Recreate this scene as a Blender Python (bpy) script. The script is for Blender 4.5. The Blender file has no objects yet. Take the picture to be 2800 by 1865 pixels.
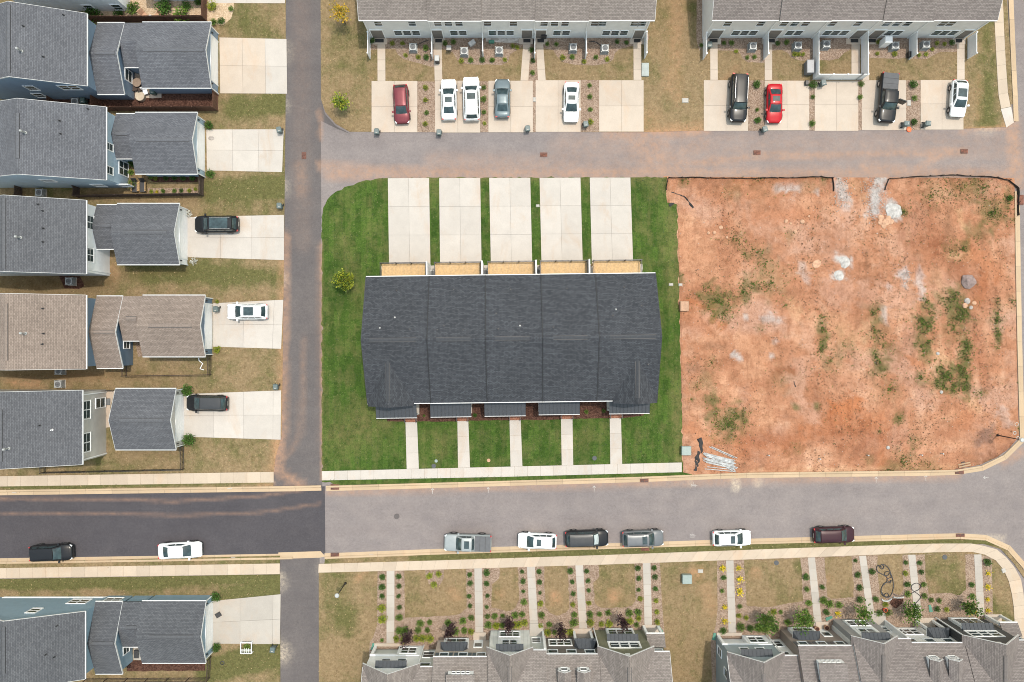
import bpy, bmesh, math, random
import numpy as np
from mathutils import Vector, Matrix, noise
random.seed(7)
C = bpy.context.scene.collection
sc = bpy.context.scene
R = math.radians

# ------------------------------------------------------------------ camera, sky, sun, exposure
CAM_H = 90.0                       # drone height above the street
MPP = 0.042035                     # metres on the ground for one pixel of the 2800 px wide survey photo
cam = bpy.data.cameras.new('camera'); cam_o = bpy.data.objects.new('camera', cam); C.objects.link(cam_o)
cam_o.location = (0, 0, CAM_H); cam.sensor_width = 36; cam.sensor_fit = 'HORIZONTAL'
cam.lens = 36 * CAM_H / (2800 * MPP); cam.clip_end = 2000; cam.clip_start = 1
sc.camera = cam_o
SUN_EL, SUN_AZ = R(76), R(48)      # azimuth from +Y towards +X
w = bpy.data.worlds.new('World'); sc.world = w; w.use_nodes = True
nt = w.node_tree; bg = nt.nodes['Background']
sky = nt.nodes.new('ShaderNodeTexSky'); sky.sky_type = 'NISHITA'; sky.sun_disc = False
sky.sun_elevation = SUN_EL; sky.sun_rotation = SUN_AZ; sky.air_density = 3.0; sky.dust_density = 3.2; sky.ozone_density = 1.0
nt.links.new(sky.outputs[0], bg.inputs[0]); bg.inputs[1].default_value = 0.15
sun = bpy.data.lights.new('sun', 'SUN'); sun.energy = 2.0; sun.angle = R(1.5); sun.color = (1.0, 0.93, 0.83)
sun_o = bpy.data.objects.new('sun', sun); C.objects.link(sun_o); sun_o.location = (40, 40, 120)
sd = Vector((math.sin(SUN_AZ) * math.cos(SUN_EL), math.cos(SUN_AZ) * math.cos(SUN_EL), math.sin(SUN_EL)))
sun_o.rotation_euler = sd.to_track_quat('Z', 'Y').to_euler()
sc.cycles.filter_width = 1.0
sc.view_settings.view_transform = 'Standard'; sc.view_settings.look = 'None'
sc.view_settings.exposure = 0.63; sc.view_settings.gamma = 1.0

# ------------------------------------------------------------------ survey coordinates
class Tile:
    """a piece of the survey photo: (x, y) in it at height z -> world x, y"""
    def __init__(s, x0, y0, k): s.x0, s.y0, s.k = x0, y0, k
    def px(s, x, y): return (s.x0 + s.k * x, s.y0 + s.k * y)
    def __call__(s, x, y, z=0.0):
        m = MPP * (CAM_H - z) / CAM_H
        return ((s.x0 + s.k * x - 1400) * m, (932.5 - s.y0 - s.k * y) * m)
    def ns(s, x, y, wy):           # on a wall plane y = wy: -> x, z
        ry = 932.5 - s.y0 - s.k * y
        m = wy / ry
        return ((s.x0 + s.k * x - 1400) * m, CAM_H * (1 - m / MPP))
    def ew(s, x, y, wx):           # on a wall plane x = wx: -> y, z
        rx = s.x0 + s.k * x - 1400
        m = wx / rx
        return ((932.5 - s.y0 - s.k * y) * m, CAM_H * (1 - m / MPP))
F = Tile(0, 0, 2800 / 2354)
L1 = Tile(0, 0, .34); L2 = Tile(0, 500, .34); L3 = Tile(0, 950, .34); L4 = Tile(0, 1400, .34)
T1 = Tile(850, 0, .2678); T2 = Tile(1330, 0, .26786); T3 = Tile(1880, 0, .2678); T4 = Tile(2330, 0, .2678)
M1 = Tile(860, 450, .42481); M2 = Tile(860, 850, .42481)
R1 = Tile(1800, 450, .42481); R2 = Tile(1800, 850, .42481)
B1 = Tile(860, 1500, .23276); B2 = Tile(1350, 1500, .23364); B3 = Tile(1880, 1500, .23279); B4 = Tile(2330, 1500, .23279)
C1 = Tile(1200, 1400, .26338); C2 = Tile(1820, 1400, .26338)
def P(t, pts, z=0): return [t(x, y, z) for x, y in pts]

# ------------------------------------------------------------------ tags, things, mesh builder
def tag(o, label=None, cat=None, group=None, kind=None):
    if label: o['label'] = label
    if cat: o['category'] = cat
    if group: o['group'] = group
    if kind: o['kind'] = kind
    return o
def thing(name, loc, label=None, cat=None, group=None, rot=0, kind=None):
    o = bpy.data.objects.new(name, None); C.objects.link(o)
    o.location = loc; o.rotation_euler = (0, 0, rot); o.empty_display_size = .3
    return tag(o, label, cat, group, kind)
def root_loc(p):
    while p.parent: p = p.parent
    return p.location
class MB:
    def __init__(s): s.v = []; s.f = []; s.m = []; s.uv = []
    def poly(s, pts, m=0, uv=None):
        b = len(s.v); s.v += [tuple(p) for p in pts]; s.f.append(tuple(range(b, b + len(pts)))); s.m.append(m); s.uv.append(uv); return s
    def hexa(s, p, m=0):           # 8 points: bottom 4 counterclockwise, top 4
        b = len(s.v); s.v += [tuple(q) for q in p]
        for q in ((3, 2, 1, 0), (4, 5, 6, 7), (0, 1, 5, 4), (1, 2, 6, 5), (2, 3, 7, 6), (3, 0, 4, 7)):
            s.f.append(tuple(b + i for i in q)); s.m.append(m); s.uv.append(None)
        return s
    def box(s, x0, x1, y0, y1, z0, z1, m=0):
        return s.hexa([(x0, y0, z0), (x1, y0, z0), (x1, y1, z0), (x0, y1, z0), (x0, y0, z1), (x1, y0, z1), (x1, y1, z1), (x0, y1, z1)], m)
    def obox(s, c, u, hu, hn, hz, m=0):   # u = horizontal direction, n = its left normal
        u = Vector((u[0], u[1], 0)).normalized(); n = Vector((-u.y, u.x, 0)); c = Vector(c); z = Vector((0, 0, 1))
        p = [c + u * a * hu + n * b * hn + z * d * hz for d in (-1, 1) for a, b in ((-1, -1), (1, -1), (1, 1), (-1, 1))]
        return s.hexa(p, m)
    def prism(s, pts, z0, z1, m=0):
        a = sum(pts[i][0] * pts[(i + 1) % len(pts)][1] - pts[(i + 1) % len(pts)][0] * pts[i][1] for i in range(len(pts)))
        if a < 0: pts = pts[::-1]
        n = len(pts); b = len(s.v)
        s.v += [(x, y, z0) for x, y in pts] + [(x, y, z1) for x, y in pts]
        s.f.append(tuple(range(b + n, b + 2 * n))); s.f.append(tuple(range(b + n - 1, b - 1, -1)))
        for i in range(n): j = (i + 1) % n; s.f.append((b + i, b + j, b + n + j, b + n + i))
        s.m += [m] * (n + 2); s.uv += [None] * (n + 2)
        return s
    def cyl(s, c, r, z0, z1, n=12, m=0, r1=None):
        r1 = r if r1 is None else r1; b = len(s.v)
        s.v += [(c[0] + r * math.cos(2 * math.pi * i / n), c[1] + r * math.sin(2 * math.pi * i / n), z0) for i in range(n)]
        s.v += [(c[0] + r1 * math.cos(2 * math.pi * i / n), c[1] + r1 * math.sin(2 * math.pi * i / n), z1) for i in range(n)]
        s.f.append(tuple(range(b + n, b + 2 * n))); s.f.append(tuple(range(b + n - 1, b - 1, -1)))
        for i in range(n): j = (i + 1) % n; s.f.append((b + i, b + j, b + n + j, b + n + i))
        s.m += [m] * (n + 2); s.uv += [None] * (n + 2)
        return s
    def tube(s, pts, r, n=6, m=0, r1=None):
        pts = [Vector(p) for p in pts]; N = len(pts); b = len(s.v)
        for i, p in enumerate(pts):
            d = (pts[min(i + 1, N - 1)] - pts[max(i - 1, 0)]).normalized()
            a = d.orthogonal().normalized() if abs(d.z) > .9 else Vector((-d.y, d.x, 0)).normalized()
            c = d.cross(a); rr = r if r1 is None else r + (r1 - r) * i / (N - 1)
            for k in range(n): t = 2 * math.pi * k / n; s.v.append(tuple(p + a * rr * math.cos(t) + c * rr * math.sin(t)))
        for i in range(N - 1):
            for k in range(n):
                q = (k + 1) % n; s.f.append((b + i * n + k, b + i * n + q, b + (i + 1) * n + q, b + (i + 1) * n + k)); s.m.append(m); s.uv.append(None)
        s.f.append(tuple(range(b + n - 1, b - 1, -1))); s.f.append(tuple(range(b + (N - 1) * n, b + N * n))); s.m += [m, m]; s.uv += [None, None]
        return s
    def patch(s, p00, p10, p11, p01, bulge=(0, 0, 0), n=5, m2=4, off=0.0, ins=(0, 1, 0, 1), m=0):
        p00, p10, p11, p01 = map(Vector, (p00, p10, p11, p01)); bl = Vector(bulge)
        nn = (p10 - p00).cross(p01 - p00).normalized(); b = len(s.v)
        for j in range(m2 + 1):
            for i in range(n + 1):
                u = ins[0] + (ins[1] - ins[0]) * i / n; v = ins[2] + (ins[3] - ins[2]) * j / m2
                q = p00.lerp(p10, u).lerp(p01.lerp(p11, u), v) + bl * (4 * u * (1 - u) * (.5 + 2 * v * (1 - v))) + nn * off
                s.v.append(tuple(q))
        for j in range(m2):
            for i in range(n):
                a = b + j * (n + 1) + i; s.f.append((a, a + 1, a + n + 2, a + n + 1)); s.m.append(m); s.uv.append(None)
        return s
    def mesh(s, name, mats, off=(0, 0, 0), smooth=False):
        me = bpy.data.meshes.new(name)
        me.from_pydata([(x - off[0], y - off[1], z - off[2]) for x, y, z in s.v], [], s.f)
        for mt in (mats if isinstance(mats, (list, tuple)) else [mats]): me.materials.append(mt)
        if any(s.m): me.polygons.foreach_set('material_index', s.m)
        if any(u is not None for u in s.uv):
            l = me.uv_layers.new(name='UVMap'); k = 0
            for fi, f in enumerate(s.f):
                for c in range(len(f)):
                    l.data[k].uv = s.uv[fi][c] if s.uv[fi] else (0, 0); k += 1
        if smooth: me.polygons.foreach_set('use_smooth', [True] * len(me.polygons))
        me.update(); return me
    def part(s, name, mats, parent, smooth=False, local=False):
        o = bpy.data.objects.new(name, s.mesh(name, mats, (0, 0, 0) if local else root_loc(parent), smooth))
        C.objects.link(o); o.parent = parent; return o
    def top(s, name, mats, loc, label=None, cat=None, group=None, kind=None, smooth=False):
        o = bpy.data.objects.new(name, s.mesh(name, mats, loc, smooth)); C.objects.link(o); o.location = loc
        return tag(o, label, cat, group, kind)

# ------------------------------------------------------------------ materials
MATS = {}
def nodes(name):
    m = bpy.data.materials.new(name); m.use_nodes = True; t = m.node_tree
    b = t.nodes['Principled BSDF']; MATS[name] = m
    return m, t, b
def N(t, typ, **kw):
    n = t.nodes.new(typ)
    for k, v in kw.items():
        if k.startswith('i_'):
            key = k[2:]; key = int(key) if key.isdigit() else key.replace('_', ' ')
            n.inputs[key].default_value = v
        else: setattr(n, k, v)
    return n
def c4(c): return (c[0], c[1], c[2], 1)
def coords(t, kind='Object', scale=(1, 1, 1)):
    tc = N(t, 'ShaderNodeTexCoord'); mp = N(t, 'ShaderNodeMapping'); mp.inputs['Scale'].default_value = scale
    t.links.new(tc.outputs[kind], mp.inputs[0]); return mp.outputs[0]
def wpos(t, scale=(1, 1, 1)):
    g = N(t, 'ShaderNodeNewGeometry'); mp = N(t, 'ShaderNodeMapping'); mp.inputs['Scale'].default_value = scale
    t.links.new(g.outputs['Position'], mp.inputs[0]); return mp.outputs[0]
def nz(t, vec, scale, detail=4, rough=.6, dist=0):
    n = N(t, 'ShaderNodeTexNoise'); n.inputs['Scale'].default_value = scale; n.inputs['Detail'].default_value = detail
    n.inputs['Roughness'].default_value = rough; n.inputs['Distortion'].default_value = dist
    t.links.new(vec, n.inputs['Vector']); return n.outputs['Fac']
def ramp(t, fac, stops):
    r = N(t, 'ShaderNodeValToRGB'); e = r.color_ramp.elements
    while len(e) < len(stops): e.new(.5)
    for i, (p, c) in enumerate(stops): e[i].position = p; e[i].color = c4(c) if len(c) == 3 else c
    t.links.new(fac, r.inputs[0]); return r.outputs[0]
def mrange(t, v, a, b, lo=0, hi=1):
    n = N(t, 'ShaderNodeMapRange'); n.inputs[1].default_value = a; n.inputs[2].default_value = b; n.inputs[3].default_value = lo; n.inputs[4].default_value = hi
    t.links.new(v, n.inputs[0]); return n.outputs[0]
def mixc(t, fac, a, b, mode='MIX'):
    n = N(t, 'ShaderNodeMix'); n.data_type = 'RGBA'; n.blend_type = mode
    for sock, v in ((n.inputs[0], fac), (n.inputs[6], a), (n.inputs[7], b)):
        if hasattr(v, 'is_output'): t.links.new(v, sock)
        elif isinstance(v, (int, float)): sock.default_value = v
        else: sock.default_value = c4(v)
    return n.outputs[2]
def math_(t, op, a, b=None):
    n = N(t, 'ShaderNodeMath', operation=op)
    for i, v in enumerate((a, b)):
        if v is None: continue
        if hasattr(v, 'is_output'): t.links.new(v, n.inputs[i])
        else: n.inputs[i].default_value = v
    return n.outputs[0]
def bump(t, b, h, strength=.4, dist=.02):
    n = N(t, 'ShaderNodeBump'); n.inputs['Strength'].default_value = strength; n.inputs['Distance'].default_value = dist
    t.links.new(h, n.inputs['Height']); t.links.new(n.outputs[0], b.inputs['Normal'])
def mask(t):
    a = N(t, 'ShaderNodeAttribute', attribute_name='mask'); s = N(t, 'ShaderNodeSeparateColor'); t.links.new(a.outputs['Color'], s.inputs[0])
    return s.outputs[0], s.outputs[1], s.outputs[2]

def plain(name, col, rough=.6, metal=0.0, var=.12, scale=3.0, bmp=0.0, bscale=40, coat=0.0):
    m, t, b = nodes(name); v = coords(t)
    n = nz(t, v, scale); dk = tuple(c * (1 - var) for c in col); lt = tuple(min(1, c * (1 + var)) for c in col)
    t.links.new(ramp(t, n, [(.3, dk), (.7, lt)]), b.inputs['Base Color'])
    b.inputs['Roughness'].default_value = rough; b.inputs['Metallic'].default_value = metal; b.inputs['Coat Weight'].default_value = coat; b.inputs['Coat Roughness'].default_value = .05
    if bmp: bump(t, b, nz(t, v, bscale, 3), bmp)
    return m
VENT = {}
def shingle(name, c, cdark, streak=.25):
    m, t, b = nodes(name)
    tc = N(t, 'ShaderNodeTexCoord'); uv = tc.outputs['UV']
    br = N(t, 'ShaderNodeTexBrick'); br.offset = .5; br.squash = 1
    br.inputs['Color1'].default_value = c4(c); br.inputs['Color2'].default_value = c4(cdark); br.inputs['Mortar'].default_value = c4(tuple(x * .55 for x in cdark))
    br.inputs['Scale'].default_value = 1; br.inputs['Mortar Size'].default_value = .012; br.inputs['Brick Width'].default_value = .31; br.inputs['Row Height'].default_value = .145; br.inputs['Bias'].default_value = -.15
    t.links.new(uv, br.inputs['Vector'])
    mp = N(t, 'ShaderNodeMapping'); mp.inputs['Scale'].default_value = (3.2, 7, 1); t.links.new(uv, mp.inputs[0])
    n1 = nz(t, mp.outputs[0], 1.5, 3, .7); n2 = nz(t, uv, .25, 3)
    a = mixc(t, mrange(t, n1, .3, .75, 0, 1), (1 - streak,) * 3, (1 + streak,) * 3)
    col = mixc(t, 1.0, br.outputs['Color'], a, 'MULTIPLY')
    col = mixc(t, 1.0, col, ramp(t, n2, [(.3, (.9, .9, .9)), (.7, (1.08, 1.08, 1.08))]), 'MULTIPLY')
    t.links.new(col, b.inputs['Base Color']); b.inputs['Roughness'].default_value = .9; b.inputs['Specular IOR Level'].default_value = .25
    bump(t, b, br.outputs['Fac'], -.5, .012)
    VENT[name] = plain(name + '_cap', tuple((x + y) * .46 for x, y in zip(c, cdark)), .9, var=.2, scale=6)
    return m
def siding(name, col, period=.17, vertical=False):
    m, t, b = nodes(name); g = N(t, 'ShaderNodeNewGeometry'); s = N(t, 'ShaderNodeSeparateXYZ'); t.links.new(g.outputs['Position'], s.inputs[0])
    ax = s.outputs[2] if not vertical else math_(t, 'ADD', s.outputs[0], s.outputs[1])
    fr = math_(t, 'FRACT', math_(t, 'DIVIDE', ax, period if not vertical else .42))
    n = nz(t, coords(t), 1.2, 3)
    base = ramp(t, n, [(.3, tuple(c * .93 for c in col)), (.7, tuple(min(1, c * 1.05) for c in col))])
    lo = .10 if not vertical else .14
    edge = mrange(t, fr, 0, lo, .72, 1)
    mu = N(t, 'ShaderNodeCombineColor'); [t.links.new(edge, mu.inputs[i]) for i in range(3)]
    t.links.new(mixc(t, 1.0, base, mu.outputs[0], 'MULTIPLY'), b.inputs['Base Color']); b.inputs['Roughness'].default_value = .6
    bump(t, b, fr, .5 if not vertical else .2, .02)
    return m
def asphalt(name, col, stain=(.34, .2, .13)):
    m, t, b = nodes(name); p = wpos(t); r, g, bl = mask(t)
    fine = nz(t, p, 9, 5, .75); mid = nz(t, p, .55, 5, .6); big = nz(t, p, .09, 3)
    st = nz(t, wpos(t, (.12, .9, 1)), 1.0, 4)
    c = ramp(t, fine, [(.25, tuple(x * .78 for x in col)), (.5, col), (.8, tuple(x * 1.25 for x in col))])
    c = mixc(t, 1, c, ramp(t, mid, [(.25, (.88, .88, .9)), (.7, (1.07, 1.06, 1.05))]), 'MULTIPLY')
    c = mixc(t, 1, c, ramp(t, big, [(.3, (.9, .9, .91)), (.7, (1.08, 1.07, 1.06))]), 'MULTIPLY')
    c = mixc(t, 1, c, ramp(t, st, [(.3, (.96, .95, .95)), (.7, (1.03, 1.03, 1.03))]), 'MULTIPLY')
    c = mixc(t, 1, c, ramp(t, nz(t, p, 3.5, 4, .7), [(.3, (.88, .88, .88)), (.7, (1.1, 1.1, 1.1))]), 'MULTIPLY')
    k = math_(t, 'MULTIPLY', r, mrange(t, nz(t, p, 1.3, 6, .75), .25, .72, .1, 1.35))
    c = mixc(t, math_(t, 'MINIMUM', k, .9), c, mixc(t, mid, tuple(x * .75 for x in stain), tuple(x * 1.2 for x in stain)))
    c = mixc(t, math_(t, 'MULTIPLY', bl, mrange(t, nz(t, p, 2.0, 5), .3, .7)), c, tuple(x * .45 for x in col))
    c = mixc(t, math_(t, 'MULTIPLY', g, mrange(t, nz(t, p, 2.6, 5, .8), .35, .7)), c, (.5, .42, .32))
    vo = N(t, 'ShaderNodeTexVoronoi'); vo.feature = 'DISTANCE_TO_EDGE'; vo.inputs['Scale'].default_value = .11
    dn = N(t, 'ShaderNodeTexNoise'); dn.inputs['Scale'].default_value = .35; dn.inputs['Detail'].default_value = 6; t.links.new(p, dn.inputs['Vector'])
    va = N(t, 'ShaderNodeVectorMath', operation='SCALE'); va.inputs['Scale'].default_value = 5.0; t.links.new(dn.outputs['Color'], va.inputs[0])
    vb = N(t, 'ShaderNodeVectorMath', operation='ADD'); t.links.new(p, vb.inputs[0]); t.links.new(va.outputs[0], vb.inputs[1]); t.links.new(vb.outputs[0], vo.inputs['Vector'])
    cr = math_(t, 'MULTIPLY', mrange(t, vo.outputs['Distance'], .0, .004, .22, 0), mrange(t, nz(t, p, .2, 2), .5, .62, 0, 1))
    c = mixc(t, cr, c, tuple(x * .35 for x in col))
    t.links.new(c, b.inputs['Base Color']); b.inputs['Roughness'].default_value = .92; b.inputs['Specular IOR Level'].default_value = .2
    bump(t, b, fine, .25, .01); return m
def concrete(name, col, stain=(.42, .26, .15), amt=.5, vary=.07):
    m, t, b = nodes(name); p = wpos(t); oi = N(t, 'ShaderNodeObjectInfo')
    fine = nz(t, p, 14, 4, .7); mid = nz(t, p, .7, 5, .65); st = nz(t, wpos(t, (.8, .35, 1)), .55, 5, .7, .6)
    c = ramp(t, fine, [(.25, tuple(x * .9 for x in col)), (.75, tuple(x * 1.07 for x in col))])
    c = mixc(t, 1, c, ramp(t, mid, [(.25, (.92, .92, .92)), (.75, (1.05, 1.05, 1.05))]), 'MULTIPLY')
    c = mixc(t, mrange(t, st, .52, .78, 0, amt), c, stain)
    hv = mrange(t, oi.outputs['Random'], 0, 1, 1 - vary, 1 + vary); cc = N(t, 'ShaderNodeCombineColor'); [t.links.new(hv, cc.inputs[i]) for i in range(3)]
    c = mixc(t, 1, c, cc.outputs[0], 'MULTIPLY')
    t.links.new(c, b.inputs['Base Color']); b.inputs['Roughness'].default_value = .85; b.inputs['Specular IOR Level'].default_value = .3
    bump(t, b, fine, .15, .01); return m
def lawn_dry(name, green=.0):
    m, t, b = nodes(name); p = wpos(t); r, g, bl = mask(t)
    fine = nz(t, p, 5, 6, .8); mid = nz(t, p, .5, 5, .65, .4); big = nz(t, p, .1, 4, .6); stripe = nz(t, wpos(t, (.9, .08, 1)), .9, 3)
    tan = ramp(t, fine, [(.2, (.12, .083, .043)), (.45, (.19, .136, .075)), (.8, (.30, .225, .137))])
    grn = ramp(t, fine, [(.2, (.05, .052, .018)), (.5, (.098, .094, .036)), (.8, (.165, .148, .064))])
    k = math_(t, 'ADD', math_(t, 'MULTIPLY', mid, .55), math_(t, 'MULTIPLY', big, .55))
    k = math_(t, 'ADD', k, math_(t, 'MULTIPLY', stripe, .22))
    k = math_(t, 'ADD', k, math_(t, 'MULTIPLY', g, .45)); k = math_(t, 'SUBTRACT', k, math_(t, 'MULTIPLY', bl, .2))
    c = mixc(t, mrange(t, k, .65 - green, .86 - green), tan, grn)
    c = mixc(t, 1, c, ramp(t, nz(t, p, 2.2, 5, .75), [(.3, (.72, .70, .66)), (.5, (1, 1, 1)), (.72, (1.25, 1.24, 1.22))]), 'MULTIPLY')
    cl = math_(t, 'MULTIPLY', r, mrange(t, nz(t, p, 1.6, 6, .8), .3, .65, .0, 1.2))
    c = mixc(t, math_(t, 'MINIMUM', cl, .92), c, mixc(t, fine, (.26, .13, .065), (.44, .27, .16)))
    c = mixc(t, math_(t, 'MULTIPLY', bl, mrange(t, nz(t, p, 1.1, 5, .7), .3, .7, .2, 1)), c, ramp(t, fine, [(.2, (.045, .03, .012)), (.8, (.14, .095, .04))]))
    t.links.new(c, b.inputs['Base Color']); b.inputs['Roughness'].default_value = .95; b.inputs['Specular IOR Level'].default_value = .1
    bump(t, b, math_(t, 'ADD', fine, nz(t, p, 25, 3, .8)), .7, .05); return m
def lawn_sod(name):
    m, t, b = nodes(name); p = wpos(t); r, g, bl = mask(t)
    br = N(t, 'ShaderNodeTexBrick'); br.offset = .37; mp = N(t, 'ShaderNodeMapping'); mp.inputs['Rotation'].default_value = (0, 0, R(90)); t.links.new(p, mp.inputs[0]); t.links.new(mp.outputs[0], br.inputs['Vector'])
    br.inputs['Scale'].default_value = 1; br.inputs['Brick Width'].default_value = 1.7; br.inputs['Row Height'].default_value = .62; br.inputs['Mortar Size'].default_value = .02
    br.inputs['Color1'].default_value = (.74, .78, .74, 1); br.inputs['Color2'].default_value = (1.28, 1.22, 1.2, 1); br.inputs['Mortar'].default_value = (.85, .85, .85, 1)
    fine = nz(t, p, 6, 6, .8); mid = nz(t, p, .6, 5, .7); big = nz(t, p, .13, 3); st = nz(t, wpos(t, (1.4, .25, 1)), .8, 4, .7)
    c = ramp(t, fine, [(.2, (.02, .043, .007)), (.5, (.042, .08, .015)), (.82, (.085, .13, .033))])
    c = mixc(t, 1, c, br.outputs['Color'], 'MULTIPLY')
    c = mixc(t, 1, c, ramp(t, nz(t, p, 2.4, 5, .75), [(.3, (.78, .8, .78)), (.5, (1, 1, 1)), (.72, (1.22, 1.2, 1.2))]), 'MULTIPLY')
    c = mixc(t, mrange(t, math_(t, 'ADD', mid, math_(t, 'MULTIPLY', st, .6)), .74, 1.06, 0, .7), c, (.12, .115, .045))
    c = mixc(t, 1, c, ramp(t, big, [(.3, (.82, .86, .82)), (.7, (1.15, 1.1, 1.1))]), 'MULTIPLY')
    c = mixc(t, math_(t, 'MINIMUM', math_(t, 'MULTIPLY', r, mrange(t, nz(t, p, 1.5, 6, .8), .3, .7)), .8), c, (.2, .15, .07))
    t.links.new(c, b.inputs['Base Color']); b.inputs['Roughness'].default_value = .95; b.inputs['Specular IOR Level'].default_value = .1
    bump(t, b, math_(t, 'ADD', fine, nz(t, p, 25, 3, .8)), .7, .05); return m
def chips(name, c1, c2, c3, scale=7):
    m, t, b = nodes(name); p = wpos(t)
    vo = N(t, 'ShaderNodeTexVoronoi'); vo.inputs['Scale'].default_value = scale; t.links.new(p, vo.inputs['Vector'])
    s = N(t, 'ShaderNodeSeparateColor'); t.links.new(vo.outputs['Color'], s.inputs[0])
    c = ramp(t, s.outputs[0], [(.0, c1), (.5, c2), (1, c3)])
    c = mixc(t, 1, c, ramp(t, nz(t, p, .8, 5, .7), [(.3, (.82, .82, .82)), (.7, (1.12, 1.12, 1.12))]), 'MULTIPLY')
    t.links.new(c, b.inputs['Base Color']); b.inputs['Roughness'].default_value = .95; b.inputs['Specular IOR Level'].default_value = .15
    bump(t, b, vo.outputs['Distance'], .8, .05); return m
def clay(name):
    m, t, b = nodes(name); p = wpos(t); a = N(t, 'ShaderNodeAttribute', attribute_name='col')
    fine = nz(t, p, 7, 6, .8); mid = nz(t, p, 1.2, 6, .75, .5); big = nz(t, p, .22, 5, .65)
    c = mixc(t, 1, a.outputs['Color'], ramp(t, fine, [(.22, (.62, .58, .55)), (.5, (1, 1, 1)), (.8, (1.22, 1.24, 1.26))]), 'MULTIPLY')
    c = mixc(t, 1, c, ramp(t, mid, [(.28, (.62, .57, .53)), (.5, (1, 1, 1)), (.75, (1.2, 1.22, 1.26))]), 'MULTIPLY')
    c = mixc(t, 1, c, ramp(t, big, [(.3, (.92, .86, .82)), (.7, (1.06, 1.08, 1.1))]), 'MULTIPLY')
    c = mixc(t, mrange(t, nz(t, p, 3.2, 4, .7), .57, .68, 0, .6), c, (.17, .085, .048))
    c = mixc(t, mrange(t, nz(t, p, 2.7, 4, .75), .60, .74, 0, .4), c, (.42, .27, .185))
    tr2 = nz(t, wpos(t, (1.5, .16, 1)), 1.3, 5, .7)
    c = mixc(t, mrange(t, tr2, .54, .72, 0, .5), c, (.20, .09, .05))
    tr = nz(t, wpos(t, (.25, 1.3, 1)), 1.6, 5, .7)
    c = mixc(t, mrange(t, tr, .6, .75, 0, .35), c, (.22, .10, .055))
    t.links.new(c, b.inputs['Base Color']); b.inputs['Roughness'].default_value = .95; b.inputs['Specular IOR Level'].default_value = .1
    bump(t, b, math_(t, 'ADD', fine, mid), .8, .06); return m
def leaf(name, col, var=.45):
    m, t, b = nodes(name); p = wpos(t); oi = N(t, 'ShaderNodeObjectInfo')
    n = nz(t, p, 6, 3)
    c = ramp(t, n, [(.3, tuple(x * (1 - var) for x in col)), (.7, tuple(x * (1 + var) for x in col))])
    hv = mrange(t, oi.outputs['Random'], 0, 1, .8, 1.2); cc = N(t, 'ShaderNodeCombineColor'); [t.links.new(hv, cc.inputs[i]) for i in range(3)]
    t.links.new(mixc(t, 1, c, cc.outputs[0], 'MULTIPLY'), b.inputs['Base Color']); b.inputs['Roughness'].default_value = .6
    b.inputs['Subsurface Weight'].default_value = 0; b.inputs['Transmission Weight'].default_value = 0; b.inputs['Specular IOR Level'].default_value = .3
    return m
def paint(name, col, metal=.0, rough=.35):
    m, t, b = nodes(name)
    n = nz(t, coords(t), 2.5, 4); t.links.new(ramp(t, n, [(.3, tuple(x * .94 for x in col)), (.7, tuple(min(1, x * 1.05) for x in col))]), b.inputs['Base Color'])
    b.inputs['Roughness'].default_value = rough; b.inputs['Metallic'].default_value = metal; b.inputs['Coat Weight'].default_value = .1; b.inputs['Coat Roughness'].default_value = .06; b.inputs['Specular IOR Level'].default_value = .22; return m

white = plain('white_trim', (.76, .765, .77), .45, var=.04)
eave_w = plain('eave_white', (.55, .555, .56), .5, var=.05)
glass = plain('window_glass', (.035, .05, .052), .08, var=.4, scale=1.2); glass.node_tree.nodes['Principled BSDF'].inputs['Specular IOR Level'].default_value = .5
carglass = plain('car_glass', (.03, .05, .055), .06, var=.5, scale=1.5); carglass.node_tree.nodes['Principled BSDF'].inputs['Specular IOR Level'].default_value = .45
black = plain('black_metal', (.015, .015, .017), .45)
rubber = plain('rubber', (.02, .02, .021), .8)
rimm = plain('rim_metal', (.45, .45, .47), .3, .9)
plastic_dk = plain('dark_plastic', (.03, .03, .033), .5)
redlens = plain('red_lens', (.45, .02, .02), .2); clearlens = plain('clear_lens', (.7, .72, .74), .1)
bin_m = plain('bin_plastic', (.085, .115, .115), .5, var=.12); bin_g = plain('bin_plastic_green', (.05, .085, .075), .5)
steel = plain('galvanised_steel', (.34, .35, .35), .5, .2, var=.15); ac_dark = plain('ac_louvre', (.12, .125, .13), .6); ac_fan = plain('ac_fan', (.09, .095, .1), .5, .3)
wood_br = plain('stained_wood', (.105, .048, .03), .8, var=.4, scale=5); wood_dk = plain('dark_wood', (.06, .04, .032), .85, var=.4, scale=5); bark = plain('bark', (.1, .07, .05), .9, var=.3)
deckwood = plain('deck_wood', (.48, .315, .15), .7, var=.2, scale=6); vinyl = plain('white_vinyl', (.74, .75, .77), .4, var=.03)
brick_m = chips('brick_red', (.2, .08, .05), (.25, .11, .075), (.3, .15, .1), 9)
rust = plain('rust_iron', (.13, .05, .032), .85, var=.5, scale=4, bmp=.3)
metal_roof = plain('metal_roof', (.036, .041, .05), .6, .0, var=.12)
pipe_w = plain('white_pvc', (.34, .345, .345), .5, var=.35); silt = plain('silt_fabric', (.02, .018, .018), .8, var=.4)
rock_g = plain('grey_rock', (.3, .27, .25), .9, var=.3, bmp=.5, bscale=8); rock_t = plain('tan_rock', (.42, .25, .16), .9, var=.3, bmp=.5, bscale=8); rock_w = plain('white_rock', (.34, .325, .31), .9, var=.35, bmp=.8, bscale=9)
util_g = plain('utility_green', (.21, .26, .245), .5); util_w = plain('utility_cover', (.36, .34, .31), .8)
beige_m = plain('beige_cloth', (.42, .35, .27), .8); red_m = plain('red_orange_ceramic', (.7, .09, .03), .4); teal = plain('green_plastic', (.05, .18, .13), .5)
paint_w = plain('road_paint', (.40, .38, .36), .8, var=.3, scale=5)
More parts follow.
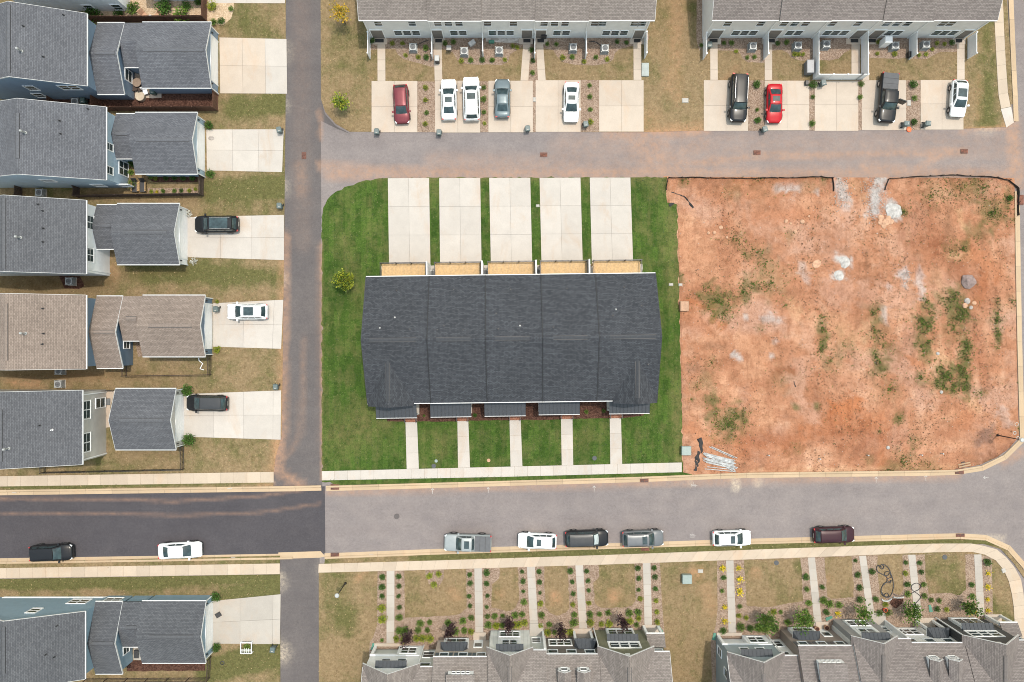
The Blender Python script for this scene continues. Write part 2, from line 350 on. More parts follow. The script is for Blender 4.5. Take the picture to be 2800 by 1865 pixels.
sh_char = shingle('shingle_charcoal', (.06, .065, .075), (.03, .033, .04), .14)
sh_grey = shingle('shingle_grey', (.12, .125, .141), (.08, .084, .097), .15); sh_grey2 = shingle('shingle_slate', (.095, .1, .11), (.064, .067, .076), .16); sh_grey3 = shingle('shingle_bluegrey', (.108, .112, .124), (.074, .077, .087), .16)
sh_tan = shingle('shingle_tan', (.235, .19, .163), (.165, .132, .113), .14); sh_taupe = shingle('shingle_taupe', (.225, .197, .182), (.15, .13, .121), .10); sh_taupe2 = shingle('shingle_brown_grey', (.205, .18, .17), (.135, .117, .112), .10)
asp_old = asphalt('asphalt_old', (.192, .170, .165)); asp_alley = asphalt('asphalt_alley', (.106, .096, .095)); asp_new = asphalt('asphalt_new', (.062, .058, .064))
con_new = concrete('concrete_new', (.42, .385, .35), stain=(.38, .265, .175), amt=.55, vary=.05); con_old = concrete('concrete_old', (.42, .355, .295), amt=.38, vary=.05); con_grey = concrete('concrete_grey', (.36, .33, .295), amt=.3)
con_kerb = concrete('concrete_kerb', (.40, .30, .20), amt=.5); con_walk = concrete('concrete_walk', (.42, .345, .27), amt=.45); con_joint = concrete('concrete_joint', (.30, .26, .215), amt=.3)
dry = lawn_dry('lawn_dry'); dry_g = lawn_dry('lawn_greener', .045); sod = lawn_sod('lawn_sod')
bed_m = chips('pine_chips', (.17, .115, .082), (.25, .18, .135), (.33, .25, .195), 11); mulch_m = chips('red_mulch', (.042, .02, .015), (.07, .034, .024), (.105, .055, .04), 8); gravel_m = chips('tan_gravel', (.36, .26, .17), (.44, .33, .22), (.52, .4, .29), 9)
stone_m = chips('river_stone', (.3, .26, .23), (.4, .36, .32), (.55, .5, .46), 4)
clay_m = clay('red_clay')
lf_dark = leaf('leaf_dark', (.045, .10, .014)); lf_mid = leaf('leaf_mid', (.10, .16, .024)); lf_yel = leaf('leaf_yellowgreen', (.22, .24, .022)); lf_gold = leaf('leaf_gold', (.65, .48, .02)); lf_purp = leaf('leaf_purple', (.03, .012, .015)); lf_weed = leaf('leaf_weed', (.12, .13, .04)); lf_brn = leaf('leaf_brown', (.11, .075, .04)); lf_orng = leaf('leaf_orange', (.5, .30, .02))

# ------------------------------------------------------------------ ground sheets with stains and painted yard shade in a vertex mask
STROKES = []      # (channel, points in F coordinates, radius, strength)
def stroke(ch, pts, r, s): STROKES.append((ch, [F(*p) for p in pts], r * F.k * MPP, s))
for a in (([(760, 398), (1540, 400), (2340, 402)], 22, .6), ([(1000, 378), (1560, 392)], 36, .3), ([(1400, 308), (1620, 298)], 22, .6), ([(1470, 300), (1530, 405)], 65, .55), ([(1560, 378), (1760, 358), (2216, 350)], 13, .6),
          ([(1990, 390), (2110, 402)], 26, .6), ([(2090, 402), (2180, 345)], 13, .6), ([(2325, 280), (2338, 420)], 24, .7), ([(1300, 340), (1700, 340), (2300, 335)], 50, .25), ([(1480, 395), (1620, 330)], 30, .4),
          ([(655, 540), (650, 1000), (640, 1085)], 13, .65), ([(692, 0), (696, 560)], 26, .1), ([(640, 1085), (690, 1115)], 14, .7), ([(660, 1050), (690, 1000), (700, 780)], 9, .25), ([(738, 560), (740, 1100)], 6, .7), ([(736, 250), (738, 320)], 6, .5),
          ([(0, 1146), (250, 1147), (400, 1153), (600, 1140), (710, 1124)], 4.5, .36), ([(0, 1182), (200, 1180), (420, 1185), (600, 1178), (735, 1158)], 4.5, .30),
          ([(760, 1128), (1500, 1108), (2200, 1092)], 14, .55), ([(2310, 1060), (2345, 1040)], 16, .6), ([(690, 380), (694, 440)], 20, .3), ([(738, 380), (900, 395)], 16, .5)): stroke(0, *a)
for a in (([(1690, 1100), (1692, 1122)], 13, .9), ([(1742, 1104), (1744, 1110)], 13, .6), ([(1586, 1105), (1588, 1115)], 6, .4)): stroke(1, *a)
for a in (([(745, 255), (775, 290), (800, 304)], 14, .5), ([(610, 1235), (700, 1235)], 20, .15)): stroke(2, *a)
# lawns: clay patches, greener patches, shade painted dark into the soil of the left yards
for a in (([(1100, 1370), (1110, 1365)], 16, .8), ([(1040, 1360), (1050, 1372)], 14, .5), ([(1147, 1365)], 14, .5), ([(1275, 1368), (1278, 1378)], 14, .8), ([(1412, 1370)], 20, .8), ([(1600, 1318)], 22, .9), ([(1735, 1315)], 14, .7),
          ([(820, 1330), (838, 1318)], 10, .7), ([(875, 1322)], 9, .6), ([(1620, 1350), (1640, 1400)], 22, .4), ([(852, 170)], 10, .9), ([(1560, 0), (1545, 200)], 26, .4), ([(1560, 225)], 18, .6), ([(1490, 304), (1610, 299)], 12, .9),
          ([(1650, 200), (1690, 160)], 10, .35), ([(2045, 205)], 10, .8), ([(640, 1000), (628, 1080)], 14, .9), ([(20, 878), (90, 880)], 12, .8), ([(140, 870), (250, 870)], 10, .6), ([(600, 1112), (628, 1114)], 10, .8),
          ([(2240, 1275)], 12, .9), ([(2180, 1500)], 10, .3), ([(1855, 1300), (1870, 1340)], 14, .35), ([(1900, 1330)], 14, .4), ([(258, 600), (262, 640)], 12, .5), ([(590, 1060)], 10, .3), ([(2210, 300), (2310, 292)], 7, .8), ([(2045, 1330)], 9, .7), ([(2250, 180), (2245, 280)], 10, .3)): stroke(0, *a)
for a in (([(790, 1000), (860, 960)], 60, .45), ([(1545, 500), (1548, 700)], 22, .55), ([(1555, 900), (1560, 1050)], 20, .5), ([(1010, 1030)], 26, .5), ([(1470, 520)], 20, .35), ([(790, 560), (830, 700)], 26, .3), ([(1300, 1030), (1350, 1000)], 24, .4)): stroke(0, *a)
for a in (([(0, 1340), (640, 1326)], 16, .9), ([(520, 1375), (640, 1340)], 26, .6), ([(480, 1540), (640, 1500)], 34, .9), ([(560, 40), (640, 120)], 40, .35), ([(540, 250), (640, 240)], 30, .6), ([(480, 440), (640, 430)], 32, .55), ([(300, 620), (640, 640)], 26, .5), ([(0, 1118), (620, 1108)], 8, .6),
          ([(960, 1278), (2300, 1240)], 14, .75), ([(2270, 30), (2270, 280)], 34, .55), ([(760, 1310), (800, 1440)], 40, .35), ([(780, 60), (800, 250)], 40, .15), ([(2160, 1320), (2350, 1460)], 40, .3), ([(1840, 1300)], 20, .5), ([(2100, 1380), (2200, 1340)], 30, .2), ([(1590, 20), (1600, 90)], 20, .35)): stroke(1, *a)
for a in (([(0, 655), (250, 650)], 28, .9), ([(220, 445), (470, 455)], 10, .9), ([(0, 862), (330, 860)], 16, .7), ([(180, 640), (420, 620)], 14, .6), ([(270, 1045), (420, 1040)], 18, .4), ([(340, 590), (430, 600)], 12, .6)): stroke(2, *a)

def mask_of(xy):
    n = len(xy); out = np.zeros((n, 4), np.float32); out[:, 3] = 1
    for ch, pts, r, s in STROKES:
        d = np.full(n, 1e9)
        for i in range(max(1, len(pts) - 1)):
            a = np.array(pts[i]); b = np.array(pts[min(i + 1, len(pts) - 1)]); ab = b - a
            t = np.clip(((xy - a) @ ab) / max(1e-9, ab @ ab), 0, 1)
            d = np.minimum(d, np.linalg.norm(xy - a - t[:, None] * ab, axis=1))
        k = np.clip(1.25 - d / r, 0, 1); out[:, ch] = np.maximum(out[:, ch], s * k * k * (3 - 2 * k))
    return out
EXC = []; LAWNS = []
def paint_mask(me):
    co = np.empty(len(me.vertices) * 3, np.float32); me.vertices.foreach_get('co', co); co = co.reshape(-1, 3)
    at = me.attributes.new('mask', 'FLOAT_COLOR', 'POINT'); at.data.foreach_set('color', mask_of(co[:, :2].astype(float)).ravel())
def sheet(name, pts, z, m, cell=.9, kind='structure', label=None):
    if name in ('planting_bed', 'stone_bed', 'carport_floor', 'patio', 'gravel_court', 'garden_path', 'dark_soil', 'road_patch'): EXC.append(list(pts))
    if name in ('lawn', 'lawn_panel', 'grass_verge'): LAWNS.append((name, list(pts), z, m))
    bm = bmesh.new(); f = bm.faces.new([bm.verts.new((x, y, z)) for x, y in pts]); bm.normal_update()
    if f.normal.z < 0: f.normal_flip()
    bmesh.ops.triangulate(bm, faces=bm.faces[:])
    if cell:
        for ax in (0, 1):
            lo = min(p[ax] for p in pts); hi = max(p[ax] for p in pts); k = math.floor(lo / cell) + 1
            while k * cell < hi:
                co = [0, 0, 0]; no = [0, 0, 0]; co[ax] = k * cell; no[ax] = 1
                bmesh.ops.bisect_plane(bm, geom=bm.verts[:] + bm.edges[:] + bm.faces[:], plane_co=co, plane_no=no); k += 1
    me = bpy.data.meshes.new(name); bm.to_mesh(me); bm.free(); me.materials.append(m)
    if cell: paint_mask(me)
    o = bpy.data.objects.new(name, me); C.objects.link(o); tag(o, label, None, None, kind); return o
def rough(pts, amp=.07, step=.45):
    out = []; n = len(pts)
    for i in range(n):
        a, b = Vector(pts[i]), Vector(pts[(i + 1) % n]); L = (b - a).length; k = max(1, int(L / step)); nn = Vector((-(b - a).y, (b - a).x)) / max(1e-6, L)
        for j in range(k): p = a.lerp(b, j / k); q = p + nn * (amp * noise.noise((p.x * 1.7, p.y * 1.7, 11)) * 1.6 if j else 0); out.append((q.x, q.y))
    return out
def gridsheet(name, x0, x1, y0, y1, z, m, cell):
    nx = int((x1 - x0) / cell) + 1; ny = int((y1 - y0) / cell) + 1
    xs = np.linspace(x0, x1, nx); ys = np.linspace(y0, y1, ny)
    v = [(x, y, z) for y in ys for x in xs]; f = [(j * nx + i, j * nx + i + 1, (j + 1) * nx + i + 1, (j + 1) * nx + i) for j in range(ny - 1) for i in range(nx - 1)]
    me = bpy.data.meshes.new(name); me.from_pydata(v, [], f); me.materials.append(m); paint_mask(me)
    o = bpy.data.objects.new(name, me); C.objects.link(o); tag(o, kind='structure'); return o

MB().box(-600, 600, -600, 600, -.5, -.03).top('ground', dry, (0, 0, 0), kind='structure')
gridsheet('road', -66, 70, -46, 46, 0.0, asp_old, .5)
sheet('alley', [F(*p) for p in ((625, -70), (737, -70), (738, 320), (741, 1121), (622, 1127))], .005, asp_alley, .6)
sheet('street', [F(*p) for p in ((-80, 1130), (747, 1118), (748, 1273), (-80, 1296))], .006, asp_new, .32)
sheet('alley', [F(*p) for p in ((640, 1283), (735, 1280), (736, 1640), (642, 1640))], .004, asp_alley, .6)
sheet('road_patch', [F(*p) for p in ((738, 225), (747, 262), (772, 290), (806, 308), (775, 296), (738, 278))], .009, asp_alley, .5)

sheet('gutter_pan', [F(*p) for p in ((640, 1270), (737, 1267), (748, 1279), (735, 1282), (640, 1285))], .016, con_kerb, 0)
YARD_TOP = [(737, -70), (738, 228), (748, 258), (772, 285), (803, 303), (1480, 304), (1620, 300), (2216, 296), (2318, 292), (2328, 280), (2316, 160), (2303, -70)]
sheet('lawn', [F(*p) for p in YARD_TOP], .03, dry, .8)
sheet('lawn', [F(*p) for p in ((-80, -70), (657, -70), (657, 215), (653, 590), (648, 1000), (634, 1050), (629, 1086), (-80, 1100))], .03, dry_g, .8)
sheet('lawn', [F(*p) for p in ((-80, 1332), (644, 1320), (645, 1640), (-80, 1640))], .03, dry_g, .8)
sheet('lawn', [F(*p) for p in ((733, 1314), (1000, 1305), (2100, 1270), (2250, 1268), (2290, 1276), (2320, 1300), (2336, 1345), (2343, 1470), (2345, 1640), (733, 1640))], .03, dry, .8)
SOD = [(740, 500), (743, 478), (752, 460), (768, 444), (792, 430), (832, 417), (892, 409), (1450, 408), (1533, 407), (1534, 466), (1556, 470), (1570, 1064), (1569, 1090), (740, 1108)]
sheet('soil_edge', [F(*p) for p in ((1525, 405), (1537, 405), (1537, 466), (1562, 470), (1578, 1064), (1578, 1094), (1560, 1094), (1545, 470), (1525, 466))], .022, chips('clay_crumbs', (.3, .155, .095), (.37, .195, .12), (.42, .255, .17), 6), 0)
sheet('lawn', rough([F(*p) for p in SOD], .16), .03, sod, .8)
# verges between sidewalk and kerb
sheet('grass_verge', [F(*p) for p in ((-80, 1116), (629, 1104), (629, 1119), (-80, 1133))], .09, dry_g, .8)
sheet('grass_verge', [F(*p) for p in ((750, 1101), (1567, 1085), (1590, 1090), (1590, 1096), (1530, 1098), (770, 1115))], .09, sod, .8)
sheet('grass_verge', [F(*p) for p in ((-80, 1294), (644, 1277), (644, 1296), (-80, 1312))], .09, dry_g, .8)
sheet('grass_verge', [F(*p) for p in ((748, 1284), (1000, 1272), (1700, 1249), (2230, 1236), (2270, 1240), (2312, 1262), (2354, 1312), (2354, 1330), (2330, 1295), (2300, 1262), (2260, 1250), (1700, 1268), (1000, 1291), (745, 1300))], .085, dry_g, .8)
sheet('grass_verge', [T4(*p) for p in ((1530, -60), (1575, -60), (1590, 200), (1612, 600), (1635, 1060), (1612, 1075), (1588, 940), (1560, 560), (1545, 200))], .085, dry_g, .8)

# ------------------------------------------------------------------ slabs, walks, drives, kerbs
def resample(pts, step):
    out = [Vector(pts[0])]; acc = 0; d = [0]
    P_ = [Vector(p) for p in pts]
    for a, b in zip(P_, P_[1:]): d.append(d[-1] + (b - a).length)
    n = max(1, round(d[-1] / step)); res = []
    for i in range(n + 1):
        s = d[-1] * i / n; k = 0
        while k < len(d) - 2 and d[k + 1] < s: k += 1
        u = (s - d[k]) / max(1e-9, d[k + 1] - d[k]); res.append(P_[k].lerp(P_[k + 1], u))
    return res
def strip(name, left, right, step, m, ztop, piece='slab', zb=-.01, gap=.012):
    """a walk between two edges, cut into cast slabs"""
    n = max(1, round((Vector(left[-1]) - Vector(left[0])).length / step))
    n = max(n, max(1, round(sum((Vector(b) - Vector(a)).length for a, b in zip(left, left[1:])) / step)))
    def rs(p):
        L = sum((Vector(b) - Vector(a)).length for a, b in zip(p, p[1:])); return resample(p, L / n)
    EXC.append(list(left) + list(right)[::-1])
    a, b = rs(left), rs(right); org = ((a[0].x + b[0].x) / 2, (a[0].y + b[0].y) / 2, 0)
    mb = MB()
    for i in range(n): mb.poly([(a[i].x, a[i].y, ztop - .02), (b[i].x, b[i].y, ztop - .02), (b[i + 1].x, b[i + 1].y, ztop - .02), (a[i + 1].x, a[i + 1].y, ztop - .02)])
    base = mb.top(name, con_joint, org, kind='structure')
    for i in range(n):
        g = gap / max(.1, (a[i + 1] - a[i]).length)
        q = [a[i].lerp(a[i + 1], g), b[i].lerp(b[i + 1], g), b[i + 1].lerp(b[i], g), a[i + 1].lerp(a[i], g)]
        MB().prism([(p.x, p.y) for p in q], zb, ztop).part(piece, m, base)
    return base
def drive(name, quad, nx, ny, m, ztop=.05, m2=None):
    """quad NW, NE, SE, SW in world; nx by ny slabs"""
    EXC.append(list(quad)); q = [Vector(p) for p in quad]; c = sum(q, Vector((0, 0))) / 4
    base = MB().poly([(p.x, p.y, ztop - .02) for p in q[::-1]]); base = base.top(name, con_joint, (c.x, c.y, 0), kind='structure')
    def at(u, v): return q[0].lerp(q[1], u).lerp(q[3].lerp(q[2], u), v)
    us = nx if isinstance(nx, list) else [i / nx for i in range(nx + 1)]; vs = ny if isinstance(ny, list) else [i / ny for i in range(ny + 1)]
    gu = .008 / (q[1] - q[0]).length; gv = .008 / (q[3] - q[0]).length
    for i in range(len(us) - 1):
        for j in range(len(vs) - 1):
            p = [at(us[i] + gu, vs[j] + gv), at(us[i + 1] - gu, vs[j] + gv), at(us[i + 1] - gu, vs[j + 1] - gv), at(us[i] + gu, vs[j + 1] - gv)]
            mm = m2 if (m2 and i == len(us) - 2) else m
            MB().prism([(a.x, a.y) for a in p], -.01, ztop).part('slab', mm, base)
    return base
def rect(t, x0, x1, y0, y1): return [t(x0, y0), t(x1, y0), t(x1, y1), t(x0, y1)]
# sidewalks
strip('sidewalk', [L3(-150, 1038), L3(0, 1035), L3(2203, 1000)], [L3(-150, 1120), L3(0, 1117), L3(2203, 1085)], 1.5, con_walk, .1)
strip('sidewalk', [F(740, 1083), F(1150, 1073), F(1567, 1063)], [F(740, 1104), F(1150, 1096), F(1567, 1085)], 1.5, con_new, .1)
strip('sidewalk', [L4(-150, 453), L4(0, 450), L4(2252, 412)], [L4(-150, 533), L4(0, 530), L4(2252, 497)], 1.5, con_walk, .1)
strip('sidewalk', [F(733, 1296), F(1000, 1288), F(1400, 1275), F(1900, 1257), F(2150, 1249), F(2240, 1249), F(2290, 1262), F(2325, 1292), F(2348, 1335), F(2356, 1400), F(2362, 1600)],
      [F(732, 1316), F(1000, 1309), F(1400, 1297), F(1900, 1279), F(2150, 1269), F(2240, 1268), F(2278, 1279), F(2302, 1300), F(2322, 1345), F(2330, 1400), F(2338, 1600)], 1.5, con_walk, .1)
strip('sidewalk', [T4(1445, -60), T4(1452, 250), T4(1470, 600), T4(1490, 960), T4(1518, 1112)], [T4(1535, -60), T4(1545, 250), T4(1562, 600), T4(1588, 960), T4(1614, 1090)], 1.6, con_walk, .08)
strip('kerb_ramp', [T4(1515, 1114), T4(1572, 1305)], [T4(1620, 1092), T4(1650, 1252)], 6, con_new, .07)
# centre walks to the dark-roofed townhouses
for a in ([(586, 708), (660, 708), (672, 1016), (594, 1018)], [(920, 708), (990, 706), (1001, 1008), (924, 1010)], [(1255, 702), (1327, 701), (1338, 1000), (1262, 1002)], [(1586, 696), (1660, 694), (1665, 992), (1591, 994)], [(1900, 690), (1972, 688), (1980, 986), (1904, 988)]):
    strip('front_walk', [M2(*a[0]), M2(*a[3])], [M2(*a[1]), M2(*a[2])], 1.8, con_new, .07)
for a in ([(472, 88), (738, 86), (747, 660), (480, 660)], [(802, 87), (1067, 86), (1076, 660), (808, 660)], [(1124, 86), (1389, 86), (1402, 655), (1135, 655)], [(1448, 86), (1712, 84), (1727, 650), (1461, 650)], [(1771, 84), (2033, 84), (2051, 645), (1785, 645)]):
    drive('driveway', [M1(*p) for p in a], 2, [0, .32, .64, 1], con_new)
# top row drives and walks
for t, r, hj in ((T1, (620, 1088, 828, 1352), .5), (T1, (1268, 1730, 825, 1355), .55), (T2, (20, 475, 825, 1352), .5), (T2, (502, 962, 820, 1348), .5), (T2, (1150, 1605, 820, 1345), .5),
                 (T3, (165, 618, 820, 1338), .5), (T3, (788, 1242, 825, 1332), .48), (T3, (1297, 1742, 825, 1338), .48), (T4, (97, 550, 820, 1330), .56), (T4, (697, 1135, 818, 1325), .48)):
    drive('driveway', rect(t, *r), 2, [0, hj, 1], con_old)
for t, q in ((T1, [(680, 392), (760, 392), (762, 828), (682, 828)]), (T1, [(1255, 392), (1337, 392), (1342, 825), (1265, 825)]), (T2, [(380, 388), (455, 388), (428, 825), (348, 825)]), (T2, [(502, 388), (575, 388), (605, 820), (527, 820)]), (T2, [(1500, 388), (1578, 388), (1582, 818), (1502, 818)]),
             (T3, [(230, 392), (305, 392), (308, 818), (232, 818)]), (T3, [(787, 392), (862, 392), (862, 822), (787, 822)]), (T3, [(1672, 392), (1758, 392), (1758, 770), (1672, 770)]), (T4, [(110, 392), (172, 392), (172, 818), (108, 818)]), (T4, [(1070, 392), (1146, 392), (1146, 815), (1070, 815)])):
    strip('garden_walk', [t(*q[0]), t(*q[3])], [t(*q[1]), t(*q[2])], 1.25, con_old, .06)
for t, q in ((B1, [(848, 262), (940, 258), (938, 1130), (847, 1130)]), (B1, [(1878, 232), (1968, 228), (1985, 1050), (1890, 1050)]), (B2, [(388, 212), (482, 208), (522, 968), (428, 968)]), (B2, [(955, 192), (1045, 188), (1098, 992), (1005, 992)]), (B2, [(1745, 168), (1833, 164), (1853, 930), (1765, 930)]),
             (B3, [(450, 138), (538, 136), (572, 1008), (482, 1010)]), (B3, [(1410, 104), (1494, 100), (1580, 918), (1490, 918)]), (B4, [(80, 84), (160, 80), (270, 838), (182, 840)]), (B4, [(655, 72), (740, 70), (822, 848), (737, 848)]), (B4, [(1430, 68), (1515, 66), (1554, 792), (1466, 792)])):
    strip('front_walk', [t(*q[0]), t(*q[3])], [t(*q[1]), t(*q[2])], 1.35, con_grey, .06)
# left drives
drive('driveway', [L1(1765, 302), L1(2305, 315), L1(2310, 755), L1(1772, 752)], [0, .34, .68, 1], [0, .5, 1], con_old, m2=con_new)
drive('driveway', [L1(1660, 1042), L1(2283, 1040), L1(2270, 1385), L1(1665, 1372)], [0, .34, .68, 1], 2, con_new)
drive('driveway', [L2(1500, 275), L2(2285, 258), L2(2285, 622), L2(1500, 598)], [0, .35, .67, 1], 2, con_new)
drive('driveway', [L2(1715, 968), L2(2280, 940), L2(2262, 1335), L2(1715, 1318)], [0, .44, .87, 1], 2, con_new)
drive('driveway', [L3(1470, 375), L3(2262, 345), L3(2258, 742), L3(1475, 718)], [0, .31, .62, .92, 1], 2, con_new)
drive('driveway', [L4(1705, 715), L4(2258, 660), L4(2252, 1062), L4(1710, 1058)], [0, .41, .89, 1], 2, con_grey)
drive('driveway', [L1(1680, -60), L1(2293, -60), L1(2293, 28), L1(1680, 26)], [0, .5, 1], 1, con_new)

def kerb(pts, side, m=con_kerb):
    """cast kerb and gutter; pts = road edge, side = +1 if the land lies to the left"""
    p = resample(pts, 3.0); root = thing('kerb', (p[0].x, p[0].y, 0), kind='structure')
    prof = [(0, .0), (0, .012), (.34, .02), (.42, .12), (.62, .12), (.62, .0)]
    for i in range(len(p) - 1):
        def nrm(k):
            d = (p[min(k + 1, len(p) - 1)] - p[max(k - 1, 0)]).normalized(); return Vector((-d.y, d.x)) * side
        d = (p[i + 1] - p[i]); g = .01 / d.length; a, b = p[i] + d * g, p[i + 1] - d * g; na, nb = nrm(i), nrm(i + 1)
        mb = MB(); n = len(prof)
        mb.v = [(a.x + na.x * s, a.y + na.y * s, z) for s, z in prof] + [(b.x + nb.x * s, b.y + nb.y * s, z) for s, z in prof]
        mb.f = [tuple(range(n)), tuple(range(2 * n - 1, n - 1, -1))] + [(k, (k + 1) % n, n + (k + 1) % n, n + k) for k in range(n)]
        mb.m = [0] * len(mb.f); mb.uv = [None] * len(mb.f)
        mb.part('kerb_stone', m, root)
    return root
kerb([L3(-150, 1192), L3(0, 1189), L3(2353, 1157), M2(45, 1157)], 1)
kerb([F(750, 1129), F(1100, 1119), F(1480, 1108), F(1700, 1099), F(2190, 1093), F(2255, 1084), F(2300, 1066), F(2335, 1040), F(2356, 1014)], 1)
kerb([L4(-150, 375), L4(0, 372), L4(1300, 352), L4(2354, 334)], -1)
kerb([F(746, 1272), F(1000, 1262), F(1400, 1249), F(1700, 1239), F(2080, 1229), F(2190, 1226), F(2250, 1226), F(2295, 1236), F(2330, 1260), F(2362, 1300)], -1)
kerb([F(2356, 1014), F(2350, 800), F(2346, 600), F(2344, 440)], 1)
kerb([T4(1645, -60), T4(1660, 300), T4(1672, 620), T4(1692, 1000), T4(1700, 1240)], -1)

# planting beds
def bed(t, pts, m=bed_m, z=.036, name='planting_bed'): return sheet(name, rough([t(*p) for p in pts], .05), z, m, 0)
bed(T1, [(606, 386), (680, 386), (680, 505), (612, 512)]); bed(T1, [(760, 386), (1256, 386), (1264, 600), (1264, 692), (1150, 660), (1030, 628), (950, 605), (890, 560), (862, 505), (760, 500)])
bed(T1, [(1088, 832), (1267, 832), (1269, 1352), (1088, 1350)])
sheet('planting_bed', [T1(1338, 386)] + [T2(378, 386), T2(374, 480), T2(320, 505), T2(240, 560), T2(222, 630), T2(150, 668), T2(0, 658)] + [T1(1750, 665), T1(1580, 655), T1(1495, 612), T1(1450, 535), T1(1340, 500)], .036, bed_m, 0)
sheet('planting_bed', [T1(1730, 832), T2(18, 832), T2(20, 1350), T1(1732, 1352)], .036, bed_m, 0)
bed(T2, [(455, 386), (502, 386), (527, 822), (478, 826), (478, 1350), (500, 1350), (500, 824), (428, 826)][:4] + [(428, 826)]); bed(T2, [(474, 826), (503, 826), (503, 1350), (474, 1350)])
bed(T2, [(575, 386), (1500, 386), (1500, 470), (1360, 500), (1310, 545), (1296, 605), (1240, 648), (1100, 670), (900, 662), (790, 640), (722, 580), (682, 512), (582, 494)]); bed(T2, [(962, 818), (1150, 818), (1150, 1346), (962, 1346)]); bed(T2, [(1610, 300), (1640, 300), (1660, 380), (1640, 460), (1612, 460)])
bed(T3, [(305, 386), (790, 386), (790, 640), (700, 640), (620, 640), (560, 600), (540, 550), (480, 520), (306, 515)]); bed(T3, [(618, 822), (788, 822), (788, 1334), (618, 1336)]); bed(T3, [(1242, 826), (1297, 826), (1297, 1334), (1242, 1332)])
bed(T3, [(862, 386), (1290, 386), (1290, 610), (1150, 620), (1060, 590), (1020, 540), (960, 510), (862, 520)]); bed(T3, [(1290, 386), (1672, 386), (1672, 500), (1600, 540), (1540, 600), (1450, 620), (1290, 610)]); bed(T3, [(95, -60), (160, -60), (160, 480), (120, 520), (90, 400)])
bed(T4, [(172, 386), (580, 386), (575, 592), (420, 602), (175, 590)]); bed(T4, [(580, 386), (1070, 386), (1070, 530), (900, 530), (820, 570), (760, 605), (580, 600)]); bed(T4, [(550, 822), (697, 822), (697, 1326), (550, 1328)]); bed(T4, [(60, 822), (97, 822), (97, 1330), (62, 1330)])
bed(T2, [(-10, 386), (376, 386), (370, 452), (300, 440), (0, 430)], stone_m, .041, 'stone_bed')
# bottom beds with lawn panels laid in them
sheet('planting_bed', [B1(742, 266), B1(733, 900), B1(690, 1040), B1(650, 1100), B1(640, 1300), B2(2010, 1100), B2(1990, 900), B2(1966, 600), B2(1945, 158), B2(960, 186), B2(0, 216)], .036, bed_m, 0)
sheet('planting_bed', [B3(345, 142), B3(352, 700), B3(330, 900), B3(270, 1100), B3(290, 1600), B4(1700, 1000), B4(1650, 780), B4(1640, 95), B4(1430, 66), B4(655, 70), B4(0, 84), B3(1000, 120)], .036, bed_m, 0)
def panel(pts): return sheet('lawn_panel', rough(pts, .08, .3), .045, dry, .6)
panel(P(B1, [(1055, 258), (1300, 250), (1310, 330), (1340, 410), (1410, 470), (1480, 420), (1520, 340), (1525, 245), (1780, 238), (1788, 700), (1700, 770), (1500, 790), (1062, 812)]))
panel(P(B1, [(2180, 225), (2165, 350), (2085, 420), (2078, 690)]) + P(B2, [(40, 700), (150, 735), (255, 690), (296, 600), (282, 212)]))
panel(P(B2, [(590, 206), (864, 196), (886, 690), (840, 752), (740, 785), (660, 750), (604, 680)])); panel(P(B2, [(1222, 184), (1645, 172), (1662, 600), (1620, 668), (1500, 692), (1250, 690), (1184, 640), (1165, 400), (1238, 320)]))
panel(P(B3, [(662, 132), (1325, 112), (1352, 618), (1150, 650), (920, 690), (692, 670)])); panel(P(B3, [(1605, 104), (1925, 92), (1952, 570), (1690, 590), (1640, 560)]))
panel(P(B4, [(295, 80), (590, 74), (598, 480), (560, 545), (470, 520), (380, 600), (330, 560), (300, 300)])); panel(P(B4, [(855, 70), (1330, 66), (1335, 480), (1260, 545), (1100, 518), (900, 530), (862, 350)]))
# townhouse mulch, left yard beds
bed(M2, [(440, 590), (2120, 560), (2120, 672), (1985, 690), (1660, 694), (1590, 700), (1000, 706), (915, 712), (470, 712)], mulch_m)
bed(M1, [(430, 655), (2110, 640), (2110, 720), (430, 735)], con_grey, .04, 'carport_floor')
bed(L1, [(840, 735), (1705, 735), (1745, 760), (1745, 888), (780, 890), (780, 770)], mulch_m); bed(L1, [(1085, 545), (1180, 545), (1190, 700), (1300, 700), (1300, 788), (1085, 790)], con_old, .045, 'patio')
bed(L1, [(770, -60), (1680, -60), (1680, 0), (1880, 0), (1885, 60), (1860, 150), (1800, 200), (1690, 200), (1640, 170), (770, 160)], gravel_m, .036, 'gravel_court')
bed(L1, [(440, 700), (770, 760), (770, 850), (300, 850), (300, 700)], mulch_m); bed(L2, [(470, 735), (640, 735), (680, 830), (640, 855), (520, 850)], mulch_m, .038); bed(L1, [(1190, 1395), (1590, 1395), (1590, 1465), (1240, 1465), (1190, 1440)], mulch_m, .038); bed(L2, [(1190, 45), (1590, 40), (1590, 85), (1190, 90)], bed_m, .038)
bed(L2, [(1090, 1275), (1160, 1275), (1180, 1390), (1110, 1400)], bed_m, .036)
bed(L3, [(855, 350), (925, 350), (890, 470), (888, 640), (855, 645)], con_old, .045, 'garden_path')
bed(L4, [(1075, 1085), (1145, 1085), (1160, 1188), (1075, 1188)], con_grey, .045, 'patio'); bed(L4, [(1020, 1190), (1650, 1210), (1650, 1275), (1020, 1280)], mulch_m, .037)

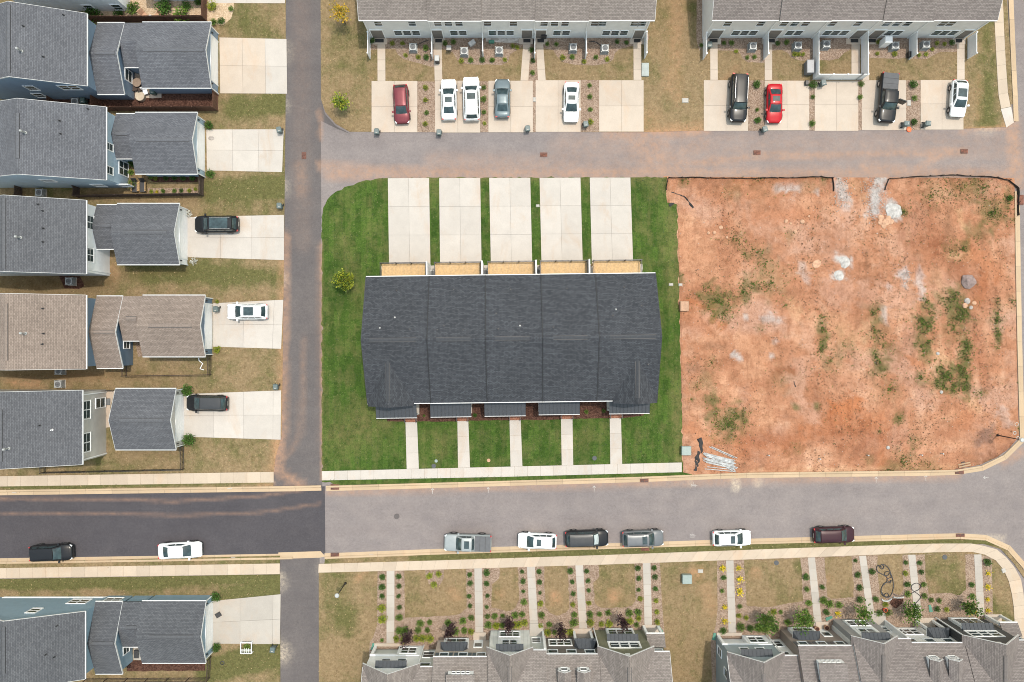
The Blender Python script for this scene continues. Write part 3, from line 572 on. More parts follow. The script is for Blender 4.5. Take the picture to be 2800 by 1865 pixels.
# ------------------------------------------------------------------ the bare clay lot
WB1 = [(380, 880, 95, 1), (420, 960, 60, .5), (610, 770, 60, .7), (545, 820, 55, .6), (690, 640, 60, .5), (730, 760, 100, .4), (320, 790, 30, .7), (280, 840, 30, .9), (565, 580, 25, .9), (500, 480, 60, .35), (2140, 310, 85, .9), (1990, 160, 75, .6), (2090, 150, 65, .5), (2050, 430, 65, .7), (2260, 210, 48, .7), (1580, 305, 30, 1.2), (1900, 920, 100, .5), (1950, 990, 60, .8), (1700, 1000, 60, .7), (2170, 1000, 40, .5), (2280, 880, 50, .25), (2300, 350, 30, .6), (1880, 80, 260, .07), (840, 460, 35, .5), (470, 180, 60, .3), (960, 130, 60, .3), (1060, 100, 30, .5), (160, 100, 40, .5), (1900, 540, 60, .5), (1960, 540, 30, .8), (1750, 180, 90, .3), (660, 90, 120, .2), (560, 860, 30, .8), (820, 905, 14, 1.2), (640, 560, 60, .35), (1380, 950, 60, .3), (1830, 860, 60, .35), (130, 730, 34, 1.2)]
WB2 = [(1060, 150, 42, .8), (1060, 230, 32, .9), (1120, 330, 60, .5), (1430, 330, 50, .9), (1390, 380, 42, .7), (1720, 80, 55, .6), (1720, 200, 55, .7), (1690, 430, 42, .6), (1840, 420, 60, 1), (1930, 400, 52, 1), (1960, 350, 42, 1), (1980, 240, 42, 1), (1790, 480, 36, .9), (1900, 480, 40, .9), (1980, 520, 36, .9), (2180, 150, 30, .7), (2180, 60, 26, .5), (2070, 530, 42, .4), (450, 730, 95, 1.1), (520, 670, 55, 1), (350, 660, 42, .9), (340, 570, 52, .9), (310, 440, 52, .5), (250, 480, 42, .4), (215, 570, 16, 1.2), (1545, 690, 36, 1.1), (1020, 615, 22, 1.2), (880, 620, 22, 1.2), (1420, 775, 15, 1.2), (1570, 970, 80, .4), (1720, 1010, 70, .45), (2150, 985, 38, .9), (1480, 1020, 45, .5), (880, 890, 42, .35), (1480, 500, 80, .3), (1420, 130, 70, .3), (1900, 120, 80, .3), (1200, 230, 80, .3), (1500, 250, 60, .3), (800, 440, 80, .25), (2330, 760, 30, .9), (650, 110, 30, .4), (340, 330, 40, .4), (1650, 830, 40, .4), (1350, 960, 30, .5), (2340, 450, 26, .6)]
WB2 += [(1060 + random.uniform(-14, 14), y, 26, .6) for y in range(40, 290, 36)] + [(1420 + random.uniform(-40, 40), y, 34, .5) for y in range(-20, 420, 40)] + [(1715 + random.uniform(-30, 30), y, 40, .6) for y in range(-60, 340, 40)] + [(1975 + random.uniform(-25, 25), y, 32, .8) for y in range(180, 540, 32)] + [(1800 + random.uniform(-60, 120), y, 34, .6) for y in range(360, 520, 22)] + [(2180 + random.uniform(-10, 10), y, 18, .6) for y in range(-80, 240, 24)] + [(1900 + random.uniform(-70, 60), y, 42, .55) for y in range(-120, 60, 24)]
def lot():
    poly = [F(*p) for p in ((1533, 407), (2332, 409), (2333, 600), (2337, 800), (2342, 1004), (2322, 1028), (2291, 1052), (2250, 1069), (2190, 1080), (1700, 1087), (1572, 1095), (1570, 1064), (1557, 470), (1534, 466))]
    bm = bmesh.new(); f = bm.faces.new([bm.verts.new((x, y, .02)) for x, y in poly]); bm.normal_update()
    if f.normal.z < 0: f.normal_flip()
    bmesh.ops.triangulate(bm, faces=bm.faces[:]); cell = .3
    for ax in (0, 1):
        lo = min(p[ax] for p in poly); hi = max(p[ax] for p in poly); k = math.floor(lo / cell) + 1
        while k * cell < hi:
            co = [0, 0, 0]; no = [0, 0, 0]; co[ax] = k * cell; no[ax] = 1
            bmesh.ops.bisect_plane(bm, geom=bm.verts[:] + bm.edges[:] + bm.faces[:], plane_co=co, plane_no=no); k += 1
    bm.edges.ensure_lookup_table()
    rim = {v for e in bm.edges if e.is_boundary for v in e.verts}
    me = bpy.data.meshes.new('dirt_lot')
    ST = []
    def s(t, col, pts, r, a): ST.append((np.array(col), [t(*p) for p in pts], r * t.k * MPP, a))
    grey, wht, red, pale, pink, dkred, sand = (.36, .34, .33), (.36, .34, .325), (.33, .13, .06), (.42, .225, .135), (.37, .215, .15), (.22, .085, .045), (.43, .26, .15)
    for a in ((pale, [(250, 560), (300, 700)], 150, .6), (pale, [(170, 350), (180, 640)], 70, .7), (pink, [(700, 380), (1250, 430)], 130, .6), (pink, [(1100, 820), (1560, 860)], 120, .7), (pink, [(1450, 530), (1600, 600)], 90, .4), (red, [(640, 330), (960, 330)], 70, .5), (red, [(350, 900), (370, 1000), (420, 1040)], 34, .8), (red, [(200, 880), (330, 930)], 26, .7),
              (grey, [(1160, 100), (1200, 240)], 50, .75), (grey, [(1420, 100), (1390, 310)], 52, 1), (wht, [(1480, 260), (1530, 330)], 46, 1), (wht, [(1160, 610), (1215, 635)], 40, 1), (wht, [(1130, 720), (1180, 710)], 30, .9), (grey, [(760, 155), (890, 155)], 36, .7), (grey, [(1020, 185)], 26, .6), (grey, [(1580, 700), (1590, 740)], 42, .75), (grey, [(1680, 700), (1690, 860)], 36, .6), (grey, [(1450, 940), (1470, 1000)], 38, .7), (grey, [(920, 650), (950, 740)], 34, .5), (grey, [(690, 980), (760, 1000)], 42, .6), (grey, [(560, 985)], 22, .7), (grey, [(1480, 790)], 24, .5),
              (sand, [(1890, 590), (1990, 590)], 42, 1), (sand, [(1930, 300), (1960, 420)], 22, .6), (sand, [(1780, 700), (1860, 900)], 60, .4), (sand, [(860, 900), (900, 960)], 50, .5), (dkred, [(1700, 120), (1800, 500)], 100, .35), (red, [(2000, 560), (2150, 700)], 90, .5), (red, [(2050, 880), (2100, 760)], 60, .6), (pink, [(1200, 330), (1230, 360)], 60, .4), (sand, [(1250, 100), (1300, 200)], 60, .3), (red, [(500, 100), (1000, 90)], 30, .5)): s(R1, *a)
    for a in ((dkred, [(760, 385), (870, 380)], 36, .9), (red, [(1130, 640), (1260, 600)], 80, 1), (red, [(1000, 740), (1400, 720)], 110, .6), (red, [(1600, 300), (1680, 350)], 40, .6), (red, [(1950, 700), (2050, 640)], 90, .5), (red, [(200, 760), (360, 860)], 70, .6), (red, [(520, 870), (900, 850)], 90, .5), (red, [(1450, 780), (1430, 1000)], 40, .5), (red, [(1000, 330)], 24, .7), (red, [(680, 345)], 24, .7),
              (pale, [(560, 210), (680, 260), (600, 380)], 100, .7), (pale, [(420, 430), (470, 560)], 60, .8), (pale, [(650, 560), (700, 700), (630, 720)], 70, .7), (pink, [(900, 560), (1000, 690)], 70, .8), (pink, [(950, 130), (1000, 300)], 60, .5), (pink, [(1560, 450), (1650, 420)], 60, .5), (grey, [(480, 280), (520, 300)], 22, .8), (grey, [(725, 290)], 20, .8), (grey, [(750, 190)], 26, .5), (sand, [(1750, 250), (1880, 350)], 60, .7), (sand, [(1100, 80), (1300, 200)], 100, .4), (sand, [(2000, 570), (2060, 640)], 50, .5), ((.15, .10, .085), [(2050, 850), (2130, 780)], 55, .6), ((.17, .075, .045), [(2150, 950), (2300, 880)], 60, .8), (grey, [(2200, 650), (2240, 720)], 50, .3), (sand, [(600, 1040), (1900, 1010)], 26, .4), (pale, [(1600, 850), (2000, 860)], 50, .5), (pink, [(2260, 300), (2300, 480)], 60, .5)): s(R2, *a)
    bm.verts.ensure_lookup_table(); n = len(bm.verts)
    xy = np.array([(v.co.x, v.co.y) for v in bm.verts])
    base = np.array((.325, .158, .092)); col = np.tile(base, (n, 1))
    nb = np.array([noise.noise((x * .16, y * .16, 3)) + .5 * noise.noise((x * .5, y * .5, 9)) for x, y in xy])
    nf = np.array([noise.noise((x * 1.1, y * 1.1, 5)) + .6 * noise.noise((x * 2.6, y * 2.6, 8)) for x, y in xy])
    nv = np.array([noise.noise((x * .75, y * .13, 21)) + .6 * noise.noise((x * 1.9, y * .35, 4)) for x, y in xy]); nh = np.array([noise.noise((x * .12, y * .8, 31)) + .6 * noise.noise((x * .4, y * 2.0, 14)) for x, y in xy])
    wv = np.clip((xy[:, 0] - 30) / 8, 0, 1) * np.clip((xy[:, 1] + 9) / 4, 0, 1); st_ = nv * wv + nh * (1 - wv) * .8
    def over(c_, v, a0, a1, amt):
        global_k = (amt * np.clip((v - a0) / (a1 - a0), 0, 1))[:, None]; return col * (1 - global_k) + np.array(c_) * global_k
    col = over((.43, .245, .155), nb + .35 * nf, .02, .55, .85); col = over((.36, .215, .155), np.array([noise.noise((x * .23, y * .23, 17)) for x, y in xy]) + .35 * nf, .05, .5, .8)
    col = over((.20, .085, .045), -nb + .45 * nf, .12, .62, .7); col = over((.19, .10, .06), st_ + .3 * nf, .22, .75, .65); col = over((.47, .29, .19), -st_ + .4 * nf, .3, .8, .6)
    nst = len(ST)
    for c, pts, r, a in ST:
        d = np.full(n, 1e9)
        for i in range(max(1, len(pts) - 1)):
            p = np.array(pts[i]); q = np.array(pts[min(i + 1, len(pts) - 1)]); pq = q - p
            t = np.clip(((xy - p) @ pq) / max(1e-9, pq @ pq), 0, 1); d = np.minimum(d, np.linalg.norm(xy - p - t[:, None] * pq, axis=1))
        k = np.clip(1.15 - d / r + 1.0 * nf, 0, 1); k = (a * k * k * (3 - 2 * k))[:, None]; col = col * (1 - k) + c * k
    for a in ((dkred, [(1640, 120), (1720, 620)], 110, .35), (dkred, [(1950, 660), (2120, 860)], 90, .4), (dkred, [(1000, 820), (1300, 900)], 100, .22), (dkred, [(600, 90), (1080, 110)], 50, .35), (dkred, [(420, 330), (440, 460)], 30, .4), (red, [(150, 960), (330, 1050)], 60, .4)): s(R1, *a)
    for a in ((dkred, [(560, 840), (1400, 800)], 60, .35), (dkred, [(1250, 900), (1900, 760)], 70, .3), (dkred, [(850, 880), (900, 930)], 50, .5), (dkred, [(2050, 100), (2100, 480)], 40, .4), (dkred, [(1150, 450), (1500, 470)], 60, .3)): s(R2, *a)
    for x in range(8): s(R2, dkred, [(1110 + x * 62, 640 + 10 * (x % 3)), (1118 + x * 62, 800)], 9, .5)
    for c, pts, r, a in ST[nst:]:
        d = np.full(n, 1e9)
        for i in range(max(1, len(pts) - 1)):
            p = np.array(pts[i]); q = np.array(pts[min(i + 1, len(pts) - 1)]); pq = q - p
            t = np.clip(((xy - p) @ pq) / max(1e-9, pq @ pq), 0, 1); d = np.minimum(d, np.linalg.norm(xy - p - t[:, None] * pq, axis=1))
        k = np.clip(1.35 - d / r + .8 * nf, 0, 1); k = (a * k * k * (3 - 2 * k))[:, None]; col = col * (1 - k) + c * k
    for tl, L in ((R1, WB1), (R2, WB2)):
        for x, y, r, dn in L:
            d = np.linalg.norm(xy - np.array(tl(x, y)), axis=1); k = np.clip(1.25 - d / (1.25 * r * tl.k * MPP) + .8 * nf, 0, 1); k = (min(.8, .8 * dn) * k * k * (3 - 2 * k))[:, None]; col = col * (1 - k) + np.array((.095, .088, .033)) * k
    for v, q in zip(bm.verts, nf):
        if v not in rim: v.co.z += .05 + .035 * q + .10 * max(0, noise.noise((v.co.x * .2, v.co.y * .2, 1)))
    bm.to_mesh(me); bm.free(); me.materials.append(clay_m)
    at = me.attributes.new('col', 'FLOAT_COLOR', 'POINT'); at.data.foreach_set('color', np.concatenate([col, np.ones((n, 1))], 1).astype(np.float32).ravel())
    o = bpy.data.objects.new('dirt_lot', me); C.objects.link(o); tag(o, kind='structure'); return poly
LOT = lot()
def inside(p, poly):
    c = False; j = len(poly) - 1
    for i in range(len(poly)):
        if (poly[i][1] > p[1]) != (poly[j][1] > p[1]) and p[0] < (poly[j][0] - poly[i][0]) * (p[1] - poly[i][1]) / (poly[j][1] - poly[i][1]) + poly[i][0]: c = not c
        j = i
    return c
def tuft(mb, x, y, z, r, h, n, m):
    for k in range(n):
        a = random.uniform(0, 6.28); d = r * random.uniform(.2, 1); wv = r * random.uniform(.25, .5)
        bx, by = x + math.cos(a) * d * .3, y + math.sin(a) * d * .3; tx, ty = x + math.cos(a) * d, y + math.sin(a) * d; sx, sy = -math.sin(a) * wv, math.cos(a) * wv
        hz = h * random.uniform(.4, 1)
        mb.poly([(bx, by, z), (bx + sx + (tx - bx) * .6, by + sy + (ty - by) * .6, z + hz * .8), (tx, ty, z + hz), (bx - sx + (tx - bx) * .6, by - sy + (ty - by) * .6, z + hz * .7)], m)
wd = MB()
for t, L in ((R1, WB1), (R2, WB2)):
    for x, y, r, d in L:
        k = t.k * MPP; rr = r * k; n = int(math.pi * rr * rr * 58 * d) + 3
        for _ in range(n):
            a = random.uniform(0, 6.28); q = abs(random.gauss(0, .75)) * rr; cx, cy = t(x, y); px, py = cx + math.cos(a) * q * 1.15, cy + math.sin(a) * q
            if noise.noise((px * .9, py * .9, 0)) < -.18 or not inside((px, py), LOT): continue
            s = random.uniform(.05, .13); tuft(wd, px, py, .07, s, s * .8, 6, random.choice((0, 0, 1, 1, 4, 2)))
for _ in range(16000):
    px, py = random.uniform(15.6, 57.5), random.uniform(-15.3, 18.6)
    if not inside((px, py), LOT): continue
    nn = noise.noise((px * .22, py * .22, 7)) + .5 * noise.noise((px * .7, py * .7, 2)) + (.18 if px > 33 else -.12)
    if nn < .02 + random.uniform(-.15, .3): continue
    s = random.uniform(.04, .13); tuft(wd, px, py, .07, s, s * .7, 4, random.choice((0, 2, 2, 3, 3)))
wd.top('weeds', [lf_weed, lf_mid, lf_brn, leaf('leaf_dead', (.09, .05, .03)), lf_dark], (0, 0, 0), 'sparse green and brown weeds over the bare red clay lot', 'weeds', kind='stuff')
def stone_mesh(seed, r=1.0, flat=.6, ang=.35):
    bm = bmesh.new(); bmesh.ops.create_icosphere(bm, subdivisions=2, radius=r)
    for v in bm.verts:
        k = 1 + ang * noise.noise(v.co * 1.3 + Vector((seed * 7.1, 0, 0))); v.co *= k; v.co.z *= flat
    mb = MB(); mb.v = [tuple(v.co) for v in bm.verts]; mb.f = [tuple(q.index for q in f.verts) for f in bm.faces]; mb.m = [0] * len(mb.f); mb.uv = [None] * len(mb.f); bm.free(); return mb
pb = MB()
for _ in range(2600):
    px, py = random.uniform(15.6, 57.5), random.uniform(-15.3, 18.6)
    if not inside((px, py), LOT): continue
    s = random.uniform(.02, .055); a = random.uniform(0, 3)
    ca, sa = math.cos(a) * s, math.sin(a) * s; z = .06
    pb.hexa([(px + ca, py + sa, z), (px - sa, py + ca, z), (px - ca, py - sa, z), (px + sa, py - ca, z), (px + ca * .6, py + sa * .6, z + s), (px - sa * .6, py + ca * .6, z + s), (px - ca * .6, py - sa * .6, z + s), (px + sa * .6, py - ca * .6, z + s)], random.choice((0, 1, 1, 2)))
for t, x, y, r, nn in ((R1, 1395, 210, 95, 520), (R1, 1180, 180, 80, 200), (R1, 1590, 720, 45, 60)):
    for _ in range(nn):
        px, py = t(x + random.gauss(0, r * .4), y + random.gauss(0, r * .75))
        if not inside((px, py), LOT): continue
        s = random.uniform(.04, .09); a = random.uniform(0, 3); ca, sa = math.cos(a) * s, math.sin(a) * s; z = .07
        pb.hexa([(px + ca, py + sa, z), (px - sa, py + ca, z), (px - ca, py - sa, z), (px + sa, py - ca, z), (px + ca * .6, py + sa * .6, z + s), (px - sa * .6, py + ca * .6, z + s), (px - ca * .6, py - sa * .6, z + s), (px + sa * .6, py - ca * .6, z + s)], random.choice((0, 0, 2)))
pb.top('loose_gravel', [rock_g, rock_t, rock_w], (0, 0, 0), 'loose stones and grey gravel strewn over the bare clay lot', 'gravel', kind='stuff')
def rock(t, x, y, r, m, label, group=None, flat=.6, seed=0):
    wx, wy = t(x, y); mb = stone_mesh(seed + x, r, flat); o = mb.top('rock', m, (0, 0, 0), label, 'rock', group); o.location = (wx, wy, r * flat * .45 + .05); o.rotation_euler.z = x * 1.7; return o
rock(R1, 1990, 755, .85, plain('dark_boulder', (.2, .15, .14), .9, var=.3, bmp=.5, bscale=6), 'large dark purple-grey boulder half buried in the clay lot', None, .5)
for i, (x, y, r, m) in enumerate(((1985, 880, .36, rock_g), (1968, 908, .3, rock_t), (2028, 890, .26, rock_t), (2010, 920, .22, rock_g))): rock(R1, x, y, r, m, 'rounded boulder in the small cluster of four beside green weeds', 'boulder cluster on the clay lot', .6, i)
for i, (x, y, r) in enumerate(((1432, 345, .38), (1462, 372, .4), (1492, 370, .36), (1450, 395, .32), (1478, 345, .33), (1428, 372, .3))): rock(R1, x, y, r, rock_t, 'angular tan slab of rock in the pile below the white gravel heap', 'tan rock pile', .4, i)
for i, (x, y, r) in enumerate(((360, 440, .22), (322, 440, .2), (440, 468, .16), (402, 405, .26), (820, 365, .2), (850, 380, .18), (925, 370, .26), (968, 333, .16), (880, 432, .22))): rock(R1, x, y, r, rock_t, 'small pale tan stone lying loose on the open clay', 'loose stones on the clay', .6, i)
rock(R1, 1018, 640, .5, rock_t, 'flat pale stone slab near the two white lime patches', None, .25)
for i, (t, x, y, r) in enumerate(((R2, 1476, 880, .24), (R2, 1797, 275, .2), (R2, 1818, 523, .2))): rock(t, x, y, r, rock_w, 'single white stone lying among weeds on the clay', 'white stones on the clay', .6, i)
for (cx, cy, r, i) in ((1200, 630, .75, 1), (1158, 716, .6, 2), (1515, 300, .95, 3)):
    wx, wy = R1(cx, cy); mb = stone_mesh(i, r, .18, .5)
    o = mb.top('lime_heap', rock_w, (0, 0, 0), ['rounded heap of white crushed stone in the middle of the clay', 'flat smear of white crushed stone below the rounder heap', 'broad white stone heap beside the grey gravel entrance'][i - 1], 'stone heap'); o.location = (wx, wy, .06)

# ------------------------------------------------------------------ roofs, walls, windows
def gable(par, X0, X1, Y0, Y1, ez, slope, axis, wall, roof, oh=(.3, .3, .3, .3), z0=0.0, vent=None, walls=True, trim=True, rname='roof', wname='wall', skip_rake=(), ventm=None, gut=(1, 1)):
    """gable-roofed block; X0..Y1 = roof outline at eave height; oh = overhang W,E,S,N; returns roof height function"""
    T = .14
    if axis == 'x':
        mid = (Y0 + Y1) / 2; half = (Y1 - Y0) / 2
        zf = lambda x, y: ez + slope * (half - abs(y - mid))
    else:
        mid = (X0 + X1) / 2; half = (X1 - X0) / 2
        zf = lambda x, y: ez + slope * (half - abs(x - mid))
    rz = ez + slope * half; sl = math.hypot(1, slope)
    mb = MB(); u = random.uniform(0, 50)
    for sgn in (-1, 1):
        if axis == 'x':
            ye = mid + sgn * half; e0, e1, r1, r0 = (X0, ye, ez), (X1, ye, ez), (X1, mid, rz), (X0, mid, rz); L = X1 - X0
        else:
            xe = mid + sgn * half; e0, e1, r1, r0 = (xe, Y0, ez), (xe, Y1, ez), (mid, Y1, rz), (mid, Y0, rz); L = Y1 - Y0
        top = [e0, e1, r1, r0]; uv = [(u, 0), (u + L, 0), (u + L, half * sl), (u, half * sl)]
        nrm = (Vector(e1) - Vector(e0)).cross(Vector(r0) - Vector(e0))
        if nrm.z < 0: top = top[::-1]; uv = uv[::-1]
        mb.poly(top, 0, uv); bot = [(p[0], p[1], p[2] - T) for p in top]; mb.poly(bot[::-1], 0, [(0, 0)] * 4)
        for i in range(4):
            j = (i + 1) % 4; mb.poly([top[j], top[i], bot[i], bot[j]], 0, [(0, 0)] * 4)
    ro = mb.part(rname, roof, par)
    wx0, wx1, wy0, wy1 = X0 + oh[0], X1 - oh[1], Y0 + oh[2], Y1 - oh[3]
    if walls:
        mb = MB()
        if axis == 'x':
            pr = [(wy0, z0), (wy1, z0), (wy1, zf(0, wy1) - T - .004), (mid, rz - T - .004), (wy0, zf(0, wy0) - T - .004)]
            a = [(wx0, y, z) for y, z in pr]; b = [(wx1, y, z) for y, z in pr]
        else:
            pr = [(wx0, z0), (wx1, z0), (wx1, zf(wx1, 0) - T - .004), (mid, rz - T - .004), (wx0, zf(wx0, 0) - T - .004)]
            a = [(x, wy1, z) for x, z in pr]; b = [(x, wy0, z) for x, z in pr]
        mb.poly(a[::-1]); mb.poly(b)
        for i in range(5): j = (i + 1) % 5; mb.poly([a[i], a[j], b[j], b[i]])
        mb.part(wname, wall, par)
    if trim:
        for k, sgn in enumerate((-1, 1)):
            if not gut[k]: continue
            g = MB()
            if axis == 'x': y = mid + sgn * half; g.box(X0, X1, min(y, y + sgn * .085), max(y, y + sgn * .085), ez - .15, ez - .02)
            else: x = mid + sgn * half; g.box(min(x, x + sgn * .085), max(x, x + sgn * .085), Y0, Y1, ez - .15, ez - .02)
            g.part('gutter', eave_w, par)
        for end in (0, 1):
            if end in skip_rake: continue
            r = MB()
            for sgn in (-1, 1):
                if axis == 'x':
                    x = X1 if end else X0; d = .028 if end else -.028; ye = mid + sgn * half
                    q = [(x, ye, ez), (x + d, ye, ez), (x + d, mid, rz), (x, mid, rz)]
                else:
                    y = Y1 if end else Y0; d = .028 if end else -.028; xe = mid + sgn * half
                    q = [(xe, y, ez), (xe, y + d, ez), (mid, y + d, rz), (mid, y, rz)]
                r.hexa([(p[0], p[1], p[2] - .2) for p in q] + [(p[0], p[1], p[2] + .015) for p in q])
            r.part('rake_board', eave_w, par)
    if vent:
        a, b = vent; hw = .17; r = MB()
        for sgn in (-1, 1):
            if axis == 'x': q = [(a, mid, rz + .05), (b, mid, rz + .05), (b, mid + sgn * hw, rz + .05 - slope * hw), (a, mid + sgn * hw, rz + .05 - slope * hw)]
            else: q = [(mid, a, rz + .05), (mid, b, rz + .05), (mid + sgn * hw, b, rz + .05 - slope * hw), (mid + sgn * hw, a, rz + .05 - slope * hw)]
            r.hexa([(p[0], p[1], p[2] - .06) for p in q] + q)
        for sgn in (-1, 1):  # dark edge strips draw in the shadow lines along the vent cap
            o_ = mid + sgn * (hw + .02); zz = rz + .035 - slope * hw
            if axis == 'x': r.box(a, b, o_ - .024, o_ + .024, zz - .09, zz, 1)
            else: r.box(o_ - .024, o_ + .024, a, b, zz - .09, zz, 1)
        r.part('ridge_vent', [ventm or VENT[roof.name], plastic_dk], par)
    return zf
def on_roof(t, x, y, zf):
    z = 6.0
    for _ in range(6): wx, wy = t(x, y, z); z = zf(wx, wy)
    return wx, wy, z
def vents(par, t, pts, zf, big=None):
    for x, y, c in pts:
        wx, wy, z = on_roof(t, x, y, zf); mb = MB().cyl((wx, wy), .11, z - .12, z + .02, 8).cyl((wx, wy), .055, z, z + .34, 8)
        mb.part('vent_pipe', white if c == 'w' else plastic_dk, par)
    if big:
        wx, wy, z = on_roof(t, big[0], big[1], zf); mb = MB().cyl((wx, wy), .16, z - .1, z + .03, 10).cyl((wx, wy), .085, z, z + .8, 10).cyl((wx, wy), .15, z + .8, z + .95, 10, r1=.1)
        mb.part('flue', steel, par)
DIRS = {'N': (0, 1), 'S': (0, -1), 'E': (1, 0), 'W': (-1, 0)}
def window(par, c, d, w, h, cols=1, trim=.1, m=white, name='window', rail=True):
    """framed window on a wall; c = centre on the wall face, d = facing"""
    n = Vector((*DIRS[d], 0)); u = Vector((-n.y, n.x, 0)); c = Vector(c); f = MB(); z = Vector((0, 0, 1))
    def b(uu, zz, hu, hz, t0, t1): f.obox(c + u * uu + z * zz + n * ((t0 + t1) / 2), u, hu, (t1 - t0) / 2, hz)
    b(0, h / 2 + trim / 2, w / 2 + trim, trim / 2, -.02, .07); b(0, -h / 2 - trim / 2, w / 2 + trim, trim / 2, -.02, .09)
    cw = w / cols
    for k in range(cols + 1):
        uu = -w / 2 + cw * k; e = -trim / 2 if k == 0 else (trim / 2 if k == cols else 0); b(uu + e, 0, trim / 2, h / 2, -.02, .07)
    fo = f.part(name, m, par)
    for k in range(cols):
        uu = -w / 2 + cw * (k + .5); pw = cw - (trim if cols > 1 else 0)
        if rail:
            for s in (-1, 1): MB().obox(c + u * uu + z * (s * h / 4) + n * .02, u, pw / 2, .012, h / 4 - .025).part('pane', glass, fo)
            r = MB().obox(c + u * uu + n * .035, u, pw / 2, .012, .028); r.part('sash_rail', m, fo)
        else: MB().obox(c + u * uu + n * .02, u, pw / 2, .012, h / 2).part('pane', glass, fo)
    return fo
def garage_door(par, c, d, w, h, m=white):
    n = Vector((*DIRS[d], 0)); u = Vector((-n.y, n.x, 0)); c = Vector(c); f = MB()
    for a, b_, hu, hz in ((0, h / 2 + .07, w / 2 + .14, .07), (-w / 2 - .07, 0, .07, h / 2), (w / 2 + .07, 0, .07, h / 2)): f.obox(c + u * a + Vector((0, 0, b_)) + n * .02, u, hu, .04, hz)
    fo = f.part('garage_door', m, par)
    for k in range(4):
        MB().obox(c + Vector((0, 0, -h / 2 + h * (k + .5) / 4)) + n * .005, u, w / 2, .02, h / 8 - .012).part('door_panel', m, fo)
def wall_lamp(par, c, d):
    n = Vector((*DIRS[d], 0)); c = Vector(c) + n * .09; MB().cyl((c.x, c.y), .09, c.z - .16, c.z + .12, 8, r1=.05).part('wall_lamp', plastic_dk, par)
def downspout(par, x, y, h): MB().box(x - .05, x + .05, y - .05, y + .05, 0, h).part('downspout', white, par)

def sp(t, x, y, z): return t(x, y, z)
# ---- the row of houses on the left
def left_house(name, label, t, eave_x, ey0, ey1, ridge_x, wall, roof, blocks, ez=5.6, rz=8.6, vent=None, base_t=None):
    xe, yn = sp(t, eave_x, ey0, ez); _, ys = sp(t, eave_x, ey1, ez); xr, _ = sp(t, ridge_x, 0, rz); half = xe - xr
    h = thing(name, (xe - .3 - half, (yn + ys) / 2, 0), label, 'house')
    slope = (rz - ez) / half; vv = None
    if vent: vv = (sp(t, 0, vent[1], rz)[1], sp(t, 0, vent[0], rz)[1])
    zf = gable(h, xe - 2 * half, xe, ys, yn, ez, slope, 'y', wall, roof, vent=vv, oh=(.3, .3, .25, .25))
    wx = xe - .3; bz = []
    for k, b in enumerate(blocks):
        x0 = wx + .002 if b.get('abut') else sp(t, b['x0'], 0, 2.9)[0]; x1 = sp(t, b['x1'], 0, 2.9)[0]
        n_, s_ = sp(t, 0, b['y0'], 2.9)[1], sp(t, 0, b['y1'], 2.9)[1]
        sl = b.get('slope', .43); ov = list(b.get('oh', (.0, .3, .25, .25)))
        v = b.get('vent'); rzb = 2.9 + sl * (n_ - s_) / 2
        vv = (sp(t, v[0], 0, rzb)[0], sp(t, v[1], 0, rzb)[0]) if v else None
        bz.append((x0, x1, s_, n_, gable(h, x0, x1, s_, n_, 2.9 - .012 * k, sl, 'x', wall, roof, oh=ov, vent=vv, rname=b.get('rname', 'roof'), wname=b.get('wname', 'wall'), skip_rake=b.get('skip', ()), gut=b.get('gut', (1, 1)))))
    return h, wx, zf, bz
def ew_win(h, t, wx, x0, x1, y0, y1, cols=1, zr=None, vert=True):
    ya, za = t.ew(x0, y0, wx); yb, zb = t.ew(x1, y1, wx); zc = (za + zb) / 2; hh = abs(za - zb)
    window(h, (wx, (ya + yb) / 2, zr[0] if zr else zc), 'E', abs(ya - yb) - .16, (zr[1] if zr else hh - .1), cols)
def gdoor(h, b, yc=None, w=4.9): garage_door(h, (b[1] - .3, (b[2] + b[3]) / 2 if yc is None else yc, 1.1), 'E', w, 2.15); [wall_lamp(h, (b[1] - .3, (b[2] + b[3]) / 2 + s * (w / 2 + .4), 2.0), 'E') for s in (-1, 1)]; downspout(h, b[1] - .24, b[3] - .2, 2.75); downspout(h, b[1] - .24, b[2] + .2, 2.75)

blue_dk = siding('siding_slate_blue', (.19, .26, .35)); blue_lt = siding('siding_pale_blue', (.36, .46, .55)); white_s = siding('siding_white', (.8, .81, .82)); blue_nv = siding('siding_blue', (.12, .18, .25)); beige_s = siding('siding_beige', (.5, .48, .45)); blue_md = siding('siding_sky_blue', (.22, .32, .40))
h, wx, zf, bz = left_house('house', 'slate blue house with grey shingle roof and patio furniture in a fenced yard', L1, 697, 108, 690, 65, blue_dk, sh_grey, [
    dict(abut=1, x1=1000, y0=183, y1=757, vent=(760, 920), oh=(0, .25, .25, .25), rname='link_roof', wname='link_wall', skip=(0,)), dict(x0=1000, x1=1142, y0=183, y1=540, oh=(0, 0, .25, .25), rname='breezeway_roof', wname='breezeway_wall', skip=(0, 1), gut=(1, 0)), dict(x0=1142, x1=1697, y0=178, y1=705, vent=(1150, 1635), oh=(.25, .3, .25, .25), rname='garage_roof', wname='garage_wall', skip=(0,))], vent=(40, 585))
gdoor(h, bz[2]); vents(h, L1, [(190, 212, 'b'), (512, 122, 'b'), (350, 458, 'b')], zf, (175, 412))
ys = bz[0][2] - .0
for x0, x1, y0, y1, c in ((185, 320, 685, 727, 1), (465, 655, 682, 722, 2), (250, 385, 750, 780, 1)):
    wy = L1(0, 690, 5.6)[1] + .25; xa, za = L1.ns(x0, y0, wy); xb, zb = L1.ns(x1, y1, wy); window(h, ((xa + xb) / 2, wy, (za + zb) / 2), 'S', 1.0 * c, 1.3, c)
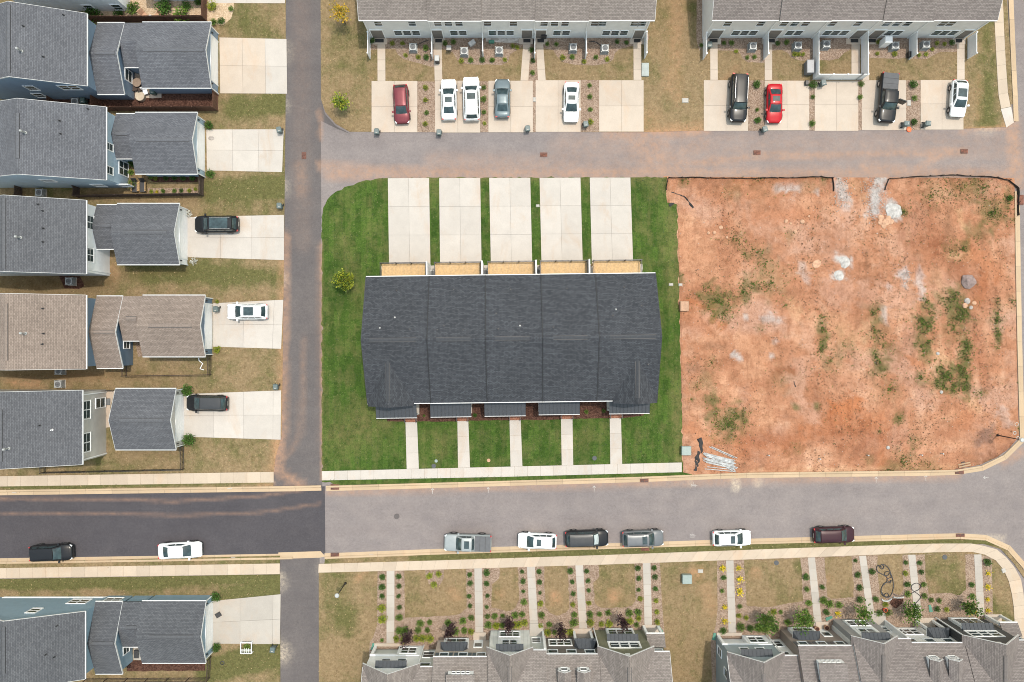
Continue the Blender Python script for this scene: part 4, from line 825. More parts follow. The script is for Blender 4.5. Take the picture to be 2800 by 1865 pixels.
xe_ = bz[0][1] - .25; window(h, (xe_, L1(0, 610, 1.5)[1], 1.5), 'E', 1.2, 1.5, 1); window(h, (xe_, L1(0, 590, 1.1)[1] + 1.2, 1.15), 'E', .9, 2.0, 1)
h, wx, zf, bz = left_house('house', 'pale blue house with grey roof and wooden fenced garden of flowers', L1, 852, 860, 1447, 138, blue_lt, sh_grey, [
    dict(abut=1, x1=1086, y0=915, y1=1275, vent=(930, 1020), oh=(0, 0, .25, .25), rname='link_roof', wname='link_wall', skip=(0, 1)), dict(x0=1086, x1=1587, y0=905, y1=1397, vent=(1090, 1520), oh=(.25, .3, .25, .25), rname='garage_roof', wname='garage_wall', skip=(0,))], vent=(910, 1275))
gdoor(h, bz[1]); vents(h, L1, [(710, 878, 'b'), (482, 972, 'b'), (490, 1077, 'b')], zf, (205, 1068))
for x0, x1, y0, y1, zr in ((858, 900, 1140, 1222, (4.3, 1.35)), (858, 900, 1328, 1412, (4.3, 1.35))): ew_win(h, L1, wx, x0, x1, y0, y1, 1, zr)
ew_win(h, L1, wx, 948, 1005, 1275, 1420, 2, (1.2, 2.0))
wy = L1(0, 1447, 5.6)[1] + .25
for x0, x1, c in ((335, 440, 1), (640, 740, 1), (865, 950, 1)):
    xa, za = L1.ns(x0, 1440, wy); xb, zb = L1.ns(x1, 1460, wy); window(h, ((xa + xb) / 2, wy, 4.2 if x0 < 600 else 1.5), 'S', 1.2, 1.2, c)
h, wx, zf, bz = left_house('house', 'white house with grey shingle roof beside the black parked SUV', L2, 692, 140, 732, 28, white_s, sh_grey3, [
    dict(abut=1, x1=940, y0=177, y1=532, vent=(808, 888), oh=(0, 0, .25, .25), rname='link_roof', wname='link_wall', skip=(0, 1)), dict(x0=940, x1=1443, y0=167, y1=656, vent=(990, 1335), oh=(.25, .3, .25, .25), rname='garage_roof', wname='garage_wall', skip=(0,))], vent=(125, 690))
gdoor(h, bz[1]); vents(h, L2, [(308, 173, 'b'), (345, 226, 'b'), (350, 366, 'b'), (348, 476, 'b')], zf, (165, 440))
ew_win(h, L2, wx, 697, 737, 252, 380, 2, (4.3, 1.4)); ew_win(h, L2, wx, 697, 737, 515, 642, 2, (4.3, 1.4)); downspout(h, wx + .06, L2(0, 738)[1] + .15, 5.4)
h, wx, zf, bz = left_house('house', 'blue house with tan brown shingle roof beside the white parked crossover', L2, 692, 903, 1497, 45, blue_nv, sh_tan, [
    dict(abut=1, x1=988, y0=912, y1=1490, vent=(745, 915), oh=(0, .25, .25, .25), rname='link_roof', wname='link_wall', skip=(0,)), dict(x0=988, x1=1145, y0=912, y1=1270, vent=(1010, 1095), oh=(0, 0, .25, .25), rname='breezeway_roof', wname='breezeway_wall', skip=(0, 1), gut=(1, 0)), dict(x0=1145, x1=1650, y0=905, y1=1397, vent=(1190, 1540), oh=(.25, .3, .25, .25), rname='garage_roof', wname='garage_wall', skip=(0,))], vent=(970, 1430))
gdoor(h, bz[2]); vents(h, L2, [(347, 1011, 'b'), (352, 1212, 'b'), (342, 1297, 'b')], zf, (205, 1210))
window(h, (bz[0][1] - .25, L2(0, 1297, 1.6)[1], 1.6), 'E', .9, 1.3, 1)
h, wx, zf, bz = left_house('house', 'beige house with dark grey roof standing apart from its own garage', L3, 662, 345, 942, 0, beige_s, sh_grey3, [], vent=(500, 920))
vents(h, L3, [(322, 627, 'b'), (420, 663, 'w')], zf, (70, 812))
ew_win(h, L3, wx, 664, 708, 430, 575, 2, (4.25, 1.45)); ew_win(h, L3, wx, 664, 712, 692, 838, 2, (4.25, 1.45)); ew_win(h, L3, wx, 755, 832, 412, 482, 1, (1.35, 1.9)); downspout(h, wx + .06, L3(0, 858)[1] + .12, 5.4); downspout(h, wx + .06, L3(0, 350)[1] - .1, 5.4)
xg0, yg = L3(928, 332, 2.9); xg1, yg1 = L3(1415, 822, 2.9)
g = thing('garage', ((xg0 + xg1) / 2, (yg + yg1) / 2, 0), 'detached beige garage with dark grey roof beside the black parked wagon', 'garage')
xv0, xv1 = L3(958, 0, 4.4)[0], L3(1308, 0, 4.4)[0]
gable(g, xg0, xg1, yg1, yg, 2.9, .43, 'x', beige_s, sh_grey3, vent=(xv0, xv1), rname='roof', wname='wall'); gdoor(g, (xg0, xg1, yg1, yg))
h, wx, zf, bz = left_house('house', 'sky blue corner house with dark grey roof below the wide dark street', L4, 682, 800, 1345, 25, blue_md, sh_grey2, [
    dict(abut=1, x1=985, y0=722, y1=1302, vent=(735, 912), oh=(0, .25, .25, .25), rname='link_roof', wname='link_wall', skip=(0,)), dict(x0=985, x1=1140, y0=722, y1=1085, vent=(1010, 1095), oh=(0, 0, .25, .25), rname='breezeway_roof', wname='breezeway_wall', skip=(0, 1), gut=(1, 0)), dict(x0=1140, x1=1655, y0=718, y1=1215, vent=(1195, 1550), oh=(.25, .3, .25, .25), rname='garage_roof', wname='garage_wall', skip=(0,))], vent=(925, 1300))
gdoor(h, bz[2]); vents(h, L4, [(460, 914, 'b'), (370, 1146, 'b'), (440, 1165, 'b')], zf); window(h, (bz[0][1] - .25, L4(0, 1100, 1.6)[1], 1.6), 'E', .9, 1.3, 1)
wy = L4(0, 800, 5.6)[1] - .25
for x0, x1, y0, y1, c in ((540, 735, 700, 742, 2), (205, 345, 772, 818, 1)):
    xa, za = L4.ns(x0, y0, wy); xb, zb = L4.ns(x1, y1, wy); window(h, ((xa + xb) / 2, wy, (za + zb) / 2), 'N', 1.0 * c, 1.35, c)
wy2 = bz[0][3] - .25; xa, za = L4.ns(905, 710, wy2); window(h, (xa, wy2, 1.5), 'N', 1.7, 1.2, 2); MB().box(wx - 12, wx, wy + .001, wy + .06, .02, .4).part('foundation_band', white, h)
# white house at the upper edge
xb, yb = L1(1050, 92); h = thing('house', (xb - 5, yb + 4, 0), 'white two storey house above the tan gravel court', 'house')
gable(h, xb - 12, xb + .3, yb - .3, yb + 8.2, 5.6, .47, 'y', white_s, sh_grey, oh=(.3, .3, .3, .3))
for x0, x1, y0, y1 in ((670, 765, 40, 82), (895, 990, 35, 77)):
    xa, za = L1.ns(x0, y0, yb); xc, zc = L1.ns(x1, y1, yb); window(h, ((xa + xc) / 2, yb, (za + zc) / 2), 'S', .95, 1.35, 1)
MB().box(xb + .002, L1(1240, 0)[0], yb + 2.6, yb + 7, 0, 2.6).part('link_wall', white_s, h); gx0, gy = L1(1242, 10); gx1 = L1(1640, 10)[0]
gable(h, gx0 - .3, gx1 + .3, gy - .25, gy + 7, 2.9, .43, 'x', white_s, sh_grey, oh=(.3, .3, .25, .25), rname='garage_roof', wname='garage_wall'); gdoor(h, (gx0, gx1 + .3, gy, gy + 6.7))

# ------------------------------------------------------------------ dark-roofed townhouses in the centre
ROT = R(.72); mc = Vector(((860 + .42481 * 1268 - 1400) * MPP * .938, -(752 + 1099 - 1865) / 2 * MPP * .938, 0))
mt = thing('townhouse_row', mc, 'row of five townhouses under one long charcoal shingle roof with wooden decks', 'townhouses', rot=ROT)
def ml(t, x, y, z=0):
    p = Vector((*t(x, y, z), 0)) - mc; c, s = math.cos(-ROT), math.sin(-ROT); return (p.x * c - p.y * s, p.x * s + p.y * c)
class LocalRoot:                 # lets gable() build in the row's own frame
    pass
def mpart(mb, name, mats, parent=mt): return mb.part(name, mats, parent, local=True)
_old_part = MB.part
def local_part(s, name, mats, parent, smooth=False, local=False): return _old_part(s, name, mats, parent, smooth, True)
MB.part = local_part
hx, yN, yS = 15.6, 6.84, -6.84
cuts = [-hx, ml(M2, 722, 100, 8.8)[0], ml(M2, 1098, 100, 8.8)[0], ml(M2, 1468, 100, 8.8)[0], ml(M2, 1832, 100, 8.8)[0], hx]
msl = .46; townwall = siding('siding_grey', (.45, .46, .47)); zfs = []
for k in range(5):
    dz = (.0, .1, .04, .1, .0)[k]
    vx = [(ml(M2, a, 185, 8.7)[0], ml(M2, b, 185, 8.7)[0]) for a, b in ((350, 655), (783, 1005), (1160, 1384), (1537, 1757), (1903, 2200))][k]
    zfs.append(gable(mt, cuts[k] + (0 if k == 0 else .002), cuts[k + 1], yS, yN, 5.6 + dz, msl, 'x', townwall, sh_char, oh=(.3 if k == 0 else 0, .3 if k == 4 else 0, .35, .35), vent=vx, rname='roof_section', wname='unit_wall', skip_rake=(0, 1)))
for x, d in ((-hx, -1), (hx, 1)):
    r = MB()
    for s in (-1, 1):
        q = [(x, s * yN, 5.6), (x + d * .05, s * yN, 5.6), (x + d * .05, 0, 5.6 + msl * yN), (x, 0, 5.6 + msl * yN)]; r.hexa([(p[0], p[1], p[2] - .2) for p in q] + [(p[0], p[1], p[2] + .012) for p in q])
    r.part('rake_board', plastic_dk, mt)
for cx_ in cuts[1:-1]:
    m = MB()
    for sgn in (-1, 1):
        q = [(cx_ - .035, sgn * yN, 5.76), (cx_ + .035, sgn * yN, 5.76), (cx_ + .035, 0, 5.76 + msl * yN), (cx_ - .035, 0, 5.76 + msl * yN)]
        if sgn > 0: q = q[::-1]
        m.hexa([(p[0], p[1], p[2] - .1) for p in q] + q)
    m.part('roof_seam', black, mt)
# front cross gables on the end units
for (xa, xb_, vx, va, vb) in ((345, 640, 472, 290, 580), (1920, 2205, 2065, 275, 560)):
    x0, x1 = ml(M2, xa, 600, 5.6)[0], ml(M2, xb_, 580, 5.6)[0]; y0 = yS - .28; sl = .82; half = (x1 - x0) / 2; ln = 5.72 + sl * half
    yb_ = yS + (ln - 5.6) / msl + .2; gy0, gy1 = ml(M2, vx, vb, 7)[1], ml(M2, vx, va, 7)[1]
    gable(mt, x0, x1, y0, yb_, 5.72, sl, 'y', townwall, sh_char, oh=(.3, .3, .28, .2), vent=(gy0, gy1), rname='cross_gable', wname='gable_wall', skip_rake=(0, 1), gut=(0, 0), z0=4.0)
for t, x, y, c in [(M1, 528, 810, 'b'), (M1, 895, 805, 'b'), (M1, 1262, 803, 'b'), (M1, 1625, 800, 'b'), (M1, 1992, 790, 'b'), (M1, 2105, 908, 'b'), (M1, 1940, 932, 'w'), (M2, 517, 42, 'w'), (M2, 420, 110, 'w'), (M2, 613, 118, 'b'), (M2, 833, 97, 'b'), (M2, 790, 122, 'b'), (M2, 957, 125, 'b'), (M2, 1168, 17, 'b'), (M2, 1183, 115, 'b'), (M2, 1322, 95, 'w'), (M2, 1553, 18, 'b'), (M2, 1537, 107, 'b'), (M2, 1920, 30, 'b'), (M2, 2147, 345, 'b')]:
    z = 7.5
    for _ in range(6): lx, ly = ml(t, x, y, z); z = 5.65 + msl * (yN - abs(ly))
    MB().cyl((lx, ly), .09, z - .12, z + .04, 8).cyl((lx, ly), .045, z, z + .3, 8).part('vent_pipe', steel if c == 'w' else plastic_dk, mt)
# metal porch roofs of separate standing-seam panels, brick stoops, posts
porch = [(397, 660, 597, 690, 585, 662), (747, 1010, 595, 683, 917, 992), (1095, 1360, 590, 677, 1253, 1329), (1443, 1708, 585, 668, 1583, 1662), (1897, 2157, 577, 662, 1898, 1976)]
wallS = yS + .35
for (xa, xb_, ya, yb_, sa, sb) in porch:
    x0, y1 = ml(M2, xa, yb_, 2.8); x1, _ = ml(M2, xb_, yb_, 2.8); _, y0 = ml(M2, xa, ya, 3.4); n = 11
    y0 = wallS; pw = (x1 - x0) / n; z1, z0_ = 2.8, 2.8 + .26 * (y0 - y1)
    for k in range(n):
        a, b = x0 + k * pw, x0 + (k + 1) * pw - .012
        q = [(a, y1, z1), (b, y1, z1), (b, y0, z0_), (a, y0, z0_)]; m = MB().hexa([(p[0], p[1], p[2] - .05) for p in q] + q)
        q2 = [(b - .035, y1, z1), (b, y1, z1), (b, y0, z0_), (b - .035, y0, z0_)]; m.hexa([(p[0], p[1], p[2] + .001) for p in q2] + [(p[0], p[1], p[2] + .045) for p in q2]); m.part('metal_roof_panel', metal_roof, mt)
    MB().box(x0, x1, y1 - .07, y1 - .002, z1 - .16, z1 - .03).part('porch_gutter', eave_w, mt)
    MB().box(x0 + .1, x1 - .1, y1 + .15, y1 + .32, z1 - .32, z1 - .06).part('porch_beam', white, mt)
    for xx in (x0 + .22, x1 - .22): MB().box(xx - .09, xx + .09, y1 + .15, y1 + .33, .3, z1 - .32).part('porch_post', white, mt)
    MB().box(x0 + .05, x1 - .05, y1 + .12, wallS, 0, .34).part('porch_floor', con_grey, mt)
    s0, s1 = ml(M2, sa, yb_, 0)[0], ml(M2, sb, yb_, 0)[0]
    for k in range(3): MB().box(s0, s1, y1 + .12 - .3 * (k + 1), y1 + .12 - .3 * k - .003, 0, .34 - .1 * k).part('brick_step', brick_m, mt)
    for xx in (s0 + .04, s1 - .04):
        MB().box(xx - .03, xx + .03, y1 - .75, y1 + .1, 1.0, 1.06).box(xx - .03, xx + .03, y1 - .75, y1 - .68, .05, 1.0).box(xx - .02, xx + .02, y1 - .68, y1 + .1, .5, .54).part('stair_railing', black, mt)
    xm = (x0 + x1) / 2; window(mt, (xm - .8, wallS, 1.6), 'S', 1.6, 1.4, 2); d = MB().obox((s0 / 2 + s1 / 2, wallS - .03, 1.4), (1, 0), .48, .04, 1.05); d.part('front_door', plastic_dk, mt); window(mt, (xm, wallS, 4.4), 'S', 2.2, 1.3, 2)
    MB().box(x1 + .1, x1 + .2, wallS - .12, wallS - .01, .1, 5.4).part('downspout', white, mt)
# wooden decks with black railings and white privacy screens, garage doors below
wallN = yN - .35
for (xa, xb_, ya, yb_, scr) in ((432, 722, 640, 718, 1), (777, 1072, 636, 715, 1), (1117, 1415, 631, 712, 1), (1452, 1752, 626, 710, 1), (1792, 2097, 623, 705, 0)):
    dz = 2.75; x0, y1 = ml(M1, xa, ya, dz); x1, _ = ml(M1, xb_, ya, dz); y0 = wallN
    nb = round((x1 - x0) / .15); m = MB(); bw = (x1 - x0) / nb
    for k in range(nb): m.box(x0 + k * bw, x0 + (k + 1) * bw - .012, y0 + .003, y1, dz - .04, dz - random.uniform(0, .006))
    tag(m.part('deck_boards', deckwood, mt), kind='stuff')
    MB().box(x0, x1, y1 - .12, y1 - .02, dz - .3, dz - .045).box(x0, x0 + .08, y0 + .01, y1 - .13, dz - .3, dz - .045).box(x1 - .08, x1, y0 + .01, y1 - .13, dz - .3, dz - .045).part('deck_frame', deckwood, mt)
    for xx in (x0 + .1, (x0 + x1) / 2, x1 - .1): MB().box(xx - .08, xx + .08, y1 - .29, y1 - .13, 0, dz - .3).part('deck_post', deckwood, mt)
    r = MB().box(x0 - .02, x1 + .02, y1 - .01, y1 + .05, dz + .98, dz + 1.04).box(x0 - .02, x1 + .02, y1 - .0, y1 + .04, dz + .1, dz + .14).box(x0 - .03, x0 + .03, y0 + .02, y1 - .012, dz + .98, dz + 1.04).box(x1 - .03, x1 + .03, y0 + .02, y1 - .012, dz + .98, dz + 1.04)
    k = x0
    while k < x1: r.box(k - .012, k + .012, y1 + .008, y1 + .032, dz, dz + .98); k += .13
    k = y0 + .1
    while k < y1:
        for xx in (x0, x1): r.box(xx - .012, xx + .012, k - .012, k + .012, dz, dz + .98)
        k += .13
    for kk in range(4): xx = x0 + (x1 - x0) * kk / 3; r.box(xx - .05, xx + .05, y1 - .03, y1 + .07, dz - .3, dz + 1.1)
    r.part('deck_railing', black, mt)
    if scr: MB().box(x1 + .08, x1 + .22, y0 + .01, y1 + .08, .0, dz + 1.6).part('privacy_screen', vinyl, mt)
    xm = (x0 + x1) / 2; garage_door(mt, (xm - .1, wallN, 1.1), 'N', 4.6, 2.15); window(mt, (xm - 1.2, wallN, 4.2), 'N', 1.6, 1.3, 2); dd = MB().obox((xm + 1.2, wallN + .03, 3.85), (1, 0), .8, .03, 1.02); dd.part('patio_door', glass, mt)
MB.part = _old_part

# ------------------------------------------------------------------ rear facades of the townhouse rows along the top
def top_row(label, x0, x1, cuts, wins_up, wins_lo, doors, roof, wall, tX):
    wy = 34.83; ye = 34.48; r = thing('townhouse_row', ((x0 + x1) / 2, wy + 6.5, 0), label, 'townhouses')
    xs = [x0] + cuts + [x1]; zf = None
    for k in range(5):
        dz = (.0, .12, .04, .12, .0)[k]
        gable(r, xs[k] + (.002 if k else 0), xs[k + 1], ye + (.12, 0, .08, 0, .1)[k], ye + 13.7, 5.6 + dz, .46, 'x', wall, roof, oh=(.3 if k == 0 else 0, .3 if k == 4 else 0, wy - ye - (.12, 0, .08, 0, .1)[k] + (0, .002, 0, .003, 0)[k], .35), rname='roof_section', wname='unit_wall', skip_rake=(1,) if k == 0 else ((0,) if k == 4 else (0, 1)))
    for t, x in wins_up:
        X = t.ns(x, 255, wy)[0]; window(r, (X, wy, 4.15), 'S', .78, 1.2, 1, .07)
    for t, x in wins_lo:
        X = t.ns(x, 335, wy)[0]; window(r, (X, wy, 1.55), 'S', .8, 1.25, 1, .08)
    for t, xa, xb in doors:
        a, b = t.ns(xa, 355, wy)[0], t.ns(xb, 355, wy)[0]
        f = MB().box(a - .1, a, wy - .08, wy + .02, 0, 2.35).box(b, b + .1, wy - .08, wy + .02, 0, 2.35).box(a - .1, b + .1, wy - .08, wy + .02, 2.351, 2.47)
        d = f.part('back_door', white, r); MB().box(a + .001, b - .001, wy - .03, wy - .002, .0, 2.35).part('shaded_recess_leaf', plain('door_dark', (.17, .15, .135), .6) if 'door_dark' not in MATS else MATS['door_dark'], d)  # flat dark leaf stands in for the shade of the entry recess
        MB().box(a - .3, b + .25, wy - .75, wy - .085, 0, .1).part('door_step', con_old, r); MB().box(a + .2, b - .15, wy - .55, wy - .15, .101, .12).part('door_mat', rubber, d)
    for c in cuts + [x0 + .4, x1 - .4]: MB().box(c - .05, c + .05, wy - .1, wy - .01, .05, 5.45).part('downspout', white, r)
    return r
wall_g = siding('siding_light_grey', (.70, .70, .705)); wall_g2 = siding('siding_warm_grey', (.68, .675, .675))
X = lambda t, x: t(x, 235, 5.6)[0]
r = top_row('grey sided townhouse row with brownish roof facing five driveways with the dark red car', X(T1, 487), X(T2, 1720), [X(T1, 1193), X(T1, 1743), X(T2, 497), X(T2, 1047)],
        [(T1, 695), (T1, 1040), (T1, 1300), (T1, 1407), (T1, 1515), (T1, 1805), (T2, 275), (T2, 587), (T2, 693), (T2, 800), (T2, 1100), (T2, 1180), (T2, 1505), (T2, 1585)],
        [(T1, 893), (T1, 983), (T1, 1075), (T1, 1462), (T1, 1552), (T2, 62), (T2, 152), (T2, 242), (T2, 720), (T2, 812), (T2, 1222), (T2, 1312), (T2, 1402)],
        [(T1, 625, 745), (T1, 1245, 1345), (T2, 360, 465), (T2, 505, 605), (T2, 1500, 1600)], sh_taupe, wall_g, T1)
top_row('grey sided townhouse row with brownish roof facing the driveways with the red sedan', X(T3, 250), X(T4, 1485), [X(T3, 938), X(T3, 1468), X(T4, 312), X(T4, 832)],
        [(T3, 398), (T3, 735), (T3, 972), (T3, 1080), (T3, 1190), (T3, 1463), (T3, 1720), (T4, 335), (T4, 440), (T4, 545), (T4, 902), (T4, 985)],
        [(T3, 490), (T3, 580), (T3, 668), (T3, 1040), (T3, 1128), (T3, 1422), (T3, 1507), (T3, 1595), (T4, 375), (T4, 462), (T4, 855), (T4, 940), (T4, 1028)],
        [(T3, 225, 340), (T3, 810, 930), (T3, 1680, 1790), (T4, 180, 290), (T4, 1085, 1180)], sh_taupe2, wall_g2, T3)

# ------------------------------------------------------------------ ornate fronts of the townhouse rows along the bottom
def metal_awning(r, x0, x1, yw, yo, zi, zo, hip=0.0, n=None):
    """pent or hipped standing-seam roof against a wall facing north; yw wall, yo outer edge"""
    n = n or max(3, round((x1 - x0) / .42)); p = (x1 - x0) / n; root = None
    for k in range(n):
        a, b = x0 + k * p, x0 + (k + 1) * p - .012
        def zi_(x): 
            f = min(1, (x - x0) / hip, (x1 - x) / hip) if hip else 1
            return max(.02, f)
        fa, fb = zi_(a), zi_(b)
        q = [(a, yo, zo), (b, yo, zo), (b, yo + (yw - yo) * fb, zo + (zi - zo) * fb), (a, yo + (yw - yo) * fa, zo + (zi - zo) * fa)]
        m = MB().hexa([(v[0], v[1], v[2] - .05) for v in q[::-1]] + q[::-1])
        q2 = [(b - .04, yo, zo), (b, yo, zo), (b, q[2][1], q[2][2]), (b - .04, q[2][1], q[2][2])][::-1]; m.hexa([(v[0], v[1], v[2] + .001) for v in q2] + [(v[0], v[1], v[2] + .04) for v in q2])
        m.part('metal_roof_panel', metal_roof, r)
    MB().box(x0 + .02, x1 - .02, min(yw - .01, yo - .12), yo - .06, zo - .22, zo - .055).part('awning_beam', white, r)
    if hip:
        for sgn, xx in ((-1, x0), (1, x1)):
            xh = xx - sgn * hip; q = [(xx, yo, zo), (xx, yw, zo), (xh, yw, zi)]
            m = MB(); m.poly(q if sgn < 0 else q[::-1]); m.part('metal_roof_hip', metal_roof, r)
def bottom_row(label, dx, dy, cols, roof, shut):
    U1, LK, U2, U3, U4, U5, L5 = cols
    r = thing('townhouse_row', (.5 + dx, -41 + dy, 0), label, 'townhouses')
    o = Vector((dx, dy, 0))
    class S: pass
    def pt(mb, name, m, par=r):
        mb.v = [(x + dx, y + dy, z) for x, y, z in mb.v]; return mb.part(name, m, par)
    def bx(name, m, *a): return pt(MB().box(*a), name, m)
    def win(x, y, z, w, h, c=1, **k): return window(r, (x + dx, y + dy, z), 'N', w, h, c, **k)
    def gab(x0, x1, yf, wall, slope=.9, ez=5.6, ln=6.5, oh=.3, vent=1, z0=0, **k):
        gable(r, x0 + dx, x1 + dx, yf - ln + dy, yf + dy, ez, slope, 'y', wall, roof, oh=(.31, .31, .1, oh), vent=(yf - ln + dy + .5, yf - 1.2 + dy) if vent else None, rname='cross_gable', wname='gable_wall', z0=z0, skip_rake=(0,), gut=(0, 0), **k)
    def slope_roof(x0, x1, ye, ez=5.6, sl=.55, ln=12.5, wall=None, oh=.3, dz=0, rake=()):
        """one main roof section, eave facing north at ye, ridge ln/2 behind"""
        gable(r, x0 + dx, x1 + dx, ye - ln + dy, ye + dy, ez + dz, sl, 'x', wall, roof, oh=(.3 if 0 in rake else 0, .3 if 1 in rake else 0, .3, oh), rname='roof_section', wname='unit_wall', skip_rake=tuple(k for k in (0, 1) if k not in rake), gut=(1, 1))
    # main roof sections and their walls
    slope_roof(-16.1, -8.5, -35.15, wall=LK, rake=(0,), dz=.0)
    slope_roof(-8.498, -2.57, -34.05, wall=U2, dz=.05); slope_roof(-2.568, 3.7, -33.35, wall=LK, oh=.5)
    slope_roof(3.702, 9.45, -33.76, wall=U4, dz=.05, oh=.34); slope_roof(9.452, 17.0, -33.5, wall=L5, rake=(1,))
    # unit 1: gable over an open porch
    yw = -35.05
    gab(-16.1, -9.9, yw + .3, U1, .9, z0=2.75)
    bx('bay_wall', white_s, -12.9, -10.2, yw - 1.5, yw + .06, 0, 2.75); bx('porch_floor', con_old, -15.8, -12.9, yw - .0, yw + .35, 0, .15)
    bx('porch_beam', white, -15.85, -12.9, yw - .1, yw + .12, 2.5, 2.748); bx('porch_column', white, -15.8, -15.5, yw - .15, yw + .12, .15, 2.5); bx('front_door', MATS['door_dark'], -14.3, -13.3, yw - .62, yw - .5, .15, 2.25)
    xa, xb = B1.ns(1015, 1200, yw)[0], B1.ns(1200, 1200, yw)[0]; win((xa + xb) / 2, yw + .06, 1.5, xb - xa - .1, 1.5, 2, trim=.14)
    for x in (842, 1028): win(B1.ns(x, 1310, yw)[0], yw, 4.4, .85, 1.3)
    a, b = B1(715, 1325, 5.8)[0], B1(1085, 1325, 5.8)[0]; metal_awning(r, a + dx, b + dx, yw + .01 + dy, yw + .65 + dy, 6.1, 5.72)
    bx('side_wall', U1, -15.84, -15.62, -46.5, -35.2, 0, 5.3)
    for yy, zz in ((-36.3, 1.6), (-37.6, 4.3), (-40, 4.3)): window(r, (-15.84 + dx, yy + dy, zz), 'W', .8, 1.4)
    # link 1
    yl = -35.45; win(B1.ns(1340, 1245, yl)[0], yl + .0, 1.55, 1.1, 1.5); win(B1.ns(1300, 1365, yl)[0], yl, 4.5, 1.0, 1.2)
    # unit 2
    yw = -34.35; xa, xb = B1.ns(1550, 1100, yw)[0], B1.ns(1790, 1100, yw)[0]
    bx('window_bay', white, xa - .25, xb + .25, yw + .002, yw + .35, .3, 2.5); win((xa + xb) / 2, yw + .35, 1.45, xb - xa - .2, 1.5, 2)
    a, b = B1(1480, 1130, 2.65)[0], B1(1800, 1130, 2.65)[0]; metal_awning(r, a + dx, b + dx, yw + dy, yw + .75 + dy, 3.25, 2.65, .45)
    for x in (1520, 1743, 1957):
        c = B1.ns(x, 1250, yw)[0]; win(c, yw, 4.5, .85, 1.35)
        for s in (-1, 1): bx('shutter', shut, c + s * .76 - .19, c + s * .76 + .19, yw + .003, yw + .05, 3.8, 5.2)
    a, b = B1(1865, 1060)[0], B1(2015, 1060)[0]; bx('porch_floor', con_old, a, b, yw + .002, yw + .9, 0, .15); f = bx('front_door', white, a + .1, b - .3, yw + .002, yw + .06, .15, 2.3)
    pt(MB().box(a + .25, b - .45, yw + .061, yw + .085, 1.2, 2.1), 'pane', glass, f)
    # shed dormer of unit 2
    yd, zd = -35.25, 6.25
    d = bx('dormer', white, -6.8, -4.1, yd - 2.5, yd, 6.0, 7.3)
    for k in range(4): window(d, (-6.2 + k * .5 + dx, yd + dy, 6.85), 'N', .3, .4, 1, .05, rail=False, name='dormer_window')
    q = [(-6.95, yd + .04, 7.42), (-3.95, yd + .04, 7.42), (-3.95, yd - 4.5, 8.7), (-6.95, yd - 4.5, 8.7)][::-1]
    m = MB(); m.hexa([(x, y, z - .1) for x, y, z in q] + q); m.uv = [[(p[0], p[1]) for p in q]] * 6 if False else m.uv; pt(shingle_top(q), 'dormer_roof', roof)
    # unit 3
    yw = -33.2
    gab(-2.75, 2.3, yw + .2, U3, .9, oh=.2)
    xa, xb = B2.ns(70, 1020, yw)[0], B2.ns(302, 1020, yw)[0]; bx('window_bay', white, xa - .15, xb + .15, yw + .002, yw + .1, .5, 5.2)
    win((xa + xb) / 2, yw + .1, 1.6, xb - xa - .1, 1.4, 3); win((xa + xb) / 2, yw + .1, 4.1, (xb - xa) * .75, 1.4, 2, trim=.16)
    a, b = B2(25, 1125, 6)[0], B2(350, 1125, 6)[0]; metal_awning(r, a + dx, b + dx, yw + .01 + dy, yw + .65 + dy, 6.3, 5.85)
    # link 3
    yl = -33.85; bx('porch_floor', con_grey, 2.02, 3.6, yl + .002, yl + 1.4, 0, .15); win(2.75, yl, 1.5, .9, 1.3); win(2.85, yl, 4.6, .85, .9); bx('side_post', white, 3.45, 3.65, yl + .003, yl + .6, .0, 5.3)
    # unit 4
    yw = -34.1
    xa, xb = B2.ns(650, 1100, yw)[0], B2.ns(905, 1100, yw)[0]; win((xa + xb) / 2, yw, 1.5, xb - xa - .1, 1.5, 3, trim=.16)
    for x in (692, 910, 1127): win(B2.ns(x, 1210, yw)[0], yw, 4.35, .95, 1.4)
    metal_awning(r, 6.95 + dx, 9.45 + dx, yw + .01 + dy, yw + .95 + dy, 3.4, 2.75, .45); bx('porch_floor', con_old, 6.95, 9.2, yw + .002, yw + 1.1, 0, .15)
    for x in (7.1, 9.0): bx('porch_column', white, x - .13, x + .13, yw + .6, yw + .86, .15, 2.53)
    f = bx('front_door', MATS['door_dark'], 7.7, 8.6, yw + .002, yw + .05, .15, 2.25)
    for xa, xb in ((4.95, 6.15), (6.98, 8.22)):
        yd = -34.9; d = pt(MB().box(xa, xb, yd - 2.2, yd, 6.1, 7.25), 'dormer', white); window(d, ((xa + xb) / 2 + dx, yd + dy, 6.75), 'N', .62, .72, 1, .07, name='dormer_window')
        gable(r, xa - .12 + dx, xb + .12 + dx, yd - 3.6 + dy, yd + .05 + dy, 7.3, .8, 'y', white, roof, oh=(.12, .12, .1, .05), z0=7.0, rname='dormer_roof', wname='dormer_gable', skip_rake=(0,), gut=(0, 0))
    # unit 5
    yw = -33.2
    gab(9.2, 15.35, yw + .3, U5, .9)
    xa, xb = B2.ns(1335, 980, yw + .3)[0], B2.ns(1635, 980, yw + .3)[0]; bx('window_bay', white, xa - .1, xb + .1, yw + .002, yw + .3, .2, 2.7); win((xa + xb) / 2, yw + .3, 1.5, xb - xa - .2, 1.5, 3, trim=.12)
    a, b = B2(1325, 1005, 3.2)[0], B2(1690, 1005, 3.2)[0]; metal_awning(r, a + dx, b + dx, yw + .01 + dy, yw + .75 + dy, 3.62, 3.22)
